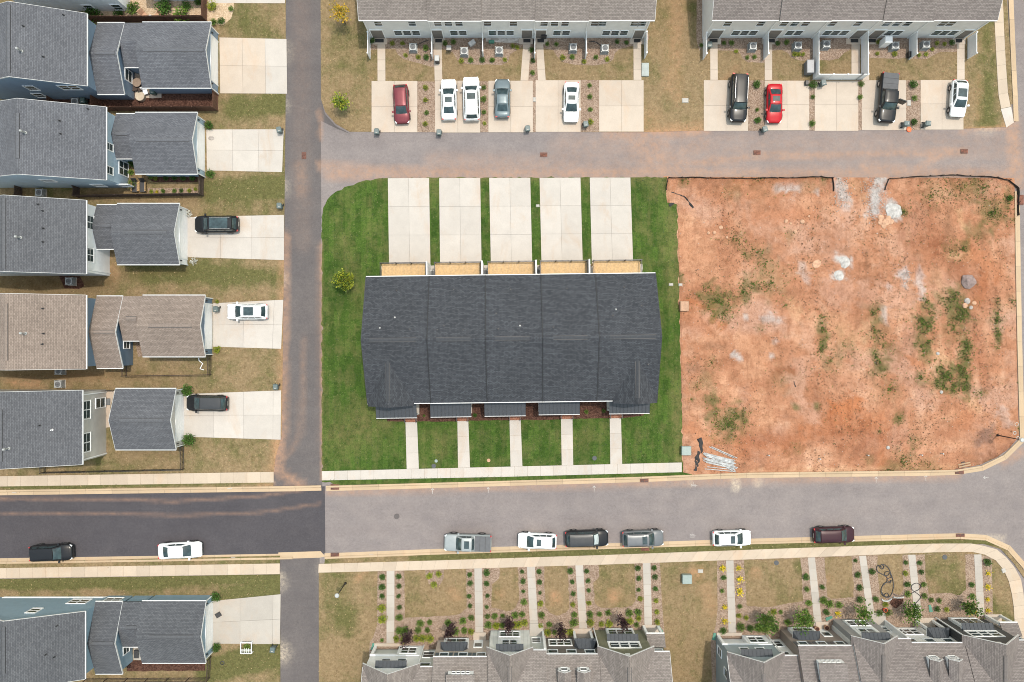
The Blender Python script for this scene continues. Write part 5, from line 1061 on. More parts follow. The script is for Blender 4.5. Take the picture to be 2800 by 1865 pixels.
    xa, xb = B2.ns(1350, 1135, yw)[0], B2.ns(1715, 1135, yw)[0]; win((xa + xb) / 2, yw, 4.5, xb - xa - .25, 1.4, 3, trim=.2); bx('gable_vent', white, 12.0, 12.5, yw + .003, yw + .06, 6.9, 7.5)
    # link 5 with its low shingled porch roof
    q = [(14.95, -32.55, 2.9), (16.95, -32.55, 2.9), (16.95, -33.78, 3.75), (14.95, -33.78, 3.75)][::-1]; pt(shingle_top(q), 'porch_roof', roof)
    bx('porch_gutter', white, 14.95, 16.95, -32.548, -32.46, 2.74, 2.88); bx('porch_floor', con_old, 14.95, 16.9, -33.79, -32.6, 0, .15)
    for x in (15.1, 16.75): bx('porch_column', white, x - .13, x + .13, -32.9, -32.64, .15, 2.7)
    bx('porch_beam', white, 14.98, 16.9, -32.9, -32.66, 2.705, 2.8); bx('front_door', MATS['door_dark'], 15.4, 16.3, -33.79, -33.74, .15, 2.25); win(16.0, -33.8, 4.7, .8, .9)
    bx('downspout', white, -10.15, -10.05, -34.95, -34.85, .1, 5.4); bx('downspout', white, 3.72, 3.82, -33.98, -33.88, .1, 5.4); bx('downspout', white, 9.3, 9.4, -33.0, -32.9, .1, 5.4)
    return r
def shingle_top(q, T=.1):
    """sloping slab whose top carries shingle courses; q = 4 top points counterclockwise"""
    m = MB(); e = Vector(q[1]) - Vector(q[0]); s = Vector(q[3]) - Vector(q[0]); L, D = e.length, s.length
    nv = e.cross(s)
    if nv.z < 0: q = q[::-1]
    low = sorted(range(4), key=lambda i: q[i][2])[:2]; zmin = min(p[2] for p in q); zmax = max(p[2] for p in q)
    uv = [(p[0], (p[2] - zmin) / max(.01, zmax - zmin) * D) for p in q]
    m.poly(q, 0, uv); b = [(x, y, z - T) for x, y, z in q]; m.poly(b[::-1], 0, [(0, 0)] * 4)
    for i in range(4): j = (i + 1) % 4; m.poly([q[j], q[i], b[i], b[j]], 0, [(0, 0)] * 4)
    return m
s_white = siding('siding_bright_white', (.78, .78, .78)); s_tan = siding('siding_tan', (.48, .40, .345)); s_cream = siding('siding_cream_batten', (.68, .68, .66), vertical=True); s_taup = siding('siding_taupe', (.17, .15, .135)); s_olive = siding('siding_olive_batten', (.17, .17, .115), vertical=True); s_pale = siding('siding_pale_sage', (.55, .56, .52))
s_slate = siding('siding_slate_grey', (.27, .32, .35)); s_brown = siding('siding_brown', (.26, .21, .185)); s_grey = siding('siding_mid_grey', (.3, .295, .3)); s_off = siding('siding_off_white', (.70, .69, .68)); s_char = siding('siding_charcoal_batten', (.06, .062, .064), vertical=True)
bottom_row('townhouse row with white, tan, grey and olive gabled fronts and purple trees', 0, 0, (s_white, s_pale, s_tan, s_cream, s_taup, s_olive, s_olive), sh_taupe, plain('shutter_blue', (.07, .1, .12), .5))
bottom_row('townhouse row with slate, brown and charcoal gabled fronts near the black drain pipe', 39.3, 1.22, (s_slate, s_off, s_brown, s_grey, s_off, s_char, s_char), sh_taupe2, plain('shutter_grey', (.1, .1, .11), .5))

# ------------------------------------------------------------------ fences
def fence(name, label, pts, h, style, m, post_step=2.4, group=None, cat='fence'):
    p0 = pts[0]; r = thing(name, (p0[0], p0[1], 0), label, cat, group)
    for a, b in zip(pts, pts[1:]):
        q = resample([a, b], post_step); d = (Vector(b) - Vector(a)).normalized()
        for i, p in enumerate(q):
            if i == len(q) - 1 and b != pts[-1]: continue
            pw = .055 if style != 'iron' else .03
            mb = MB().obox((p.x, p.y, (h + .08) / 2), d, pw, pw, (h + .08) / 2)
            if style == 'vinyl': mb.obox((p.x, p.y, h + .1), d, .075, .075, .02)
            mb.part('post', m, r)
        for u, v in zip(q, q[1:]):
            L = (v - u).length; c = (u + v) / 2; hl = L / 2 - .058
            if style == 'vinyl':
                mb = MB().obox((c.x, c.y, h / 2 + .03), d, hl, .018, h / 2 - .1)
                n = max(2, round(L / .2))
                for k in range(1, n): w_ = u.lerp(v, k / n); mb.obox((w_.x, w_.y, h / 2 + .03), d, .008, .022, h / 2 - .1)
                mb.part('panel', m, r); MB().obox((c.x, c.y, h - .03), d, hl, .03, .045).obox((c.x, c.y, .1), d, hl, .03, .06).part('rail', m, r)
            elif style == 'wood':
                mb = MB(); n = max(2, round(L / .15)); nn = Vector((-d.y, d.x))
                for k in range(n):
                    w_ = u.lerp(v, (k + .5) / n) + nn * .03; mb.obox((w_.x, w_.y, h / 2 + random.uniform(-.012, .012)), d, L / n / 2 - .006, .01, h / 2)
                mb.part('panel', m, r); MB().obox((c.x, c.y, h - .25), d, hl, .02, .045).obox((c.x, c.y, .3), d, hl, .02, .045).part('rail', m, r)
            else:
                mb = MB(); n = max(2, round(L / .14))
                for k in range(n): w_ = u.lerp(v, (k + .5) / n); mb.obox((w_.x, w_.y, h / 2), d, .012, .012, h / 2)
                mb.part('panel', m, r); MB().obox((c.x, c.y, h - .08), d, hl, .018, .025).obox((c.x, c.y, h - .3), d, hl, .018, .02).obox((c.x, c.y, .14), d, hl, .018, .025).part('rail', m, r)
    return r
fence('wooden_fence', 'stained brown picket fence around the slate blue house yard', P(L1, [(790, 775), (790, 895), (1755, 893), (1757, 770)]), 1.8, 'wood', wood_br)
fence('wooden_fence', 'brown fence between gravel court and slate blue garage', P(L1, [(715, 182), (1668, 176), (1672, -40)]), 1.8, 'wood', wood_br)
fence('wooden_fence', 'dark brown fence with flower bed around the pale blue house garden', P(L2, [(640, 45), (640, 118), (1640, 103)]) + P(L1, [(1642, 1402)]), 1.5, 'wood', wood_dk)
fence('wooden_fence', 'short dark fence screening the air conditioner of the pale blue house', P(L2, [(178, 10), (178, 112)]), 1.5, 'wood', wood_dk)
fence('wooden_fence', 'short brown fence screening the bins of the slate blue house', P(L1, [(432, 770), (432, 840)]), 1.5, 'wood', wood_br)
fence('picket_fence', 'pale railed dark picket fence behind the tan roofed house', P(L2, [(1022, 1470), (1022, 1552), (1700, 1542), (1702, 1385)]), 1.3, 'iron', wood_dk)
fence('iron_fence', 'thin black metal fence around the yard of the beige house', P(L3, [(368, 955), (368, 1000), (1483, 975), (1480, 790)]), 1.2, 'iron', black)
fence('iron_gate', 'thin black gate linking beige house and its detached garage', P(L3, [(850, 345), (922, 342)]), 1.2, 'iron', black, cat='gate')
fence('picket_fence', 'dark picket fence along the yard of the sky blue corner house', P(L4, [(700, 1338), (1690, 1330), (1700, 1160)]), 1.3, 'iron', wood_dk)
for t, pts, lab in ((T1, [(608, 390), (608, 600)], 'white vinyl privacy screen beside the lawn with the orange tree'), (T1, [(1247, 390), (1247, 605)], 'white vinyl privacy screen beside the parked grill'), (T1, [(1757, 390), (1760, 580)], 'white vinyl privacy screen beside the pebble bed with a dark green tub'),
                    (T2, [(492, 388), (490, 600)], 'white vinyl privacy screen between the two slanting walks'), (T2, [(1008, 388), (1008, 600)], 'white vinyl privacy screen between two neighbouring air conditioners'), (T2, [(1612, 388), (1612, 596)], 'white vinyl privacy screen next to the pale utility pad'),
                    (T3, [(157, 395), (157, 605)], 'white vinyl privacy screen hiding a dark wheeled bin'), (T3, [(776, 392), (776, 606)], 'white vinyl privacy screen by the walk of the red sedan'), (T3, [(1280, 392), (1280, 812), (1715, 812)], 'tall white vinyl fence enclosing a small lawn behind the empty driveway'),
                    (T4, [(35, 812), (92, 812), (92, 395)], 'white vinyl fence side closing off the paved enclosure'), (T4, [(580, 392), (580, 606)], 'white vinyl privacy screen with a black cushion leaning on it'), (T4, [(1178, 392), (1178, 600)], 'white vinyl privacy screen at the row end by the wide lawn')):
    fence('privacy_screen', lab, [t(*p) for p in pts], 1.8, 'vinyl', vinyl, 1.9)
# black silt fence around the clay lot
def silt_fence(pts, label):
    q = resample(pts, 1.6); r = thing('silt_fence', (q[0].x, q[0].y, 0), label, 'silt fence')
    for k, (a, b) in enumerate(zip(q, q[1:])):
        n = Vector((-(b - a).y, (b - a).x)).normalized(); m = MB(); N_ = 4
        for i in range(N_):
            u, v = a.lerp(b, i / N_), a.lerp(b, (i + 1) / N_); s0, s1 = .02 * math.sin(i * 1.1 + k * 2.3), .02 * math.sin((i + 1) * 1.1 + k * 2.3); h0, h1 = .42 + s0, .42 + s1
            m.hexa([(u.x, u.y, .02), (v.x, v.y, .02), (v.x + n.x * .02, v.y + n.y * .02, .02), (u.x + n.x * .02, u.y + n.y * .02, .02), (u.x + n.x * (s0 * 2), u.y + n.y * (s0 * 2), h0), (v.x + n.x * s1 * 2, v.y + n.y * s1 * 2, h1), (v.x + n.x * (s1 * 2 + .02), v.y + n.y * (s1 * 2 + .02), h1), (u.x + n.x * (s0 * 2 + .02), u.y + n.y * (s0 * 2 + .02), h0)])
        m.part('fabric', silt, r); MB().obox((a.x, a.y, .35), b - a, .02, .02, .35).part('stake', wood_dk, r)
    return r
silt_fence(P(R1, [(50, 165), (50, 88), (180, 84), (500, 92), (1000, 84), (1095, 72), (1122, 90), (1122, 175)]), 'black silt fence along the lot edge left of the gravel entrance')
silt_fence(P(R1, [(1452, 165), (1455, 100), (1490, 92), (1760, 74), (1900, 70), (2160, 84), (2260, 105), (2308, 140), (2310, 330)]), 'black silt fence along the lot edge right of the gravel entrance, bending at the corner')

# ------------------------------------------------------------------ vehicles
def wheel_mesh(r, wd):
    t = MB(); n = 20; prof = [(r * .62, -wd / 2), (r * .95, -wd / 2), (r, -wd / 2 + .03), (r, wd / 2 - .03), (r * .95, wd / 2), (r * .62, wd / 2)]
    for i in range(n):
        a, b = 2 * math.pi * i / n, 2 * math.pi * (i + 1) / n
        for (r0, y0), (r1, y1) in zip(prof, prof[1:]): t.poly([(r0 * math.cos(a), y0, r0 * math.sin(a)), (r1 * math.cos(a), y1, r1 * math.sin(a)), (r1 * math.cos(b), y1, r1 * math.sin(b)), (r0 * math.cos(b), y0, r0 * math.sin(b))])
    k = MB()
    for s in (-1, 1):
        y = s * (wd / 2 - .03)
        for i in range(10):
            a = 2 * math.pi * i / 10; c0, c1 = a - .12, a + .12
            k.poly([(.06 * math.cos(a - 1), y + s * .02, .06 * math.sin(a - 1)), (r * .64 * math.cos(c0), y + s * .015, r * .64 * math.sin(c0)), (r * .64 * math.cos(c1), y + s * .015, r * .64 * math.sin(c1)), (.06 * math.cos(a + 1), y + s * .02, .06 * math.sin(a + 1))])
        k.poly([(r * .64 * math.cos(2 * math.pi * i / 16), y - s * .05, r * .64 * math.sin(2 * math.pi * i / 16)) for i in range(16)])
    return t.mesh('wheel', rubber), k.mesh('rim', rimm)
WM = wheel_mesh(.35, .23); WB = wheel_mesh(.41, .28)
def smooth(x, a, b): t = min(1, max(0, (x - a) / (b - a))); return t * t * (3 - 2 * t)
def car(name, label, cat, t, cx, cy, head, L, W_, style, body, z=.05, roofm=None, sunroof=None, rails=False, group=None, shade=False, bedm=None, trimm=None, tonneau=True, glassm=None, open_door=False):
    """head = compass of the bonnet in degrees from +x"""
    wx, wy = t(cx, cy, .8); r = thing(name, (wx, wy, z), label, cat, group, R(head))
    big = style in ('pickup', 'large'); hw = W_ / 2
    P_ = dict(sedan=(.72, .93, 1.45, 1.18, 2.02, 1.45, .62, 1.0), hatch=(.78, 1.0, 1.55, 1.05, 1.85, .62, .16, 1.02), suv=(.88, 1.08, 1.70, 1.15, 1.85, .52, .14, 1.1), large=(1.05, 1.2, 1.9, 1.35, 2.0, .4, .12, 1.22), pickup=(1.08, 1.2, 1.88, 1.4, 2.05, 2.25, 1.95, 1.2))[style]
    nose, belt, roofz, xc, xt, xr, xb, deck = P_
    cowl, wst, rr_, rb = L / 2 - xc, L / 2 - xt, -L / 2 + xr, -L / 2 + xb
    def top(x):
        if x > cowl: return nose + (belt - nose) * smooth(x, L / 2, cowl) ** .8 if x < L / 2 else nose
        if x > rb: return belt
        return deck - .06 * smooth(x, rb, -L / 2)
    def wid(x):
        f = 1 - .24 * max(0, (x - (L / 2 - .65)) / .65) ** 2.2 - .16 * max(0, (-L / 2 + .5 - x) / .5) ** 2.2 - .02 * abs(x) / (L / 2); return hw * f
    if style == 'pickup':
        wid = lambda x: hw * (1 - .2 * max(0, (x - (L / 2 - .6)) / .6) ** 2.4 - .04 * max(0, (-L / 2 + .3 - x) / .3) ** 2)
    xs = [-L / 2, -L / 2 + .06, -L / 2 + .16, -L / 2 + .32, -L / 2 + .5] + [-L / 2 + .5 + (L - 1.15) * i / 11 for i in range(1, 11)] + [L / 2 - .65, L / 2 - .45, L / 2 - .28, L / 2 - .14, L / 2 - .05, L / 2]
    zb = .3 if not big else .42; prof = lambda w, h, e: [(-.86 * w, zb), (-.97 * w, zb + .12), (-w, zb + .32), (-.985 * w, h - .2), (-.955 * w, h - .07), (-.86 * w, h - .012), (-.45 * w, h + .02), (0, h + .03), (.45 * w, h + .02), (.86 * w, h - .012), (.955 * w, h - .07), (.985 * w, h - .2), (w, zb + .32), (.97 * w, zb + .12), (.86 * w, zb)]
    mb = MB(); K = 15
    for i, x in enumerate(xs):
        e = .14 if i in (0, len(xs) - 1) else (.05 if i in (1, len(xs) - 2) else 0)
        for y, zz in prof(wid(x), top(x) - e, e): mb.v.append((x, y, zz if zz > zb + .4 else zz + e * .3))
    for i in range(len(xs) - 1):
        for k in range(K): q = (k + 1) % K; mb.f.append((i * K + k, i * K + q, (i + 1) * K + q, (i + 1) * K + k)[::-1]); mb.m.append(0); mb.uv.append(None)
    mb.f.append(tuple(range(K))); mb.m.append(0); mb.uv.append(None); mb.f.append(tuple(range((len(xs) - 1) * K, len(xs) * K))[::-1]); mb.m.append(0); mb.uv.append(None)
    mb.part('body', body, r, True, True)
    # cabin
    wb, wt = .93 * hw, .74 * hw if not big else .8 * hw
    bf = [(cowl, -wb * .9, belt - .03), (cowl, wb * .9, belt - .03)]; br = [(rb, -wb * .9, deck - .03 if style == 'sedan' else belt - .03), (rb, wb * .9, deck - .03 if style == 'sedan' else belt - .03)]
    tf = [(wst, -wt * .95, roofz - .06), (wst, wt * .95, roofz - .06)]; tr = [(rr_, -wt * .94, roofz - .08), (rr_, wt * .94, roofz - .08)]
    cb = MB(); G = [('windshield', bf[0], bf[1], tf[1], tf[0], (.16, 0, .03), (.07, .93, .06, .95)), ('rear_window', br[1], br[0], tr[0], tr[1], (-.08, 0, .02), (.1, .9, .12, .9))]
    side = {}
    for s, i in ((-1, 0), (1, 1)):
        a, b = (br[i], bf[i]) if s < 0 else (bf[i], br[i]); c, d = (tf[i], tr[i]) if s < 0 else (tr[i], tf[i]); side[s] = (a, b, c, d)
    for nm, a, b, c, d, bl, ins in G: cb.patch(a, b, c, d, bl)
    for s in (-1, 1): a, b, c, d = side[s]; cb.patch(a, b, c, d, (0, s * .05, 0))
    cb.patch(tr[0], tf[0], tf[1], tr[1], (0, 0, .0), 6, 6)
    rp = MB()
    cab = cb.part('cabin', roofm or body, r, True, True)
    # crowned roof skin
    n = 8; rs = MB()
    for j in range(n + 1):
        for i in range(n + 1):
            u, v = i / n, j / n; x = rr_ + (wst - rr_) * u; y = (-wt + 2 * wt * v) * .95; zz = roofz - .075 + .02 * u * 0 + .085 * (1 - (2 * v - 1) ** 4) * (1 - .35 * (2 * u - 1) ** 6); rs.v.append((x + (.05 if i == n else (-.03 if i == 0 else 0)) * (1 - (2 * v - 1) ** 2), y, zz))
    for j in range(n):
        for i in range(n): a = j * (n + 1) + i; rs.f.append((a, a + 1, a + n + 2, a + n + 1)); rs.m.append(0); rs.uv.append(None)
    rs.part('roof', roofm or body, r, True, True)
    for nm, a, b, c, d, bl, ins in G: MB().patch(a, b, c, d, bl, 6, 4, .012, ins).part(nm, glassm or carglass, r, True, True)
    nw = 3 if style in ('suv', 'large', 'hatch') else 2
    for s in (-1, 1):
        a, b, c, d = side[s]
        cuts_ = {2: [(.12, .47), (.51, .9)], 3: [(.08, .3), (.34, .6), (.63, .9)]}[nw]
        for u0, u1 in cuts_:
            if s > 0: u0, u1 = 1 - u1, 1 - u0
            MB().patch(a, b, c, d, (0, s * .05, 0), 3, 3, .012, (u0, u1, .16, .88)).part('side_window', carglass, r, True, True)
        MB().patch((cowl - .28, s * wb * .99, belt + .0), (cowl - .08, s * wb * .99, belt), (cowl - .1, s * (hw + .16), belt + .12), (cowl - .26, s * (hw + .16), belt + .12), (0, 0, .05), 2, 2).box(cowl - .3, cowl - .1, min(s * (hw - .03), s * (hw + .18)), max(s * (hw - .03), s * (hw + .18)), belt - .01, belt + .12).part('door_mirror', trimm or body, r, False, True)
        MB().obox((L / 2 - .2, s * wid(L / 2 - .2) * .8, nose - .1), (1, -s * .55), .14, .16, .07).part('headlight', clearlens, r, False, True)
        MB().obox((-L / 2 + .1, s * wid(-L / 2 + .1) * .84, deck - .2), (1, s * .35), .08, .12, .1 if not big else .2).part('taillight', redlens, r, False, True)
        for dx_ in (L * .31, -L * .295):
            wm = WB if big else WM; o = bpy.data.objects.new('wheel', wm[0]); C.objects.link(o); o.parent = r; rad = .41 if big else .35; o.location = (dx_, s * (hw - .095), rad - .004)
            o2 = bpy.data.objects.new('rim', wm[1]); C.objects.link(o2); o2.parent = o
            a = MB(); N_ = 12
            for k in range(N_):
                a0, a1 = math.pi * (k / N_ * 1.1 - .05), math.pi * ((k + 1) / N_ * 1.1 - .05); y0, y1 = s * (hw - .03), s * (hw + .012)
                for ra, rbb in ((rad + .015, rad + .085),): a.poly([(dx_ + ra * math.cos(a0), y1, rad + ra * math.sin(a0)), (dx_ + rbb * math.cos(a0), y1, rad + rbb * math.sin(a0)), (dx_ + rbb * math.cos(a1), y1, rad + rbb * math.sin(a1)), (dx_ + ra * math.cos(a1), y1, rad + ra * math.sin(a1))])
            a.part('wheel_arch', plastic_dk, r, False, True)
        if rails: MB().tube([(rr_ + .15, s * wt * .86, roofz - .0), (rr_ + .3, s * wt * .86, roofz + .05), (wst - .35, s * wt * .88, roofz + .06), (wst - .15, s * wt * .88, roofz + .0)], .02, 6).part('roof_rail', rails if not isinstance(rails, bool) else steel, r, False, True)
    MB().box(L / 2 - .08, L / 2 + .008, -hw * .55, hw * .55, zb + .12, nose - .22).part('grille', plastic_dk, r, False, True)
    MB().box(-L / 2 - .012, -L / 2 + .02, -.26, .26, .62, .76).part('number_plate', util_w, r, False, True)
    if sunroof:
        a, b, ww = sunroof; x1, x0 = wst - a, wst - b; MB().box(x0, x1, -ww / 2, ww / 2, roofz - .02, roofz + .018).part('sunroof', carglass, r, False, True)
    if shade:
        MB().patch(bf[0], bf[1], tf[1], tf[0], (.16, 0, .03), 6, 4, .016, (.12, .88, .15, .88)).part('sunshade', plain('silver_sunshade', (.5, .56, .58), .35, .4) if 'silver_sunshade' not in MATS else MATS['silver_sunshade'], r, True, True)
    if style == 'pickup':
        bl = rb - (-L / 2) - .12; MB().box(-L / 2 + .08, rb - .06, -hw * .88, hw * .88, deck - .02, deck + .05).part('bed_cover', bedm or plastic_dk, r, False, True)
        for k in range(1, 3): xx = -L / 2 + .08 + (bl) * k / 3; MB().box(xx - .015, xx + .015, -hw * .86, hw * .86, deck + .051, deck + .06).part('cover_seam', rubber, r, False, True)
    # bonnet shut line and panel gap between doors
    MB().box(cowl + .03, cowl + .06, -hw * .8, hw * .8, belt - .02, belt + .018).part('wiper_cowl', plastic_dk, r, False, True)
    if open_door:
        d = MB().obox((cowl - 1.05, hw + .42, .95), (.28, 1), .5, .05, .45).part('open_door', body, r, False, True); MB().obox((cowl - 1.05, hw + .42, 1.52), (.28, 1), .42, .02, .16).part('door_glass', carglass, d, False, True)
    return r
p_white = paint('paint_white', (.66, .67, .68)); p_black = paint('paint_black', (.012, .013, .015), rough=.3); p_red = paint('paint_red', (.36, .01, .016)); p_wine = paint('paint_wine', (.15, .034, .042), .2); p_maroon = paint('paint_maroon', (.035, .012, .017), .1); p_grey = paint('paint_grey', (.13, .137, .145), .2); p_silver = paint('paint_sage_silver', (.27, .295, .30), .15); p_teal = paint('paint_teal_grey', (.13, .165, .18), .2); p_roofg = paint('paint_roof_grey', (.045, .047, .05), .1)
silver_rail = plain('rail_metal', (.5, .5, .52), .25, .9)
car('parked_car', 'dark red hatchback parked alone on a driveway, bonnet towards the lane', 'car', T1, 923, 1062, -87, 4.4, 1.78, 'hatch', p_wine)
car('parked_car', 'white sedan with red tail lights parked beside a larger white SUV', 'car', T1, 1408, 1015, 91, 4.65, 1.8, 'sedan', p_white, sunroof=(.25, .85, .8))
car('parked_car', 'white large SUV with roof rails and glass roof beside the white sedan', 'car', T1, 1640, 1008, 91.5, 4.95, 1.95, 'suv', p_white, sunroof=(.25, .95, .95), rails=True)
car('parked_car', 'blue-grey sedan parked alone with its bonnet towards the house', 'car', T2, 163, 1003, 90, 4.4, 1.78, 'sedan', p_teal)
car('parked_car', 'white sedan with small sunroof parked alone on the stained driveway', 'car', T2, 868, 1042, -91, 4.55, 1.8, 'sedan', p_white, sunroof=(.3, .8, .8))
car('parked_car', 'black long SUV with chrome roof rails parked beside the red sedan', 'car', T3, 520, 1003, -92.5, 5.45, 2.0, 'large', p_black, rails=silver_rail)
car('parked_car', 'bright red sedan with sunroof on a driveway beside a gravel strip', 'car', T3, 888, 1055, -90.5, 4.4, 1.8, 'sedan', p_red, sunroof=(.25, .8, .8))
car('parked_pickup', 'black pickup with grey bed cover and its driver door open', 'pickup', T4, 362, 1002, -95, 5.6, 1.98, 'pickup', p_black, bedm=plain('bed_cover_grey', (.07, .072, .078), .7), open_door=True)
car('parked_car', 'white compact crossover with large dark glass roof beside the wide lawn', 'car', T4, 1088, 1005, -93.5, 4.2, 1.8, 'hatch', p_white, sunroof=(.2, 1.15, 1.0))
car('parked_car', 'black SUV with glossy roof on the driveway of the white house', 'car', L2, 1742, 333, 180.5, 4.95, 1.95, 'suv', p_black, sunroof=(.15, 2.2, 1.15), rails=True)
car('parked_car', 'white crossover with panoramic sunroof on the driveway of the tan roofed house', 'car', L2, 1990, 1035, 180, 4.6, 1.85, 'hatch', p_white, sunroof=(.25, 1.35, .95))
car('parked_car', 'black wagon with grey roof and red tail lights by the detached garage', 'car', L3, 1665, 448, 179.5, 4.7, 1.82, 'hatch', p_black, roofm=p_roofg)
car('parked_car', 'black SUV standing at the kerb of the dark street behind a white sedan', 'car', L4, 412, 328, 2.5, 4.85, 1.88, 'suv', p_black, z=.012)
car('parked_car', 'white sedan standing at the kerb of the dark street', 'car', L4, 1447, 310, 3, 4.95, 1.85, 'sedan', p_white, z=.012)
car('parked_pickup', 'silver-grey pickup with dark bed cover at the kerb', 'pickup', C1, 302, 318, 178.5, 5.35, 1.95, 'pickup', p_silver, z=.012, sunroof=(.25, .8, .85), bedm=plain('bed_cover_dark', (.085, .088, .095), .7))
car('parked_car', 'white crossover at the kerb between a silver pickup and a black SUV', 'car', C1, 1022, 302, 178, 4.4, 1.82, 'hatch', p_white, z=.012, sunroof=(.25, .75, .75))
car('parked_car', 'black SUV at the kerb with a silver sunshade behind its windscreen', 'car', C1, 1535, 275, 2, 4.9, 1.9, 'suv', p_black, z=.012, roofm=p_roofg, shade=True)
car('parked_car', 'dark grey SUV with black sides and sunroof at the kerb drain', 'car', C1, 2118, 275, 2, 4.7, 1.88, 'suv', p_grey, z=.012, sunroof=(.15, .7, .9), rails=plastic_dk)
car('parked_car', 'white crossover with roof bars and sunroof standing alone at the kerb', 'car', C2, 688, 272, 1.5, 4.35, 1.8, 'hatch', p_white, z=.012, sunroof=(.15, .65, .85), rails=plastic_dk)
car('parked_car', 'dark maroon hatchback standing alone at the kerb', 'car', C2, 1750, 238, 2, 4.65, 1.85, 'hatch', p_maroon, z=.012)

# ------------------------------------------------------------------ plants
def foliage(n, rx, rz, ls, seed, shell=.55, cz=None, mats=1, droop=.3, pinch=.25):
    rnd = random.Random(seed); mb = MB(); cz = rz if cz is None else cz
    for k in range(n):
        d = Vector((rnd.gauss(0, 1), rnd.gauss(0, 1), rnd.gauss(0, 1))).normalized(); q = shell + (1 - shell) * rnd.random() ** .6
        lump = 1 + pinch * noise.noise(d * 1.7 + Vector((seed * 3.3, 0, 0))) * 1.6
        c = Vector((d.x * rx * q * lump, d.y * rx * q * lump, cz + d.z * rz * q * lump))
        if c.z < .02: c.z = rnd.uniform(.02, rz * .5)
        ax = (d + Vector((rnd.uniform(-.8, .8), rnd.uniform(-.8, .8), rnd.uniform(-.3, .9)))).normalized(); sd_ = ax.cross(Vector((rnd.uniform(-1, 1), rnd.uniform(-1, 1), rnd.uniform(-1, 1)))).normalized()
        l, w_ = ls * rnd.uniform(.7, 1.4), ls * rnd.uniform(.3, .55); nrm = ax.cross(sd_)
        mb.poly([tuple(c - ax * l * .5), tuple(c + sd_ * w_ + nrm * w_ * .2), tuple(c + ax * l * .6), tuple(c - sd_ * w_ + nrm * w_ * .2)], k % mats)
    return mb
core = {}
SH = {}
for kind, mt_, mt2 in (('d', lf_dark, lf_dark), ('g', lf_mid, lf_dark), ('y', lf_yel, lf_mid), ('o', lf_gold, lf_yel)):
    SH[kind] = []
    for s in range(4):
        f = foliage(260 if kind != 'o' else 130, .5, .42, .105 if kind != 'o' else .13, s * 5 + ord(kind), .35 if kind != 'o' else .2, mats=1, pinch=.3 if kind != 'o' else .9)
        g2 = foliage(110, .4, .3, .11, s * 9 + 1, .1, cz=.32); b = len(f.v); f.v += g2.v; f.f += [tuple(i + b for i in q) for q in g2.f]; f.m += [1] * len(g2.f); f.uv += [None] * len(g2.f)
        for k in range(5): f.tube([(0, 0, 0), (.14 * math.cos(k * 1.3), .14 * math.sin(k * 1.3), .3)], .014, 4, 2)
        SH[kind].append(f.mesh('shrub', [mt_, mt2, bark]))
LK_ = {'d': 'dark green rounded shrub', 'g': 'mid green leafy shrub', 'y': 'yellow-green shrub', 'o': 'golden yellow shrub'}
cnt = 0
def shrubs(t, lst, where):
    global cnt
    for x, y, d, k in lst:
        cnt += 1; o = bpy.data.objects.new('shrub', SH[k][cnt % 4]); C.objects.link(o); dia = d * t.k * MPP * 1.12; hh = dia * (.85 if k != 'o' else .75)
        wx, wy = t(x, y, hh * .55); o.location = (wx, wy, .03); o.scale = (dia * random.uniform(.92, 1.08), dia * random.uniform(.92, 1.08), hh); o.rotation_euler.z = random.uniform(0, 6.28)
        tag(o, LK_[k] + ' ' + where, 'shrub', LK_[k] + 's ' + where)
w1, w2, w3, w4, w5 = 'beside the walk to the white gabled townhouse', 'beside the walk to the tan shuttered townhouse', 'beside the walk right of the cream batten gable', 'beside the walk to the dark taupe townhouse', 'beside the walk to the olive townhouse'
b1, b2, b3, b4 = 'in the bed before the white and tan fronts', 'in the bed before the cream batten gable', 'in the bed before the dark taupe front', 'in the bed before the olive gable'
shrubs(B1, [(795, 340, 70, 'd'), (790, 455, 75, 'd'), (792, 563, 60, 'd'), (988, 330, 62, 'd'), (992, 443, 55, 'd'), (987, 562, 55, 'd'), (997, 693, 58, 'd'), (785, 703, 92, 'y'), (795, 838, 102, 'y'), (993, 813, 84, 'g'), (793, 1078, 44, 'g')], w1)
shrubs(B1, [(1822, 310, 58, 'd'), (1826, 408, 62, 'd'), (1817, 562, 55, 'd'), (1826, 677, 52, 'd'), (2022, 288, 80, 'd'), (2024, 418, 65, 'd'), (2031, 556, 48, 'd'), (2024, 690, 45, 'd'), (1840, 815, 70, 'g')], w2)
shrubs(B1, [(1350, 325, 75, 'y'), (1457, 303, 72, 'y'), (1402, 428, 75, 'y')], 'in the round bed within the lawn panel')
shrubs(B1, [(1242, 882, 82, 'g'), (1352, 868, 60, 'g'), (1570, 878, 76, 'g'), (1742, 855, 88, 'g'), (1217, 962, 78, 'g'), (1325, 962, 60, 'g'), (990, 970, 95, 'g'), (1060, 968, 95, 'g'), (1655, 980, 88, 'g'), (1757, 968, 78, 'g'), (1838, 980, 74, 'y'), (960, 1065, 74, 'y'), (1050, 1075, 84, 'y'), (1195, 1060, 82, 'y'), (1270, 1058, 84, 'y'), (1355, 1062, 88, 'y')], b1)
shrubs(B1, [(2033, 800, 62, 'g'), (2115, 797, 74, 'g'), (2210, 790, 50, 'g'), (2040, 903, 85, 'g'), (2135, 912, 82, 'y'), (2215, 905, 62, 'g')], b2)
shrubs(B2, [(333, 273, 52, 'd'), (343, 387, 65, 'd'), (347, 502, 47, 'd'), (532, 277, 62, 'd'), (537, 395, 62, 'd'), (541, 521, 45, 'd'), (352, 628, 68, 'g'), (547, 648, 72, 'y'), (560, 783, 80, 'g'), (335, 773, 70, 'g'), (550, 905, 58, 'y')], w3)
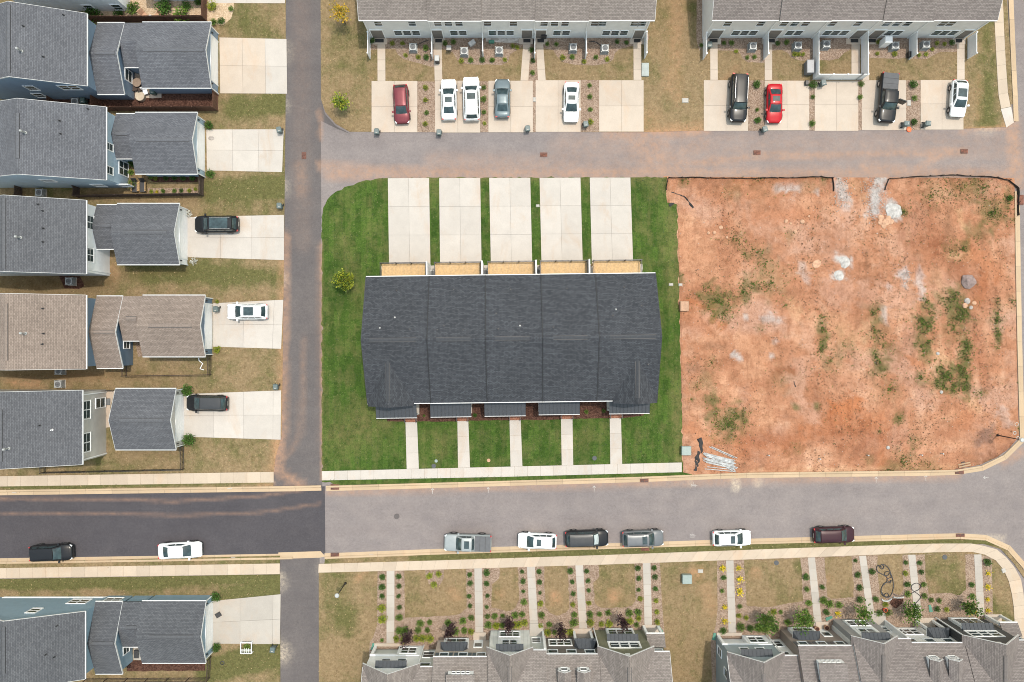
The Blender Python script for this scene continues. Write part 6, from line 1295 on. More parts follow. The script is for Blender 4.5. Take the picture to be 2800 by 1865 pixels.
shrubs(B2, [(900, 265, 68, 'd'), (921, 393, 54, 'd'), (932, 532, 56, 'd'), (1089, 268, 62, 'd'), (1103, 381, 54, 'd'), (1112, 492, 50, 'd'), (928, 658, 58, 'y'), (1116, 640, 57, 'y'), (943, 777, 67, 'g'), (1130, 775, 77, 'g'), (1135, 870, 92, 'y'), (940, 873, 92, 'g')], w4)
shrubs(B2, [(1693, 233, 70, 'd'), (1700, 352, 64, 'd'), (1698, 485, 50, 'd'), (1881, 230, 62, 'd'), (1889, 335, 62, 'd'), (1895, 473, 60, 'd'), (1717, 590, 60, 'y'), (1903, 612, 60, 'y'), (1910, 745, 58, 'y'), (1917, 863, 67, 'y')], w5)
shrubs(B2, [(253, 785, 84, 'g'), (30, 908, 72, 'y'), (235, 897, 80, 'y'), (290, 897, 80, 'y'), (360, 873, 78, 'y'), (105, 905, 60, 'g')], b2)
shrubs(B2, [(650, 890, 65, 'g'), (632, 985, 92, 'y'), (715, 985, 62, 'g'), (818, 985, 74, 'y'), (900, 983, 88, 'y')], b3)
shrubs(B2, [(1240, 770, 60, 'g'), (1343, 757, 70, 'g'), (1590, 762, 82, 'g'), (1693, 750, 78, 'g'), (1698, 818, 66, 'y'), (1263, 887, 68, 'y'), (1353, 885, 80, 'y'), (1540, 855, 62, 'y'), (1600, 855, 74, 'y'), (1675, 897, 62, 'g')], b4)
v1, v2, v3, v4 = 'beside the walk to the slate grey townhouse', 'beside the walk to the brown shuttered townhouse', 'near the black drain pipe', 'beside the walk to the charcoal townhouse'
shrubs(B3, [(418, 232, 74, 'o'), (608, 232, 68, 'o'), (615, 367, 78, 'o'), (622, 508, 82, 'o'), (440, 693, 60, 'o'), (437, 855, 68, 'o'), (427, 345, 64, 'd'), (410, 500, 54, 'g'), (617, 682, 54, 'g'), (608, 793, 62, 'y'), (692, 815, 57, 'y'), (425, 970, 77, 'd'), (632, 928, 92, 'g')], v1)
shrubs(B3, [(1400, 335, 80, 'd'), (1405, 480, 62, 'g'), (1428, 643, 72, 'g'), (1397, 742, 64, 'g'), (1587, 458, 60, 'd'), (1605, 613, 86, 'g'), (1680, 655, 86, 'g'), (1785, 665, 72, 'g'), (1637, 753, 72, 'd'), (1765, 768, 68, 'o'), (1435, 850, 112, 'g')], v2)
shrubs(B3, [(1018, 748, 67, 'y'), (1097, 748, 48, 'g'), (740, 940, 82, 'd'), (835, 935, 104, 'g'), (920, 935, 122, 'g'), (1035, 940, 98, 'd'), (980, 855, 92, 'g'), (1185, 870, 84, 'g')], 'in the bed before the slate and brown fronts')
shrubs(B4, [(43, 143, 48, 'd'), (70, 312, 68, 'd'), (95, 463, 75, 'd'), (100, 607, 76, 'd'), (242, 275, 78, 'd'), (285, 597, 67, 'd'), (395, 660, 62, 'y'), (327, 762, 72, 'd'), (430, 755, 82, 'g'), (633, 295, 60, 'y'), (655, 425, 72, 'd'), (660, 535, 72, 'g')], v3)
shrubs(B4, [(820, 278, 62, 'd'), (848, 425, 62, 'g'), (855, 560, 67, 'g'), (935, 605, 62, 'g'), (1028, 612, 57, 'g'), (1007, 715, 67, 'd'), (1115, 720, 57, 'y'), (150, 765, 72, 'y'), (800, 170, 60, 'd'), (635, 165, 50, 'd')], 'in the bed before the off-white front')
shrubs(B4, [(1412, 427, 62, 'd'), (1420, 560, 67, 'g'), (1600, 165, 84, 'd'), (1435, 740, 77, 'o'), (1608, 295, 62, 'o'), (1602, 450, 64, 'o'), (1600, 600, 54, 'o'), (1605, 730, 54, 'o')], v4)
shrubs(T1, [(625, 415, 57, 'd'), (830, 440, 47, 'y'), (935, 440, 44, 'y'), (1172, 485, 62, 'g'), (968, 562, 44, 'y'), (1095, 578, 48, 'y'), (1178, 580, 60, 'd')], 'in the bed behind the dark red hatchback')
shrubs(T1, [(1370, 440, 57, 'g'), (1455, 425, 52, 'g'), (1535, 618, 50, 'y'), (1633, 610, 54, 'g'), (1750, 610, 54, 'd'), (1850, 610, 47, 'g')], 'in the bed behind the white sedan and white SUV')
shrubs(T1, [(1170, 890, 54, 'y'), (1170, 1020, 48, 'y'), (1182, 1148, 50, 'g'), (1168, 1262, 53, 'y')], 'in the chip strip beside the dark red hatchback')
shrubs(T1, [(1765, 890, 48, 'g'), (1763, 1010, 57, 'g'), (1765, 1142, 48, 'g'), (1773, 1258, 40, 'y')], 'in the chip strip beside the white large SUV')
shrubs(T2, [(270, 465, 44, 'y'), (315, 480, 44, 'y'), (60, 612, 48, 'g'), (188, 608, 44, 'y'), (462, 505, 52, 'd'), (475, 615, 50, 'd'), (472, 738, 52, 'g')], 'behind the blue-grey sedan')
shrubs(T2, [(622, 447, 44, 'g'), (714, 450, 44, 'g'), (780, 585, 57, 'y'), (877, 577, 53, 'g'), (997, 627, 46, 'y'), (1118, 582, 50, 'g'), (1234, 602, 46, 'y'), (1336, 425, 44, 'd'), (1430, 433, 44, 'd')], 'in the bed behind the empty pale driveway')
shrubs(T2, [(1053, 870, 46, 'g'), (1057, 985, 50, 'g'), (1060, 1115, 48, 'g'), (1065, 1242, 57, 'y')], 'in the chip strip beside the empty pale driveway')
shrubs(T3, [(372, 437, 44, 'g'), (453, 437, 52, 'g'), (500, 522, 42, 'y'), (612, 585, 42, 'g'), (685, 578, 42, 'g'), (142, 460, 40, 'g')], 'in the bed behind the black long SUV')
shrubs(T3, [(922, 437, 52, 'd'), (1015, 430, 54, 'g'), (1097, 552, 52, 'y'), (1138, 552, 42, 'y'), (1182, 552, 42, 'y')], 'in the bed behind the red sedan')
shrubs(T3, [(711, 858, 74, 'd'), (711, 1120, 40, 'g'), (720, 1225, 70, 'd')], 'in the chip strip between black SUV and red sedan'); shrubs(T3, [(1285, 858, 86, 'd'), (1282, 988, 42, 'g'), (1275, 1258, 62, 'g')], 'in the narrow strip right of the red sedan')
shrubs(T4, [(100, 853, 57, 'g'), (83, 990, 50, 'g')], 'in the narrow strip left of the black pickup'); shrubs(T4, [(633, 858, 77, 'd'), (641, 1000, 54, 'g'), (637, 1243, 67, 'd')], 'in the chip strip right of the black pickup')
shrubs(T4, [(1023, 433, 52, 'd'), (870, 440, 40, 'y'), (947, 447, 42, 'y'), (822, 500, 40, 'y'), (688, 560, 42, 'y'), (758, 552, 42, 'y'), (438, 548, 52, 'y'), (268, 425, 44, 'y'), (262, 545, 42, 'y')], 'in the beds behind the pickup and white crossover')
shrubs(L1, [(1675, 1005, 72, 'd'), (1685, 1395, 70, 'd')], 'flanking the pale blue garage'); shrubs(L3, [(1497, 350, 95, 'd'), (1512, 742, 95, 'd')], 'flanking the detached beige garage'); shrubs(L4, [(1730, 685, 75, 'd'), (1735, 1095, 70, 'd')], 'flanking the sky blue garage')
shrubs(L2, [(1742, 1342, 55, 'y'), (1745, 955, 30, 'y')], 'flanking the tan roofed garage'); shrubs(L1, [(1450, 120, 120, 'g'), (1060, 60, 100, 'g'), (950, 110, 80, 'd'), (730, 110, 120, 'd'), (1310, 50, 120, 'd'), (1490, 45, 80, 'd'), (1300, 132, 40, 'd'), (1700, 45, 70, 'y'), (1855, 68, 42, 'g'), (1715, 175, 55, 'g'), (1590, 10, 60, 'd')], 'in the tan gravel court')
shrubs(L1, [(1772, 165, 58, 'd')], 'with purple tint at the gravel edge'); shrubs(L1, [(1060, 1310, 60, 'd'), (1050, 1385, 45, 'g'), (1055, 1480, 70, 'g'), (1250, 1432, 36, 'y'), (1210, 1420, 40, 'g'), (1330, 1430, 44, 'd'), (1400, 1430, 40, 'd'), (1470, 1430, 44, 'd'), (1545, 1430, 46, 'd')], 'in the beds of the pale blue house')
shrubs(L2, [(1215, 70, 34, 'y'), (1260, 72, 30, 'o'), (1310, 66, 34, 'g'), (1400, 64, 34, 'g'), (1455, 62, 34, 'd'), (1520, 60, 34, 'y'), (1570, 50, 30, 'y')], 'in the flower bed along the brown fence')
shrubs(M2, [(705, 675, 18, 'g'), (1032, 672, 26, 'd'), (1750, 650, 26, 'g'), (1862, 645, 24, 'g')], 'in the dark mulch between the porches')
shrubs(R1, [(2268, 215, 40, 'd')], 'at the clay lot corner by the silt fence')
for (x, y, c) in ((1525, 248, 0), (1565, 632, 1)):
    wx, wy = L2(x, y); f = foliage(150, .45, .3, .1, x, .2); o = f.top('flowering_shrub', leaf('leaf_white_%d' % x, (.5, .5, .46), .3), (0, 0, 0), ['white flowering bush at the upper corner of the white garage', 'white flowering bush at the lower corner of the white garage'][c], 'shrub'); o.location = (wx, wy, .03)

def tree(name, label, t, bx_, by_, h, rx, rz, lm, n, ls, seed, group=None, trunk=.07, lean=(0, 0), lm2=None, pinch=.35, shell=.25):
    wx, wy = t(bx_, by_); r = thing(name, (wx, wy, .03), label, 'tree', group); rnd = random.Random(seed)
    tp = Vector((lean[0], lean[1], h * .9)); cz = h - rz
    tb = MB().tube([(0, 0, 0), (lean[0] * .3, lean[1] * .3, h * .35), tuple(tp)], trunk, 7, 0, trunk * .25)
    for k in range(9):
        a = k * 2.4; z0 = h * (.3 + .06 * k); s = Vector((lean[0] * z0 / h, lean[1] * z0 / h, z0)); tb.tube([tuple(s), tuple(s + Vector((math.cos(a) * rx * .7, math.sin(a) * rx * .7, rz * .35)))], trunk * .35, 5, 0, trunk * .1)
    tb.part('trunk', bark, r, False, True)
    f = foliage(n, rx, rz, ls, seed, shell, cz, 2, pinch=pinch); f.v = [(x + lean[0] * z / h, y + lean[1] * z / h, z) for x, y, z in f.v]
    f.part('crown', [lm, lm2 or lm], r, False, True); return r
PT = ((B1, 1138, 950, 'white gabled'), (B1, 1640, 880, 'tan shuttered'), (B2, 185, 790, 'cream batten'), (B2, 775, 870, 'dark taupe'), (B2, 1475, 770, 'olive'))
for k, (t, x, y, nm) in enumerate(PT): tree('purple_tree', 'slender dark purple tree before the %s townhouse front' % nm, t, x, y, 4.7, .5, 1.9, lf_purp, 380, .19, 40 + k, 'purple trees before the fronts', lean=((-.25, 0), (-.5, 0), (-.1, 0), (0, 0), (.05, 0))[k], pinch=.8, lm2=leaf('leaf_plum_%d' % k, (.04, .018, .022)))
tree('tree', 'bushy green tree before the slate grey townhouse front', B3, 855, 760, 3.4, 1.05, 1.1, lf_mid, 620, .19, 61, lm2=lf_dark, pinch=.7)
tree('tree', 'bushy green tree before the brown shuttered townhouse front', B3, 1270, 760, 3.4, 1.05, 1.1, lf_mid, 620, .19, 62, lm2=lf_dark, pinch=.7)
tree('tree', 'open branched green tree before the mid grey gable', B3, 1960, 690, 3.4, 1.05, 1.0, lf_dark, 420, .2, 63, lm2=lf_mid, pinch=.9)
tree('tree', 'broad green tree beside the pipe end before the grey gable', B4, 600, 670, 3.2, 1.1, 1.0, lf_mid, 620, .2, 64, lm2=lf_dark, pinch=.7)
tree('tree', 'dark drooping green tree before the charcoal townhouse', B4, 1270, 625, 3.0, .95, .9, lf_dark, 480, .22, 65, lm2=lf_mid, pinch=.9)
tree('tree', 'round yellow-green young tree on the bright sod lawn', M1, 217, 755, 3.6, 1.15, 1.2, leaf('leaf_lime', (.30, .33, .03)), 1300, .2, 66, lm2=lf_mid, pinch=.4)
tree('tree', 'young tree with yellow and orange leaves on the dry lawn', T1, 352, 240, 4.2, .95, 1.2, lf_orng, 420, .2, 67, lm2=leaf('leaf_amber', (.3, .25, .04)), pinch=.6)
tree('tree', 'light green young tree on the dry lawn at the lane corner', T1, 350, 1105, 3.4, .95, 1.1, lf_yel, 520, .2, 68, lm2=lf_mid, pinch=.5)

# ------------------------------------------------------------------ bins, air conditioners, boxes, street things
def cart(t, x, y, rot, label, m=bin_m):
    wx, wy = t(x, y, .5); r = thing('wheeled_bin', (wx, wy, .05), label, 'bin', None, R(rot))
    q = [(-.25, -.26), (.25, -.26), (.25, .26), (-.25, .26)]; MB().hexa([(a * .8, b * .8, .04) for a, b in q] + [(a, b, .92) for a, b in q]).part('body', m, r, False, True)
    lid = MB().hexa([(-.29, -.31, .925), (.29, -.31, .925), (.29, .3, .925), (-.29, .3, .925), (-.24, -.25, 1.0), (.24, -.25, 1.0), (.24, .27, 1.02), (-.24, .27, 1.02)]).part('lid', m, r, False, True); MB().box(-.2, .2, .31, .35, .9, .95).part('handle', m, r, False, True); MB().box(-.1, .1, -.18, -.1, 1.001, 1.012).part('lid_mark', util_w, lid, False, True)
    for s in (-1, 1):
        o = MB().obox((s * .27, .24, .13), (0, 1), .12, .03, .12); o.part('wheel', rubber, r, False, True)
for a in ((T1, 678, 1352, 0, 'wheeled bin at the lane end of the dark red hatchback driveway'), (T1, 1312, 1362, 0, 'wheeled bin at the lane end of the white sedan driveway'), (T2, 420, 1322, 5, 'wheeled bin at the lane end of the blue-grey sedan driveway'), (T2, 1012, 1277, 8, 'wheeled bin on the chip strip beside the last shrub and white sedan'), (T3, 780, 1328, 15, 'tilted wheeled bin at the lane end of the red sedan driveway'), (T3, 1375, 858, 10, 'wheeled bin standing against the white vinyl fence'), (T3, 218, 470, 0, 'wheeled bin tucked behind the white privacy screen'),
          (T4, 540, 1272, 85, 'wheeled bin with orange bag beside it at the pickup driveway'), (T4, 757, 1270, 85, 'wheeled bin on the driveway of the compact white crossover'), (L1, 2253, 1052, 10, 'wheeled bin at the alley end of the pale blue house driveway'), (L2, 2254, 190, 0, 'wheeled bin on the grass by the alley above the black SUV driveway'), (L2, 1745, 1017, 5, 'wheeled bin in front of the tan roofed garage'), (L3, 2224, 316, 0, 'wheeled bin at the alley end of the black wagon driveway'), (L4, 2200, 1098, -8, 'wheeled bin on the grass below the sky blue house driveway')): cart(*a)
cart(L1, 1238, 745, 0, 'dark green wheeled bin on the patio beside the garage', bin_g); cart(L1, 680, 818, 0, 'dark green wheeled bin beside the slate blue house air conditioner', bin_g)
def ac(t, x, y, label, s=.78, h=.85):
    wx, wy = t(x, y, .45); r = thing('air_conditioner', (wx, wy, .03), label, 'air conditioner')
    MB().box(-s * .62, s * .62, -s * .62, s * .62, 0, .06).part('base_pad', con_grey, r, False, True)
    MB().box(-s / 2 + .02, s / 2 - .02, -s / 2 + .02, s / 2 - .02, .06, h - .04).part('coil_housing', ac_dark, r, False, True)
    m = MB()
    for sx in (-1, 1):
        for sy in (-1, 1): m.box(sx * s / 2 - .05, sx * s / 2 + .05, sy * s / 2 - .05, sy * s / 2 + .05, .06, h - .04)
    for k in range(9):
        z = .12 + k * (h - .22) / 9; m.box(-s / 2, s / 2, -s / 2 - .005, -s / 2 + .02, z, z + .03).box(-s / 2, s / 2, s / 2 - .02, s / 2 + .005, z, z + .03).box(-s / 2 - .005, -s / 2 + .02, -s / 2, s / 2, z, z + .03).box(s / 2 - .02, s / 2 + .005, -s / 2, s / 2, z, z + .03)
    m.part('louvre_cage', steel, r, False, True)
    m = MB(); n = 20; R0 = s * .4
    for i in range(n):
        a, b = 2 * math.pi * i / n, 2 * math.pi * (i + 1) / n
        def sq(a_): k = s / 2 / max(abs(math.cos(a_)), abs(math.sin(a_))); return (k * math.cos(a_), k * math.sin(a_), h)
        m.poly([(R0 * math.cos(a), R0 * math.sin(a), h), sq(a), sq(b), (R0 * math.cos(b), R0 * math.sin(b), h)]); m.poly([(R0 * math.cos(b), R0 * math.sin(b), h), (R0 * math.cos(b), R0 * math.sin(b), h - .1), (R0 * math.cos(a), R0 * math.sin(a), h - .1), (R0 * math.cos(a), R0 * math.sin(a), h)])
    m.part('top_panel', steel, r, False, True)
    f = MB().cyl((0, 0), .1, h - .07, h - .01, 10)
    for k in range(4):
        a = k * math.pi / 2 + x; f.poly([(.08 * math.cos(a), .08 * math.sin(a), h - .05), (R0 * .9 * math.cos(a + .1), R0 * .9 * math.sin(a + .1), h - .06), (R0 * .9 * math.cos(a + .9), R0 * .9 * math.sin(a + .9), h - .03), (.08 * math.cos(a + .8), .08 * math.sin(a + .8), h - .03)])
    f.part('fan', ac_fan, r, False, True)
for t, x, y, lab in ((T1, 1045, 490, 'behind the dark red hatchback driveway'), (T1, 1567, 532, 'behind the white large SUV'), (T2, 130, 525, 'behind the blue-grey sedan'), (T2, 885, 492, 'left of the bare white privacy screen'), (T2, 1208, 502, 'with a black hose behind the empty pale driveway'), (T3, 660, 482, 'behind the black long SUV'), (T3, 1118, 475, 'behind the red sedan'), (T3, 1408, 462, 'inside the white vinyl fence enclosure'), (T4, 428, 475, 'beside the white cabinet'), (T4, 742, 465, 'behind the compact white crossover'),
                     (L2, 328, 82, 'of the pale blue house'), (L2, 568, 793, 'of the white house on dark mulch'), (L2, 484, 1512, 'of the tan roofed house'), (L3, 480, 295, 'of the beige house'), (L1, 615, 824, 'of the slate blue house'), (M1, 763, 702, 'between first and second wooden decks from the lime tree'), (M1, 1100, 699, 'between second and third wooden decks from the lime tree'), (M1, 1437, 694, 'between third and fourth wooden decks from the lime tree')):
    ac(t, x, y, 'square grey air conditioner unit ' + lab)
def boxy(name, label, cat, t, x, y, sx, sy, h, m, rot=0, lid=None, z=.03, zt=None):
    wx, wy = t(x, y, h * .8); r = thing(name, (wx, wy, z), label, cat, None, R(rot))
    MB().hexa([(-sx / 2 * .96, -sy / 2 * .96, 0), (sx / 2 * .96, -sy / 2 * .96, 0), (sx / 2 * .96, sy / 2 * .96, 0), (-sx / 2 * .96, sy / 2 * .96, 0), (-sx / 2, -sy / 2, h - .08), (sx / 2, -sy / 2, h - .08), (sx / 2, sy / 2, h - .08), (-sx / 2, sy / 2, h - .08)]).part('body', m, r, False, True)
    MB().hexa([(-sx / 2 - .03, -sy / 2 - .03, h - .078), (sx / 2 + .03, -sy / 2 - .03, h - .078), (sx / 2 + .03, sy / 2 + .03, h - .078), (-sx / 2 - .03, sy / 2 + .03, h - .078), (-sx / 2 + .02, -sy / 2 + .02, h), (sx / 2 - .02, -sy / 2 + .02, h), (sx / 2 - .02, sy / 2 - .02, h), (-sx / 2 + .02, sy / 2 - .02, h)]).part('lid', lid or m, r, False, True)
    return r
boxy('transformer_box', 'green utility transformer box on the dry lawn between the fronts', 'utility box', B2, 2262, 358, 1.05, 1.0, .75, util_g); boxy('transformer_box', 'green utility transformer box at the sod edge by the white pipes', 'utility box', R2, 180, 900, 1.05, 1.0, .75, util_g); boxy('transformer_box', 'clay-stained pink utility box at the clay lot edge', 'utility box', R1, 168, 912, .95, 1.1, .6, plain('stained_box', (.36, .22, .145), .8, var=.25))
boxy('utility_pad', 'pale grey-green utility vault beside the end walk', 'utility box', T2, 1622, 710, .8, 1.5, .2, plain('vault_grey', (.30, .33, .315), .8)); boxy('storage_box', 'grey plastic storage box against the white vinyl fence', 'storage box', T3, 1250, 682, .78, 1.45, 1.1, plain('box_grey', (.16, .165, .18), .6), lid=plain('box_lid', (.3, .3, .31), .6)); boxy('cabinet', 'white upright cabinet beside the air conditioner', 'cabinet', T4, 362, 412, .8, .7, 1.7, vinyl); boxy('planter', 'small black open box by the vinyl fence corner', 'planter', T3, 1218, 845, .35, .5, .4, black)
boxy('stone_cover', 'flat pale slab on the chip strip right of the pickup', 'cover', T4, 580, 1050, .42, .62, .1, util_w); boxy('meter_cover', 'small white utility cover beside the sod strip drive', 'cover', M1, 1437, 265, .36, .26, .1, util_w); boxy('meter_cover', 'small grey cover between two of the upper driveways', 'cover', T2, 490, 1015, .3, .46, .1, util_w); boxy('meter_cover', 'pale rectangular cover on the dry strip between the rows', 'cover', T2, 2030, 1025, .7, .48, .1, util_w)
boxy('meter_cover', 'white meter cover on bare soil beside the golden shrubs', 'cover', B3, 152, 266, .55, .36, .1, util_w); boxy('meter_cover', 'white meter cover on bare soil inside the sidewalk curve', 'cover', B4, 1782, 258, .42, .5, .1, util_w, 20); boxy('meter_cover', 'small white cover on the sod edge beside the clay', 'cover', R1, 82, 772, .45, .26, .12, util_w); boxy('meter_cover', 'small white cover where sod meets the clay', 'cover', R1, 143, 773, .4, .26, .12, util_w)
boxy('grill', 'silver gas grill parked on the garden walk', 'grill', T1, 1288, 600, .62, .5, 1.05, plastic_dk, 90, lid=steel, z=.06); boxy('grill', 'black kettle grill standing at the back door', 'grill', T2, 588, 350, .6, .55, 1.1, plastic_dk, 0, lid=black)
boxy('deck_box', 'grey box standing askew in the bed behind the white SUV', 'box', T1, 1645, 438, .75, .5, .5, plain('pale_grey_box', (.42, .41, .4), .6), 35); boxy('utility_cover', 'grey utility cover beside the beige house door', 'cover', L3, 870, 437, .4, .72, .12, ac_dark, z=.045); boxy('plastic_tub', 'dark green plastic tub in the pebble bed', 'tub', T2, 52, 425, .6, .3, .35, teal)
boxy('cushion', 'black cushion leaning on the white privacy screen', 'cushion', T4, 590, 555, .35, .6, .6, black); boxy('folded_panel', 'small black folded panel lying on the sky blue house driveway', 'panel', L4, 1755, 828, .62, .48, .14, plastic_dk, 30, z=.05); boxy('covered_item', 'white and dark covered item on the sky blue house patio', 'box', L4, 1100, 1140, .5, .9, .8, white, lid=plastic_dk)
def chair(t, x, y, rot, label, m, group=None):
    wx, wy = t(x, y, .4); r = thing('chair', (wx, wy, .05), label, 'chair', group, R(rot)); MB().box(-.27, .27, -.27, .27, .38, .44).part('seat', m, r, False, True)
    MB().hexa([(-.27, .24, .445), (.27, .24, .445), (.27, .29, .445), (-.27, .29, .445), (-.27, .4, .95), (.27, .4, .95), (.27, .45, .95), (-.27, .45, .95)]).part('backrest', m, r, False, True)
    for a in (-.24, .24):
        for b in (-.24, .24): MB().box(a - .025, a + .025, b - .025, b + .025, 0, .379).part('leg', plastic_dk, r, False, True)
chair(T1, 1410, 490, 180, 'grey lawn chair in the bed behind the white sedan', plain('chair_grey', (.35, .34, .33), .6)); chair(L1, 1085, 712, 100, 'brown patio chair touching the slate blue link wall', wood_dk); chair(L1, 1128, 715, 200, 'brown patio chair beside the round patio table', wood_dk); chair(L1, 1170, 742, 20, 'white framed patio chair near the green bin', white)
for x, n in ((1098, 'left'), (1160, 'right')):
    wx, wy = L2(x, 25); r = thing('lounge_chair', (wx, wy, .03), 'dark lounge chair with wooden arms %s' % ('nearer the pale blue house' if n == 'left' else 'nearer the flower bed'), 'chair'); MB().box(-.3, .3, -.75, .35, .3, .36).part('seat', plastic_dk, r, False, True); MB().hexa([(-.3, .36, .3), (.3, .36, .3), (.3, .41, .3), (-.3, .41, .3), (-.3, .7, .85), (.3, .7, .85), (.3, .75, .85), (-.3, .75, .85)]).part('backrest', plastic_dk, r, False, True)
    for s in (-1, 1): MB().box(s * .35 - .04, s * .35 + .04, -.7, .35, .5, .55).part('arm', deckwood, r, False, True); [MB().box(s * .35 - .03, s * .35 + .03, yy, yy + .06, 0, .499).part('leg', deckwood, r, False, True) for yy in (-.68, .28)]
wx, wy = L1(1102, 665, .7); r = thing('patio_table', (wx, wy, .05), 'round brown patio table beside the slate blue wall', 'table'); MB().cyl((0, 0), .5, .7, .74, 20).part('table_top', plain('table_brown', (.22, .16, .12), .6), r, False, True); MB().cyl((0, 0), .05, .02, .7, 8).part('pedestal', plastic_dk, r, False, True); MB().cyl((0, 0), .28, 0, .02, 12).part('foot', plastic_dk, r, False, True)
wx, wy = L1(1120, 770, .7); r = thing('covered_table', (wx, wy, .03), 'round beige covered table at the patio corner', 'table'); MB().cyl((0, 0), .5, .02, .6, 16, r1=.55).part('cloth_skirt', beige_m, r, False, True); MB().cyl((0, 0), .55, .6, .64, 16, r1=.5).part('cloth_top', beige_m, r, False, True)
for k, (x, y) in enumerate(((1165, 130), (1265, 130))): wx, wy = L1(x, y, .3); r = thing('garden_chair', (wx, wy, .04), 'low orange-brown garden chair %s the small white table' % ('facing' if k else 'turned away beside'), 'chair', None, R(40 - 80 * k)); MB().box(-.32, .32, -.35, .3, .28, .34).part('seat', rock_t, r, False, True); MB().hexa([(-.3, .3, .2), (.3, .3, .2), (.3, .36, .2), (-.3, .36, .2), (-.34, .6, .9), (.34, .6, .9), (.34, .66, .9), (-.34, .66, .9)]).part('backrest', rock_t, r, False, True); [MB().box(a - .04, a + .04, b - .04, b + .04, 0, .279).part('leg', rock_t, r, False, True) for a in (-.28, .28) for b in (-.3, .2)]
wx, wy = L1(1210, 138, .4); r = thing('side_table', (wx, wy, .04), 'small round white table between two orange-brown garden chairs', 'table'); MB().cyl((0, 0), .24, .42, .46, 14).part('table_top', white, r, False, True); MB().cyl((0, 0), .05, 0, .42, 8).part('pedestal', white, r, False, True)
# lamps
def street_lamp(t, x, y, label):
    wx, wy = t(x, y); r = thing('street_lamp', (wx, wy, .03), label, 'street lamp'); MB().cyl((0, 0), .16, 0, .35, 12, r1=.1).part('base', black, r, False, True); MB().cyl((0, 0), .07, .35, 4.0, 10, r1=.05).part('pole', black, r, False, True); MB().cyl((0, 0), .12, 4.0, 4.12, 10).cyl((0, 0), .26, 4.42, 4.5, 14, r1=.2).part('fixture', steel, r, False, True); MB().cyl((0, 0), .15, 4.12, 4.42, 12, r1=.24).part('lantern', clearlens, r, False, True)
street_lamp(B1, 365, 405, 'black street lamp on the dry corner lawn by the alley'); street_lamp(R2, 2180, 800, 'black street lamp at the clay lot corner')
# drains, manholes, survey marks
def grate(t, x, y, sx, sy, label, rot=0, z=.02):
    wx, wy = t(x, y); r = thing('storm_drain', (wx, wy, z), label, 'storm drain', None, R(rot)); MB().box(-sx / 2, sx / 2, -sy / 2, sy / 2, 0, .012).part('pit', plastic_dk, r, False, True)
    MB().box(-sx / 2, sx / 2, -sy / 2, -sy / 2 + .06, .013, .05).box(-sx / 2, sx / 2, sy / 2 - .06, sy / 2, .013, .05).box(-sx / 2, -sx / 2 + .06, -sy / 2 + .06, sy / 2 - .06, .013, .05).box(sx / 2 - .06, sx / 2, -sy / 2 + .06, sy / 2 - .06, .013, .05).box(-.03, .03, -sy / 2 + .06, sy / 2 - .06, .013, .05).part('frame', rust, r, False, True)
    n = 5
    for k in range(n): yy = -sy / 2 + .1 + (sy - .2) * (k + .5) / n; MB().box(-sx / 2 + .061, -.031, yy - .028, yy + .028, .02, .045).box(.031, sx / 2 - .061, yy - .028, yy + .028, .02, .045).part('bar', rust, r, False, True)
for a in ((F, 770, 1119, .95, .65, 'rusty kerb drain at the alley mouth beside new sidewalk', 0, .05), (F, 1481, 1102, .95, .65, 'rusty kerb drain below the sod end near the clay lot', 0, .05), (F, 2205, 1083, .95, .65, 'rusty kerb drain at the lower edge of the clay lot', 0, .05), (F, 770, 1277, .95, .65, 'rusty kerb drain by the dry corner lawn', 0, .05), (F, 2207, 1233, .95, .65, 'rusty kerb drain near the curving sidewalk', 0, .05), (C1, 2140, 380, .95, .5, 'rusty kerb drain under the dark grey SUV', 2, .06), (F, 699, 358, .5, .75, 'rusty grate in the middle of the dark alley'), (F, 1250, 356, .8, .5, 'rusty grate in the lane opposite the white sedan driveway'), (F, 1740, 351, .8, .5, 'rusty grate in the lane opposite the red sedan'), (F, 2216, 348, .8, .5, 'rusty grate in the lane opposite the compact white crossover')): grate(*a)
MB().box(-.4, .4, -.55, .55, 0, .1).box(-.3, .3, -.45, .45, .101, .13).top('drain_throat', rust, (0, 0, 0), 'rusty drain frame at the lot corner by the silt fence', 'storm drain').location = (*R1(2325, 228), .03)
def disc(t, x, y, rad, m, name, label, z=.012):
    wx, wy = t(x, y); o = MB().cyl((0, 0), rad, 0, .03, 18).cyl((0, 0), rad * .82, .03, .036, 18).top(name, m, (0, 0, 0), label, 'manhole'); o.location = (wx, wy, z)
disc(F, 912, 1187, .32, asp_alley, 'manhole_cover', 'round manhole cover in the middle of the pale street')
iron = plain('cast_iron', (.06, .065, .07), .7)
for t, x, y, rr, lab in ((B3, 1042, 166, .28, 'dark round cover on the lawn panel of the slate townhouse'), (B4, 1085, 100, .28, 'dark round cover on the lawn panel of the off-white townhouse'), (M2, 768, 998, .26, 'dark round cover on the sod between the first two front walks'), (M2, 1802, 948, .26, 'dark round cover on the sod between the last two front walks')): disc(t, x, y, rr, iron, 'utility_cover', lab, .045)
disc(M2, 1121, 962, .2, rock_t, 'clean_out_cap', 'pale round cap on the sod between second and third front walks', .03); disc(M2, 783, 966, .18, util_g, 'clean_out_cap', 'green round cap on the sod above the dark cover', .03)
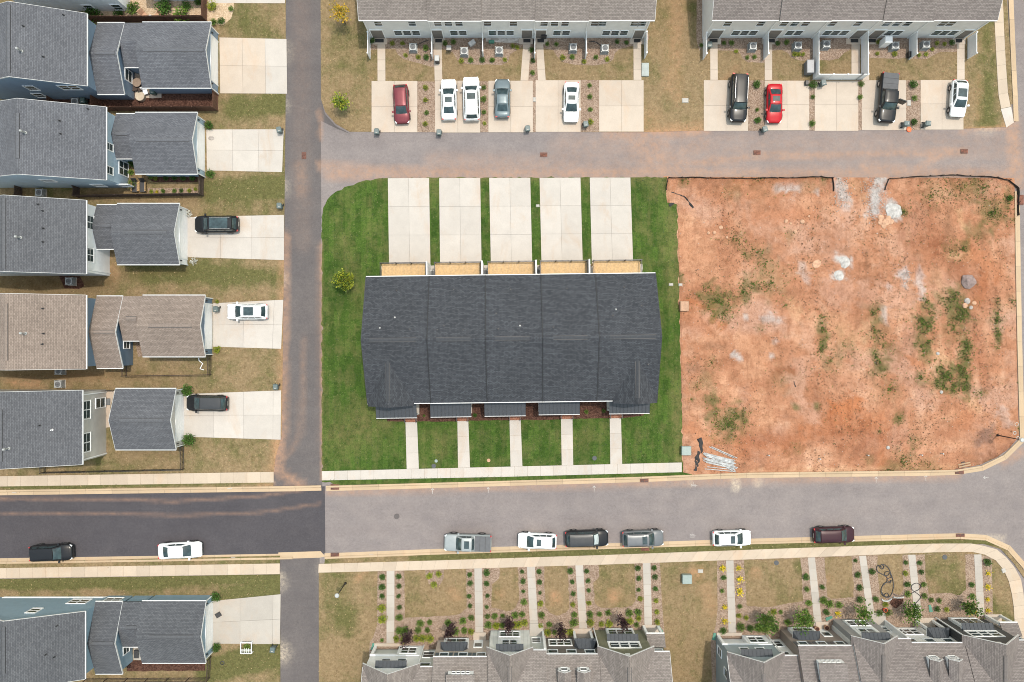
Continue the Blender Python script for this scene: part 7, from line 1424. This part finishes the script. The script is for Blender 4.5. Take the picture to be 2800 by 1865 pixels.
def mark(t, x, y, kind, label, ang=0):
    wx, wy = t(x, y); m = MB()
    if kind == 'arrow': m.box(-.03, .03, -.5, .4, 0, .004).hexa([(-.25, .12, .0), (-.18, .08, 0), (.03, .42, 0), (-.03, .46, 0), (-.25, .12, .004), (-.18, .08, .004), (.03, .42, .004), (-.03, .46, .004)]).hexa([(.18, .08, 0), (.25, .12, 0), (.03, .46, 0), (-.03, .42, 0), (.18, .08, .004), (.25, .12, .004), (.03, .46, .004), (-.03, .42, .004)])
    elif kind == 'box': m.box(-.35, .35, .2, .24, 0, .004).box(-.35, .35, -.24, -.2, 0, .004).box(-.35, -.31, -.2, .2, 0, .004).box(.31, .35, -.2, .2, 0, .004).box(.36, .7, -.02, .02, 0, .004).box(-.02, .02, .25, .55, 0, .004); [m.box(-.22 + .11 * k, -.15 + .11 * k, -.06, .06, 0, .004) for k in range(5)]
    elif kind == 'dash': m.box(-.35, .35, -.04, .04, 0, .004)
    m.v = [(x * .7, y * .7, z) for x, y, z in m.v]; o = m.top('survey_mark', paint_w, (0, 0, 0), label, 'paint mark'); o.location = (wx, wy, .006 if kind != 'dash' else .123); o.rotation_euler.z = R(ang)
for k, (t, x, y) in enumerate(((M2, 760, 1158), (M2, 1118, 1152), (M2, 1800, 1143), (R2, 1402, 1086), (R2, 1722, 1074))): mark(t, x, y, 'arrow', 'white sprayed survey arrow pointing at the kerb ' + ('below the sod', 'between the second and third front walks', 'left of the drain by the sod end', 'below the clay lot', 'below the clay lot near its drain')[k])
mark(R2, 2108, 1072, 'arrow', 'white sprayed survey arrow turned sideways near the curving kerb', 95); mark(C2, 275, 248, 'box', 'white sprayed survey box with lettering ticks on the street by the white crossover'); mark(R2, 225, 1125, 'box', 'faint white sprayed survey box on the street below the white pipes')
# building material on the clay lot
wx, wy = R2(395, 965); r = thing('pipe_stack', (wx, wy, .06), 'stack of white plastic pipes lying fanned on the clay', 'pipes')
for k in range(26):
    a = R(-13 + random.uniform(-2, 2)); oy = (k % 13 - 6) * .105 + random.uniform(-.02, .02); zz = .06 + (k // 13) * .1; L_ = random.uniform(1.55, 1.9); ox = random.uniform(-.25, .25)
    if k in (0, 13): a = R(-32); oy += .5; L_ = 2.0
    if k in (12, 25): a = R(-24); oy += .35; ox += .4
    if k in (6,): a = R(-5); oy -= 1.05
    if k in (7,): a = R(-6); oy -= .95
    d = Vector((math.cos(a), math.sin(a), 0)); c = Vector((ox, oy, zz)) + Vector((0, 0, 0)); n = Vector((-math.sin(a), math.cos(a), 0)); MB().tube([tuple(c - d * L_), tuple(c + d * L_)], .05, 8).part('pipe', pipe_w, r, False, True)
def tarp(t, pts, wd_, label):
    wp = [t(*p) for p in pts]; wx, wy = wp[0]; q = resample(wp, .3); m = MB(); n = 5
    for i, p in enumerate(q):
        d = (q[min(i + 1, len(q) - 1)] - q[max(i - 1, 0)]).normalized(); nn = Vector((-d.y, d.x))
        for k in range(n):
            u = (k / (n - 1) - .5) * wd_ * (.6 + .8 * abs(noise.noise((p.x, p.y, 3)))); m.v.append((p.x + nn.x * u, p.y + nn.y * u, .06 + .22 * abs(noise.noise((p.x * 3, p.y * 3, k * .9))) * (1 if 0 < k < n - 1 else .1)))
    for i in range(len(q) - 1):
        for k in range(n - 1): a = i * n + k; m.f.append((a, a + 1, a + n + 1, a + n)); m.m.append(0); m.uv.append(None)
    m.top('black_sheeting', silt, (wx, wy, 0), label, 'sheeting')
tarp(R2, [(262, 820), (275, 850), (268, 900), (250, 950), (245, 1000), (240, 1030)], .75, 'crumpled black plastic sheeting beside the white pipes'); tarp(R1, [(70, 175), (110, 190), (170, 205), (200, 250), (225, 280)], .35, 'twisted black silt cloth lying near the sod corner'); tarp(R1, [(70, 265), (105, 240)], .45, 'small heap of black silt cloth at the sod edge'); tarp(R2, [(872, 450), (875, 490)], .5, 'small black plastic scrap lying on the open clay')
def pipe_line(t, pts, rad, m, name, label, cat, closed=False):
    wp = [t(*p) for p in pts]; n = len(wp); out = []
    for i in range(n - 1):                      # Catmull-Rom
        p0, p1, p2, p3 = (Vector(wp[max(0, i - 1)]), Vector(wp[i]), Vector(wp[i + 1]), Vector(wp[min(n - 1, i + 2)]))
        for k in range(5): u = k / 5; q = .5 * ((2 * p1) + (p2 - p0) * u + (2 * p0 - 5 * p1 + 4 * p2 - p3) * u * u + (3 * p1 - p0 - 3 * p2 + p3) * u ** 3); out.append((q.x, q.y, .05 + rad + .03 * (len(out) % 9 == 4)))
    out.append((*wp[-1], .05 + rad)); MB().tube(out, rad, 6).top(name, m, (wp[0][0], wp[0][1], 0), label, cat)
pipe_line(B4, [(345, 215), (325, 200), (345, 188), (370, 210), (350, 238), (322, 215), (310, 195), (285, 215), (295, 265), (350, 300), (400, 330), (405, 380), (350, 440), (335, 510), (370, 560), (420, 570), (460, 530), (480, 450), (475, 370), (450, 290), (425, 230), (380, 190), (340, 185)], .05, plastic_dk, 'drain_pipe', 'long looping black corrugated drain pipe on the lawn panel', 'pipe')
pipe_line(B4, [(430, 270), (395, 270), (375, 295), (395, 315), (425, 305), (435, 280), (455, 330), (430, 345), (405, 360), (430, 385), (455, 370), (440, 400), (380, 400), (345, 450), (340, 500), (365, 540), (400, 565), (425, 550), (410, 520), (380, 530), (375, 555)], .045, plastic_dk, 'drain_pipe', 'inner coil of black corrugated drain pipe on the lawn panel', 'pipe')
pipe_line(B4, [(480, 530), (540, 555), (620, 545), (690, 525), (735, 500), (790, 470), (800, 430), (760, 405), (715, 415), (692, 450), (710, 490), (760, 525), (800, 565), (770, 610), (715, 665)], .04, plastic_dk, 'garden_hose', 'black hose looping across the walk before the off-white front', 'hose')
for pts, lab in (([(340, 590), (370, 612), (420, 610), (460, 580)], 'white edging curve beside the drain pipe loops'), ([(478, 565), (530, 575), (600, 568)], 'short white edging strip beside dark soil')): pipe_line(B4, pts, .09, pipe_w, 'bed_edging', lab, 'edging')
pipe_line(T1, [(1200, 415), (1150, 430), (1090, 460)], .04, plastic_dk, 'downspout_hose', 'black drain hose reaching an air conditioner behind the dark red hatchback', 'hose'); pipe_line(T2, [(1050, 425), (1110, 430), (1150, 455), (1175, 480)], .04, plastic_dk, 'downspout_hose', 'black drain hose reaching an air conditioner near the end walk', 'hose')
sheet('dark_soil', P(B4, [(460, 590), (520, 585), (600, 590), (590, 640), (520, 700), (480, 690), (440, 640)]), .05, mulch_m, 0)
wx, wy = B4(388, 722, .3); r = thing('flower_pot', (wx, wy, .036), 'bright red-orange pot among shrubs before the grey gable', 'pot'); MB().cyl((0, 0), .17, 0, .4, 14, r1=.24).part('pot', red_m, r, False, True); MB().cyl((0, 0), .2, .33, .405, 14).part('soil', mulch_m, r, False, True)
for k, (x, y) in enumerate(((1510, 935), (1625, 920))):
    wx, wy = B3(x, y, .3); r = thing('flower_pot', (wx, wy, .1), 'round tan clay pot at the brown townhouse entrance, %s' % ('with dry plant' if k == 0 else 'with green plant'), 'pot'); MB().cyl((0, 0), .2, 0, .55, 14, r1=.3).part('pot', rock_t, r, False, True); MB().cyl((0, 0), .25, .5, .56, 14).part('soil', mulch_m, r, False, True)
for t, x, y, lab in ((B3, 312, 1030, 'beside the slate grey porch'), (B3, 1660, 815, 'at the end of the brown townhouse'), (B4, 915, 700, 'below the off-white townhouse downspout'), (B2, 1945, 940, 'beside the olive townhouse porch'), (B1, 690, 1150, 'beside the white gabled porch'), (B4, 335, 815, 'beside the porch of the grey gable')):
    wx, wy = t(x, y); o = MB().hexa([(-.4, -.15, 0), (.4, -.15, 0), (.4, .15, 0), (-.4, .15, 0), (-.4, -.2, .1), (.4, -.12, .05), (.4, .12, .05), (-.4, .2, .1)]).top('splash_block', teal, (0, 0, 0), 'green plastic splash block ' + lab, 'splash block'); o.location = (wx, wy, .04); o.rotation_euler.z = R(20 * (x % 7))
wx, wy = L4(1978, 1095, .6); r = thing('trellis', (wx, wy, .03), 'white lattice trellis frame lying over a green plant on the lawn', 'trellis'); m = MB()
for a in (-.62, .62): m.box(a - .05, a + .05, -.62, .62, .5, .56)
for a in (-.62, .62): m.box(-.57, .57, a - .05, a + .05, .5, .56)
m.part('frame', white, r, False, True); m = MB(); [m.box(-.57, .57, a - .015, a + .015, .51, .53) for a in (-.45, -.3, -.15)] ; [m.box(a - .015, a + .015, -.57, 0, .535, .55) for a in (-.2, .05, .3)]; m.part('lattice', white, r, False, True); [MB().box(a - .05, a + .05, b - .05, b + .05, 0, .499).part('leg', white, r, False, True) for a in (-.62, .62) for b in (-.62, .62)]
foliage(160, .45, .3, .12, 77, .2).part('plant', lf_mid, r, False, True)
wx, wy = L4(1790, 1212); r = thing('hose_reel', (wx, wy, .03), 'coiled dark hose lying on the lawn below the trellis', 'hose'); [MB().tube([(rr * math.cos(a / 3), rr * math.sin(a / 3), .03 + .03 * k) for a in range(20)], .025, 5).part('coil', plastic_dk, r, False, True) for k, rr in enumerate((.22, .18, .2))]
wx, wy = T4(575, 1320); o = stone_mesh(5, .28, .35, .7).top('plastic_bag', plain('orange_plastic', (.75, .12, .03), .5), (0, 0, 0), 'crumpled orange plastic bag beside a wheeled bin', 'bag'); o.location = (wx, wy, .1)
for k, (x, y) in enumerate(((703, 927), (1032, 950), (1340, 926), (1683, 925), (1818, 916))):
    wx, wy = R2(x, y); o = MB().cyl((0, 0), .06, 0, .5, 8).cyl((0, 0), .08, .5, .56, 8).top('marker_stake', pipe_w, (0, 0, 0), 'white capped pipe stub standing on the clay near the kerb', 'pipe stub', 'white pipe stubs on the clay'); o.location = (wx, wy, .03)
for k, (x, y, rr) in enumerate(((2303, 730, .2), (2290, 785, .17), (2312, 818, .17))):
    wx, wy = R2(x, y); q = [(rr * math.cos(a * .35), rr * math.sin(a * .35), .05) for a in range(19)]; o = MB().tube(q, .045, 6).top('pipe_ring', util_w, (0, 0, 0), 'pale ring lying at the lamp corner of the clay lot', 'ring', 'pale rings by the street lamp'); o.location = (wx, wy, .04)
wx, wy = R2(1965, 985); r = thing('broken_pallet', (wx, wy, .05), 'broken wooden board debris above the clay lot drain', 'debris', None, R(12)); [MB().box(-.7, .7, -.3 + .28 * k, -.14 + .28 * k, .1, .14).part('board', plain('raw_board_%d' % k, (.3, .2, .12), .8), r, False, True) for k in range(2)]; MB().box(-.3, .1, -.35, .3, 0, .1).part('bearer', wood_dk, r, False, True)
wx, wy = L2(1625, 1460); r = thing('loose_pipe', (wx, wy, .04), 'zigzag white pipe lying behind the tan roofed garage', 'pipe', None); MB().tube([(-.35, .75, .08), (-.3, .45, .08), (.12, .1, .08), (-.18, -.5, .08), (.25, -.62, .08)], .06, 6).part('pipe', white, r, False, True)
wx, wy = L1(1700, 1112); o = stone_mesh(9, .33, .3, .3).top('rock', rock_g, (0, 0, 0), 'flat grey stepping rock on the pale blue house driveway', 'rock'); o.location = (wx, wy, .08); o.scale = (1, .7, 1)

# ------------------------------------------------------------------ grass blades standing on the lawns
def np_inside(xy, poly):
    x, y = xy[:, 0], xy[:, 1]; c = np.zeros(len(xy), bool); n = len(poly); j = n - 1
    for i in range(n):
        xi, yi = poly[i]; xj, yj = poly[j]
        if yi != yj: c ^= ((yi > y) != (yj > y)) & (x < (xj - xi) * (y - yi) / (yj - yi) + xi)
        j = i
    return c
rng = np.random.default_rng(3)
BL = {k: MB() for k in ('sod', 'dry')}
for name, poly, z, m in LAWNS:
    a = np.array(poly); lo = np.maximum(a.min(0), (-60, -41)); hi = np.minimum(a.max(0), (60, 41)); ar = max(0, (hi[0] - lo[0]) * (hi[1] - lo[1]))
    if ar <= 0: continue
    dens = 9.0 if m is sod else 6.0
    xy = lo + rng.random((int(ar * dens), 2)) * (hi - lo); ok = np_inside(xy, poly)
    if name == 'lawn':
        for e in EXC: ok &= ~np_inside(xy, e)
    mb = BL['sod' if m is sod else 'dry']
    for x, y in xy[ok]:
        s_ = random.uniform(.05, .13); k = random.choice((0, 0, 1, 1, 2)) if m is sod else (random.choice((0, 1, 1, 2)) if noise.noise((x * .35, y * .35, 4)) < .12 else random.choice((2, 2, 0)))
        a0 = random.uniform(0, 6.28)
        for q in range(2):
            a1 = a0 + q * 2.1; dx_, dy_ = math.cos(a1) * s_, math.sin(a1) * s_; h_ = random.uniform(.02, .05)
            mb.poly([(x - dy_ * .25, y + dx_ * .25, z), (x + dy_ * .25, y - dx_ * .25, z), (x + dx_, y + dy_, z + h_)], k)
BL['sod'].top('grass', [leaf('blade_green', (.04, .07, .014)), leaf('blade_dark', (.02, .04, .008)), leaf('blade_olive', (.10, .11, .035))], (0, 0, 0), 'short bright green sod grass around the charcoal roofed townhouses', 'grass', kind='stuff')
BL['dry'].top('grass', [leaf('blade_straw', (.30, .22, .11)), leaf('blade_brown', (.16, .11, .055)), leaf('blade_sage', (.10, .105, .04))], (0, 0, 0), 'short dry tan and olive grass on the older lawns', 'grass', kind='stuff')

for k, (t, x, y, lab) in enumerate(((L3, 1850, 1133, 'above the dark street near the alley'), (L3, 120, 1164, 'above the dark street at the beige house'), (L4, 118, 392, 'below the black SUV on the dark street'), (L4, 1878, 362, 'between white sedan and alley'), (B1, 670, 62, 'below the pale street near its drain'))): mark(t, x, y, 'dash', 'short white paint dash on the kerb ' + lab, 1.2)
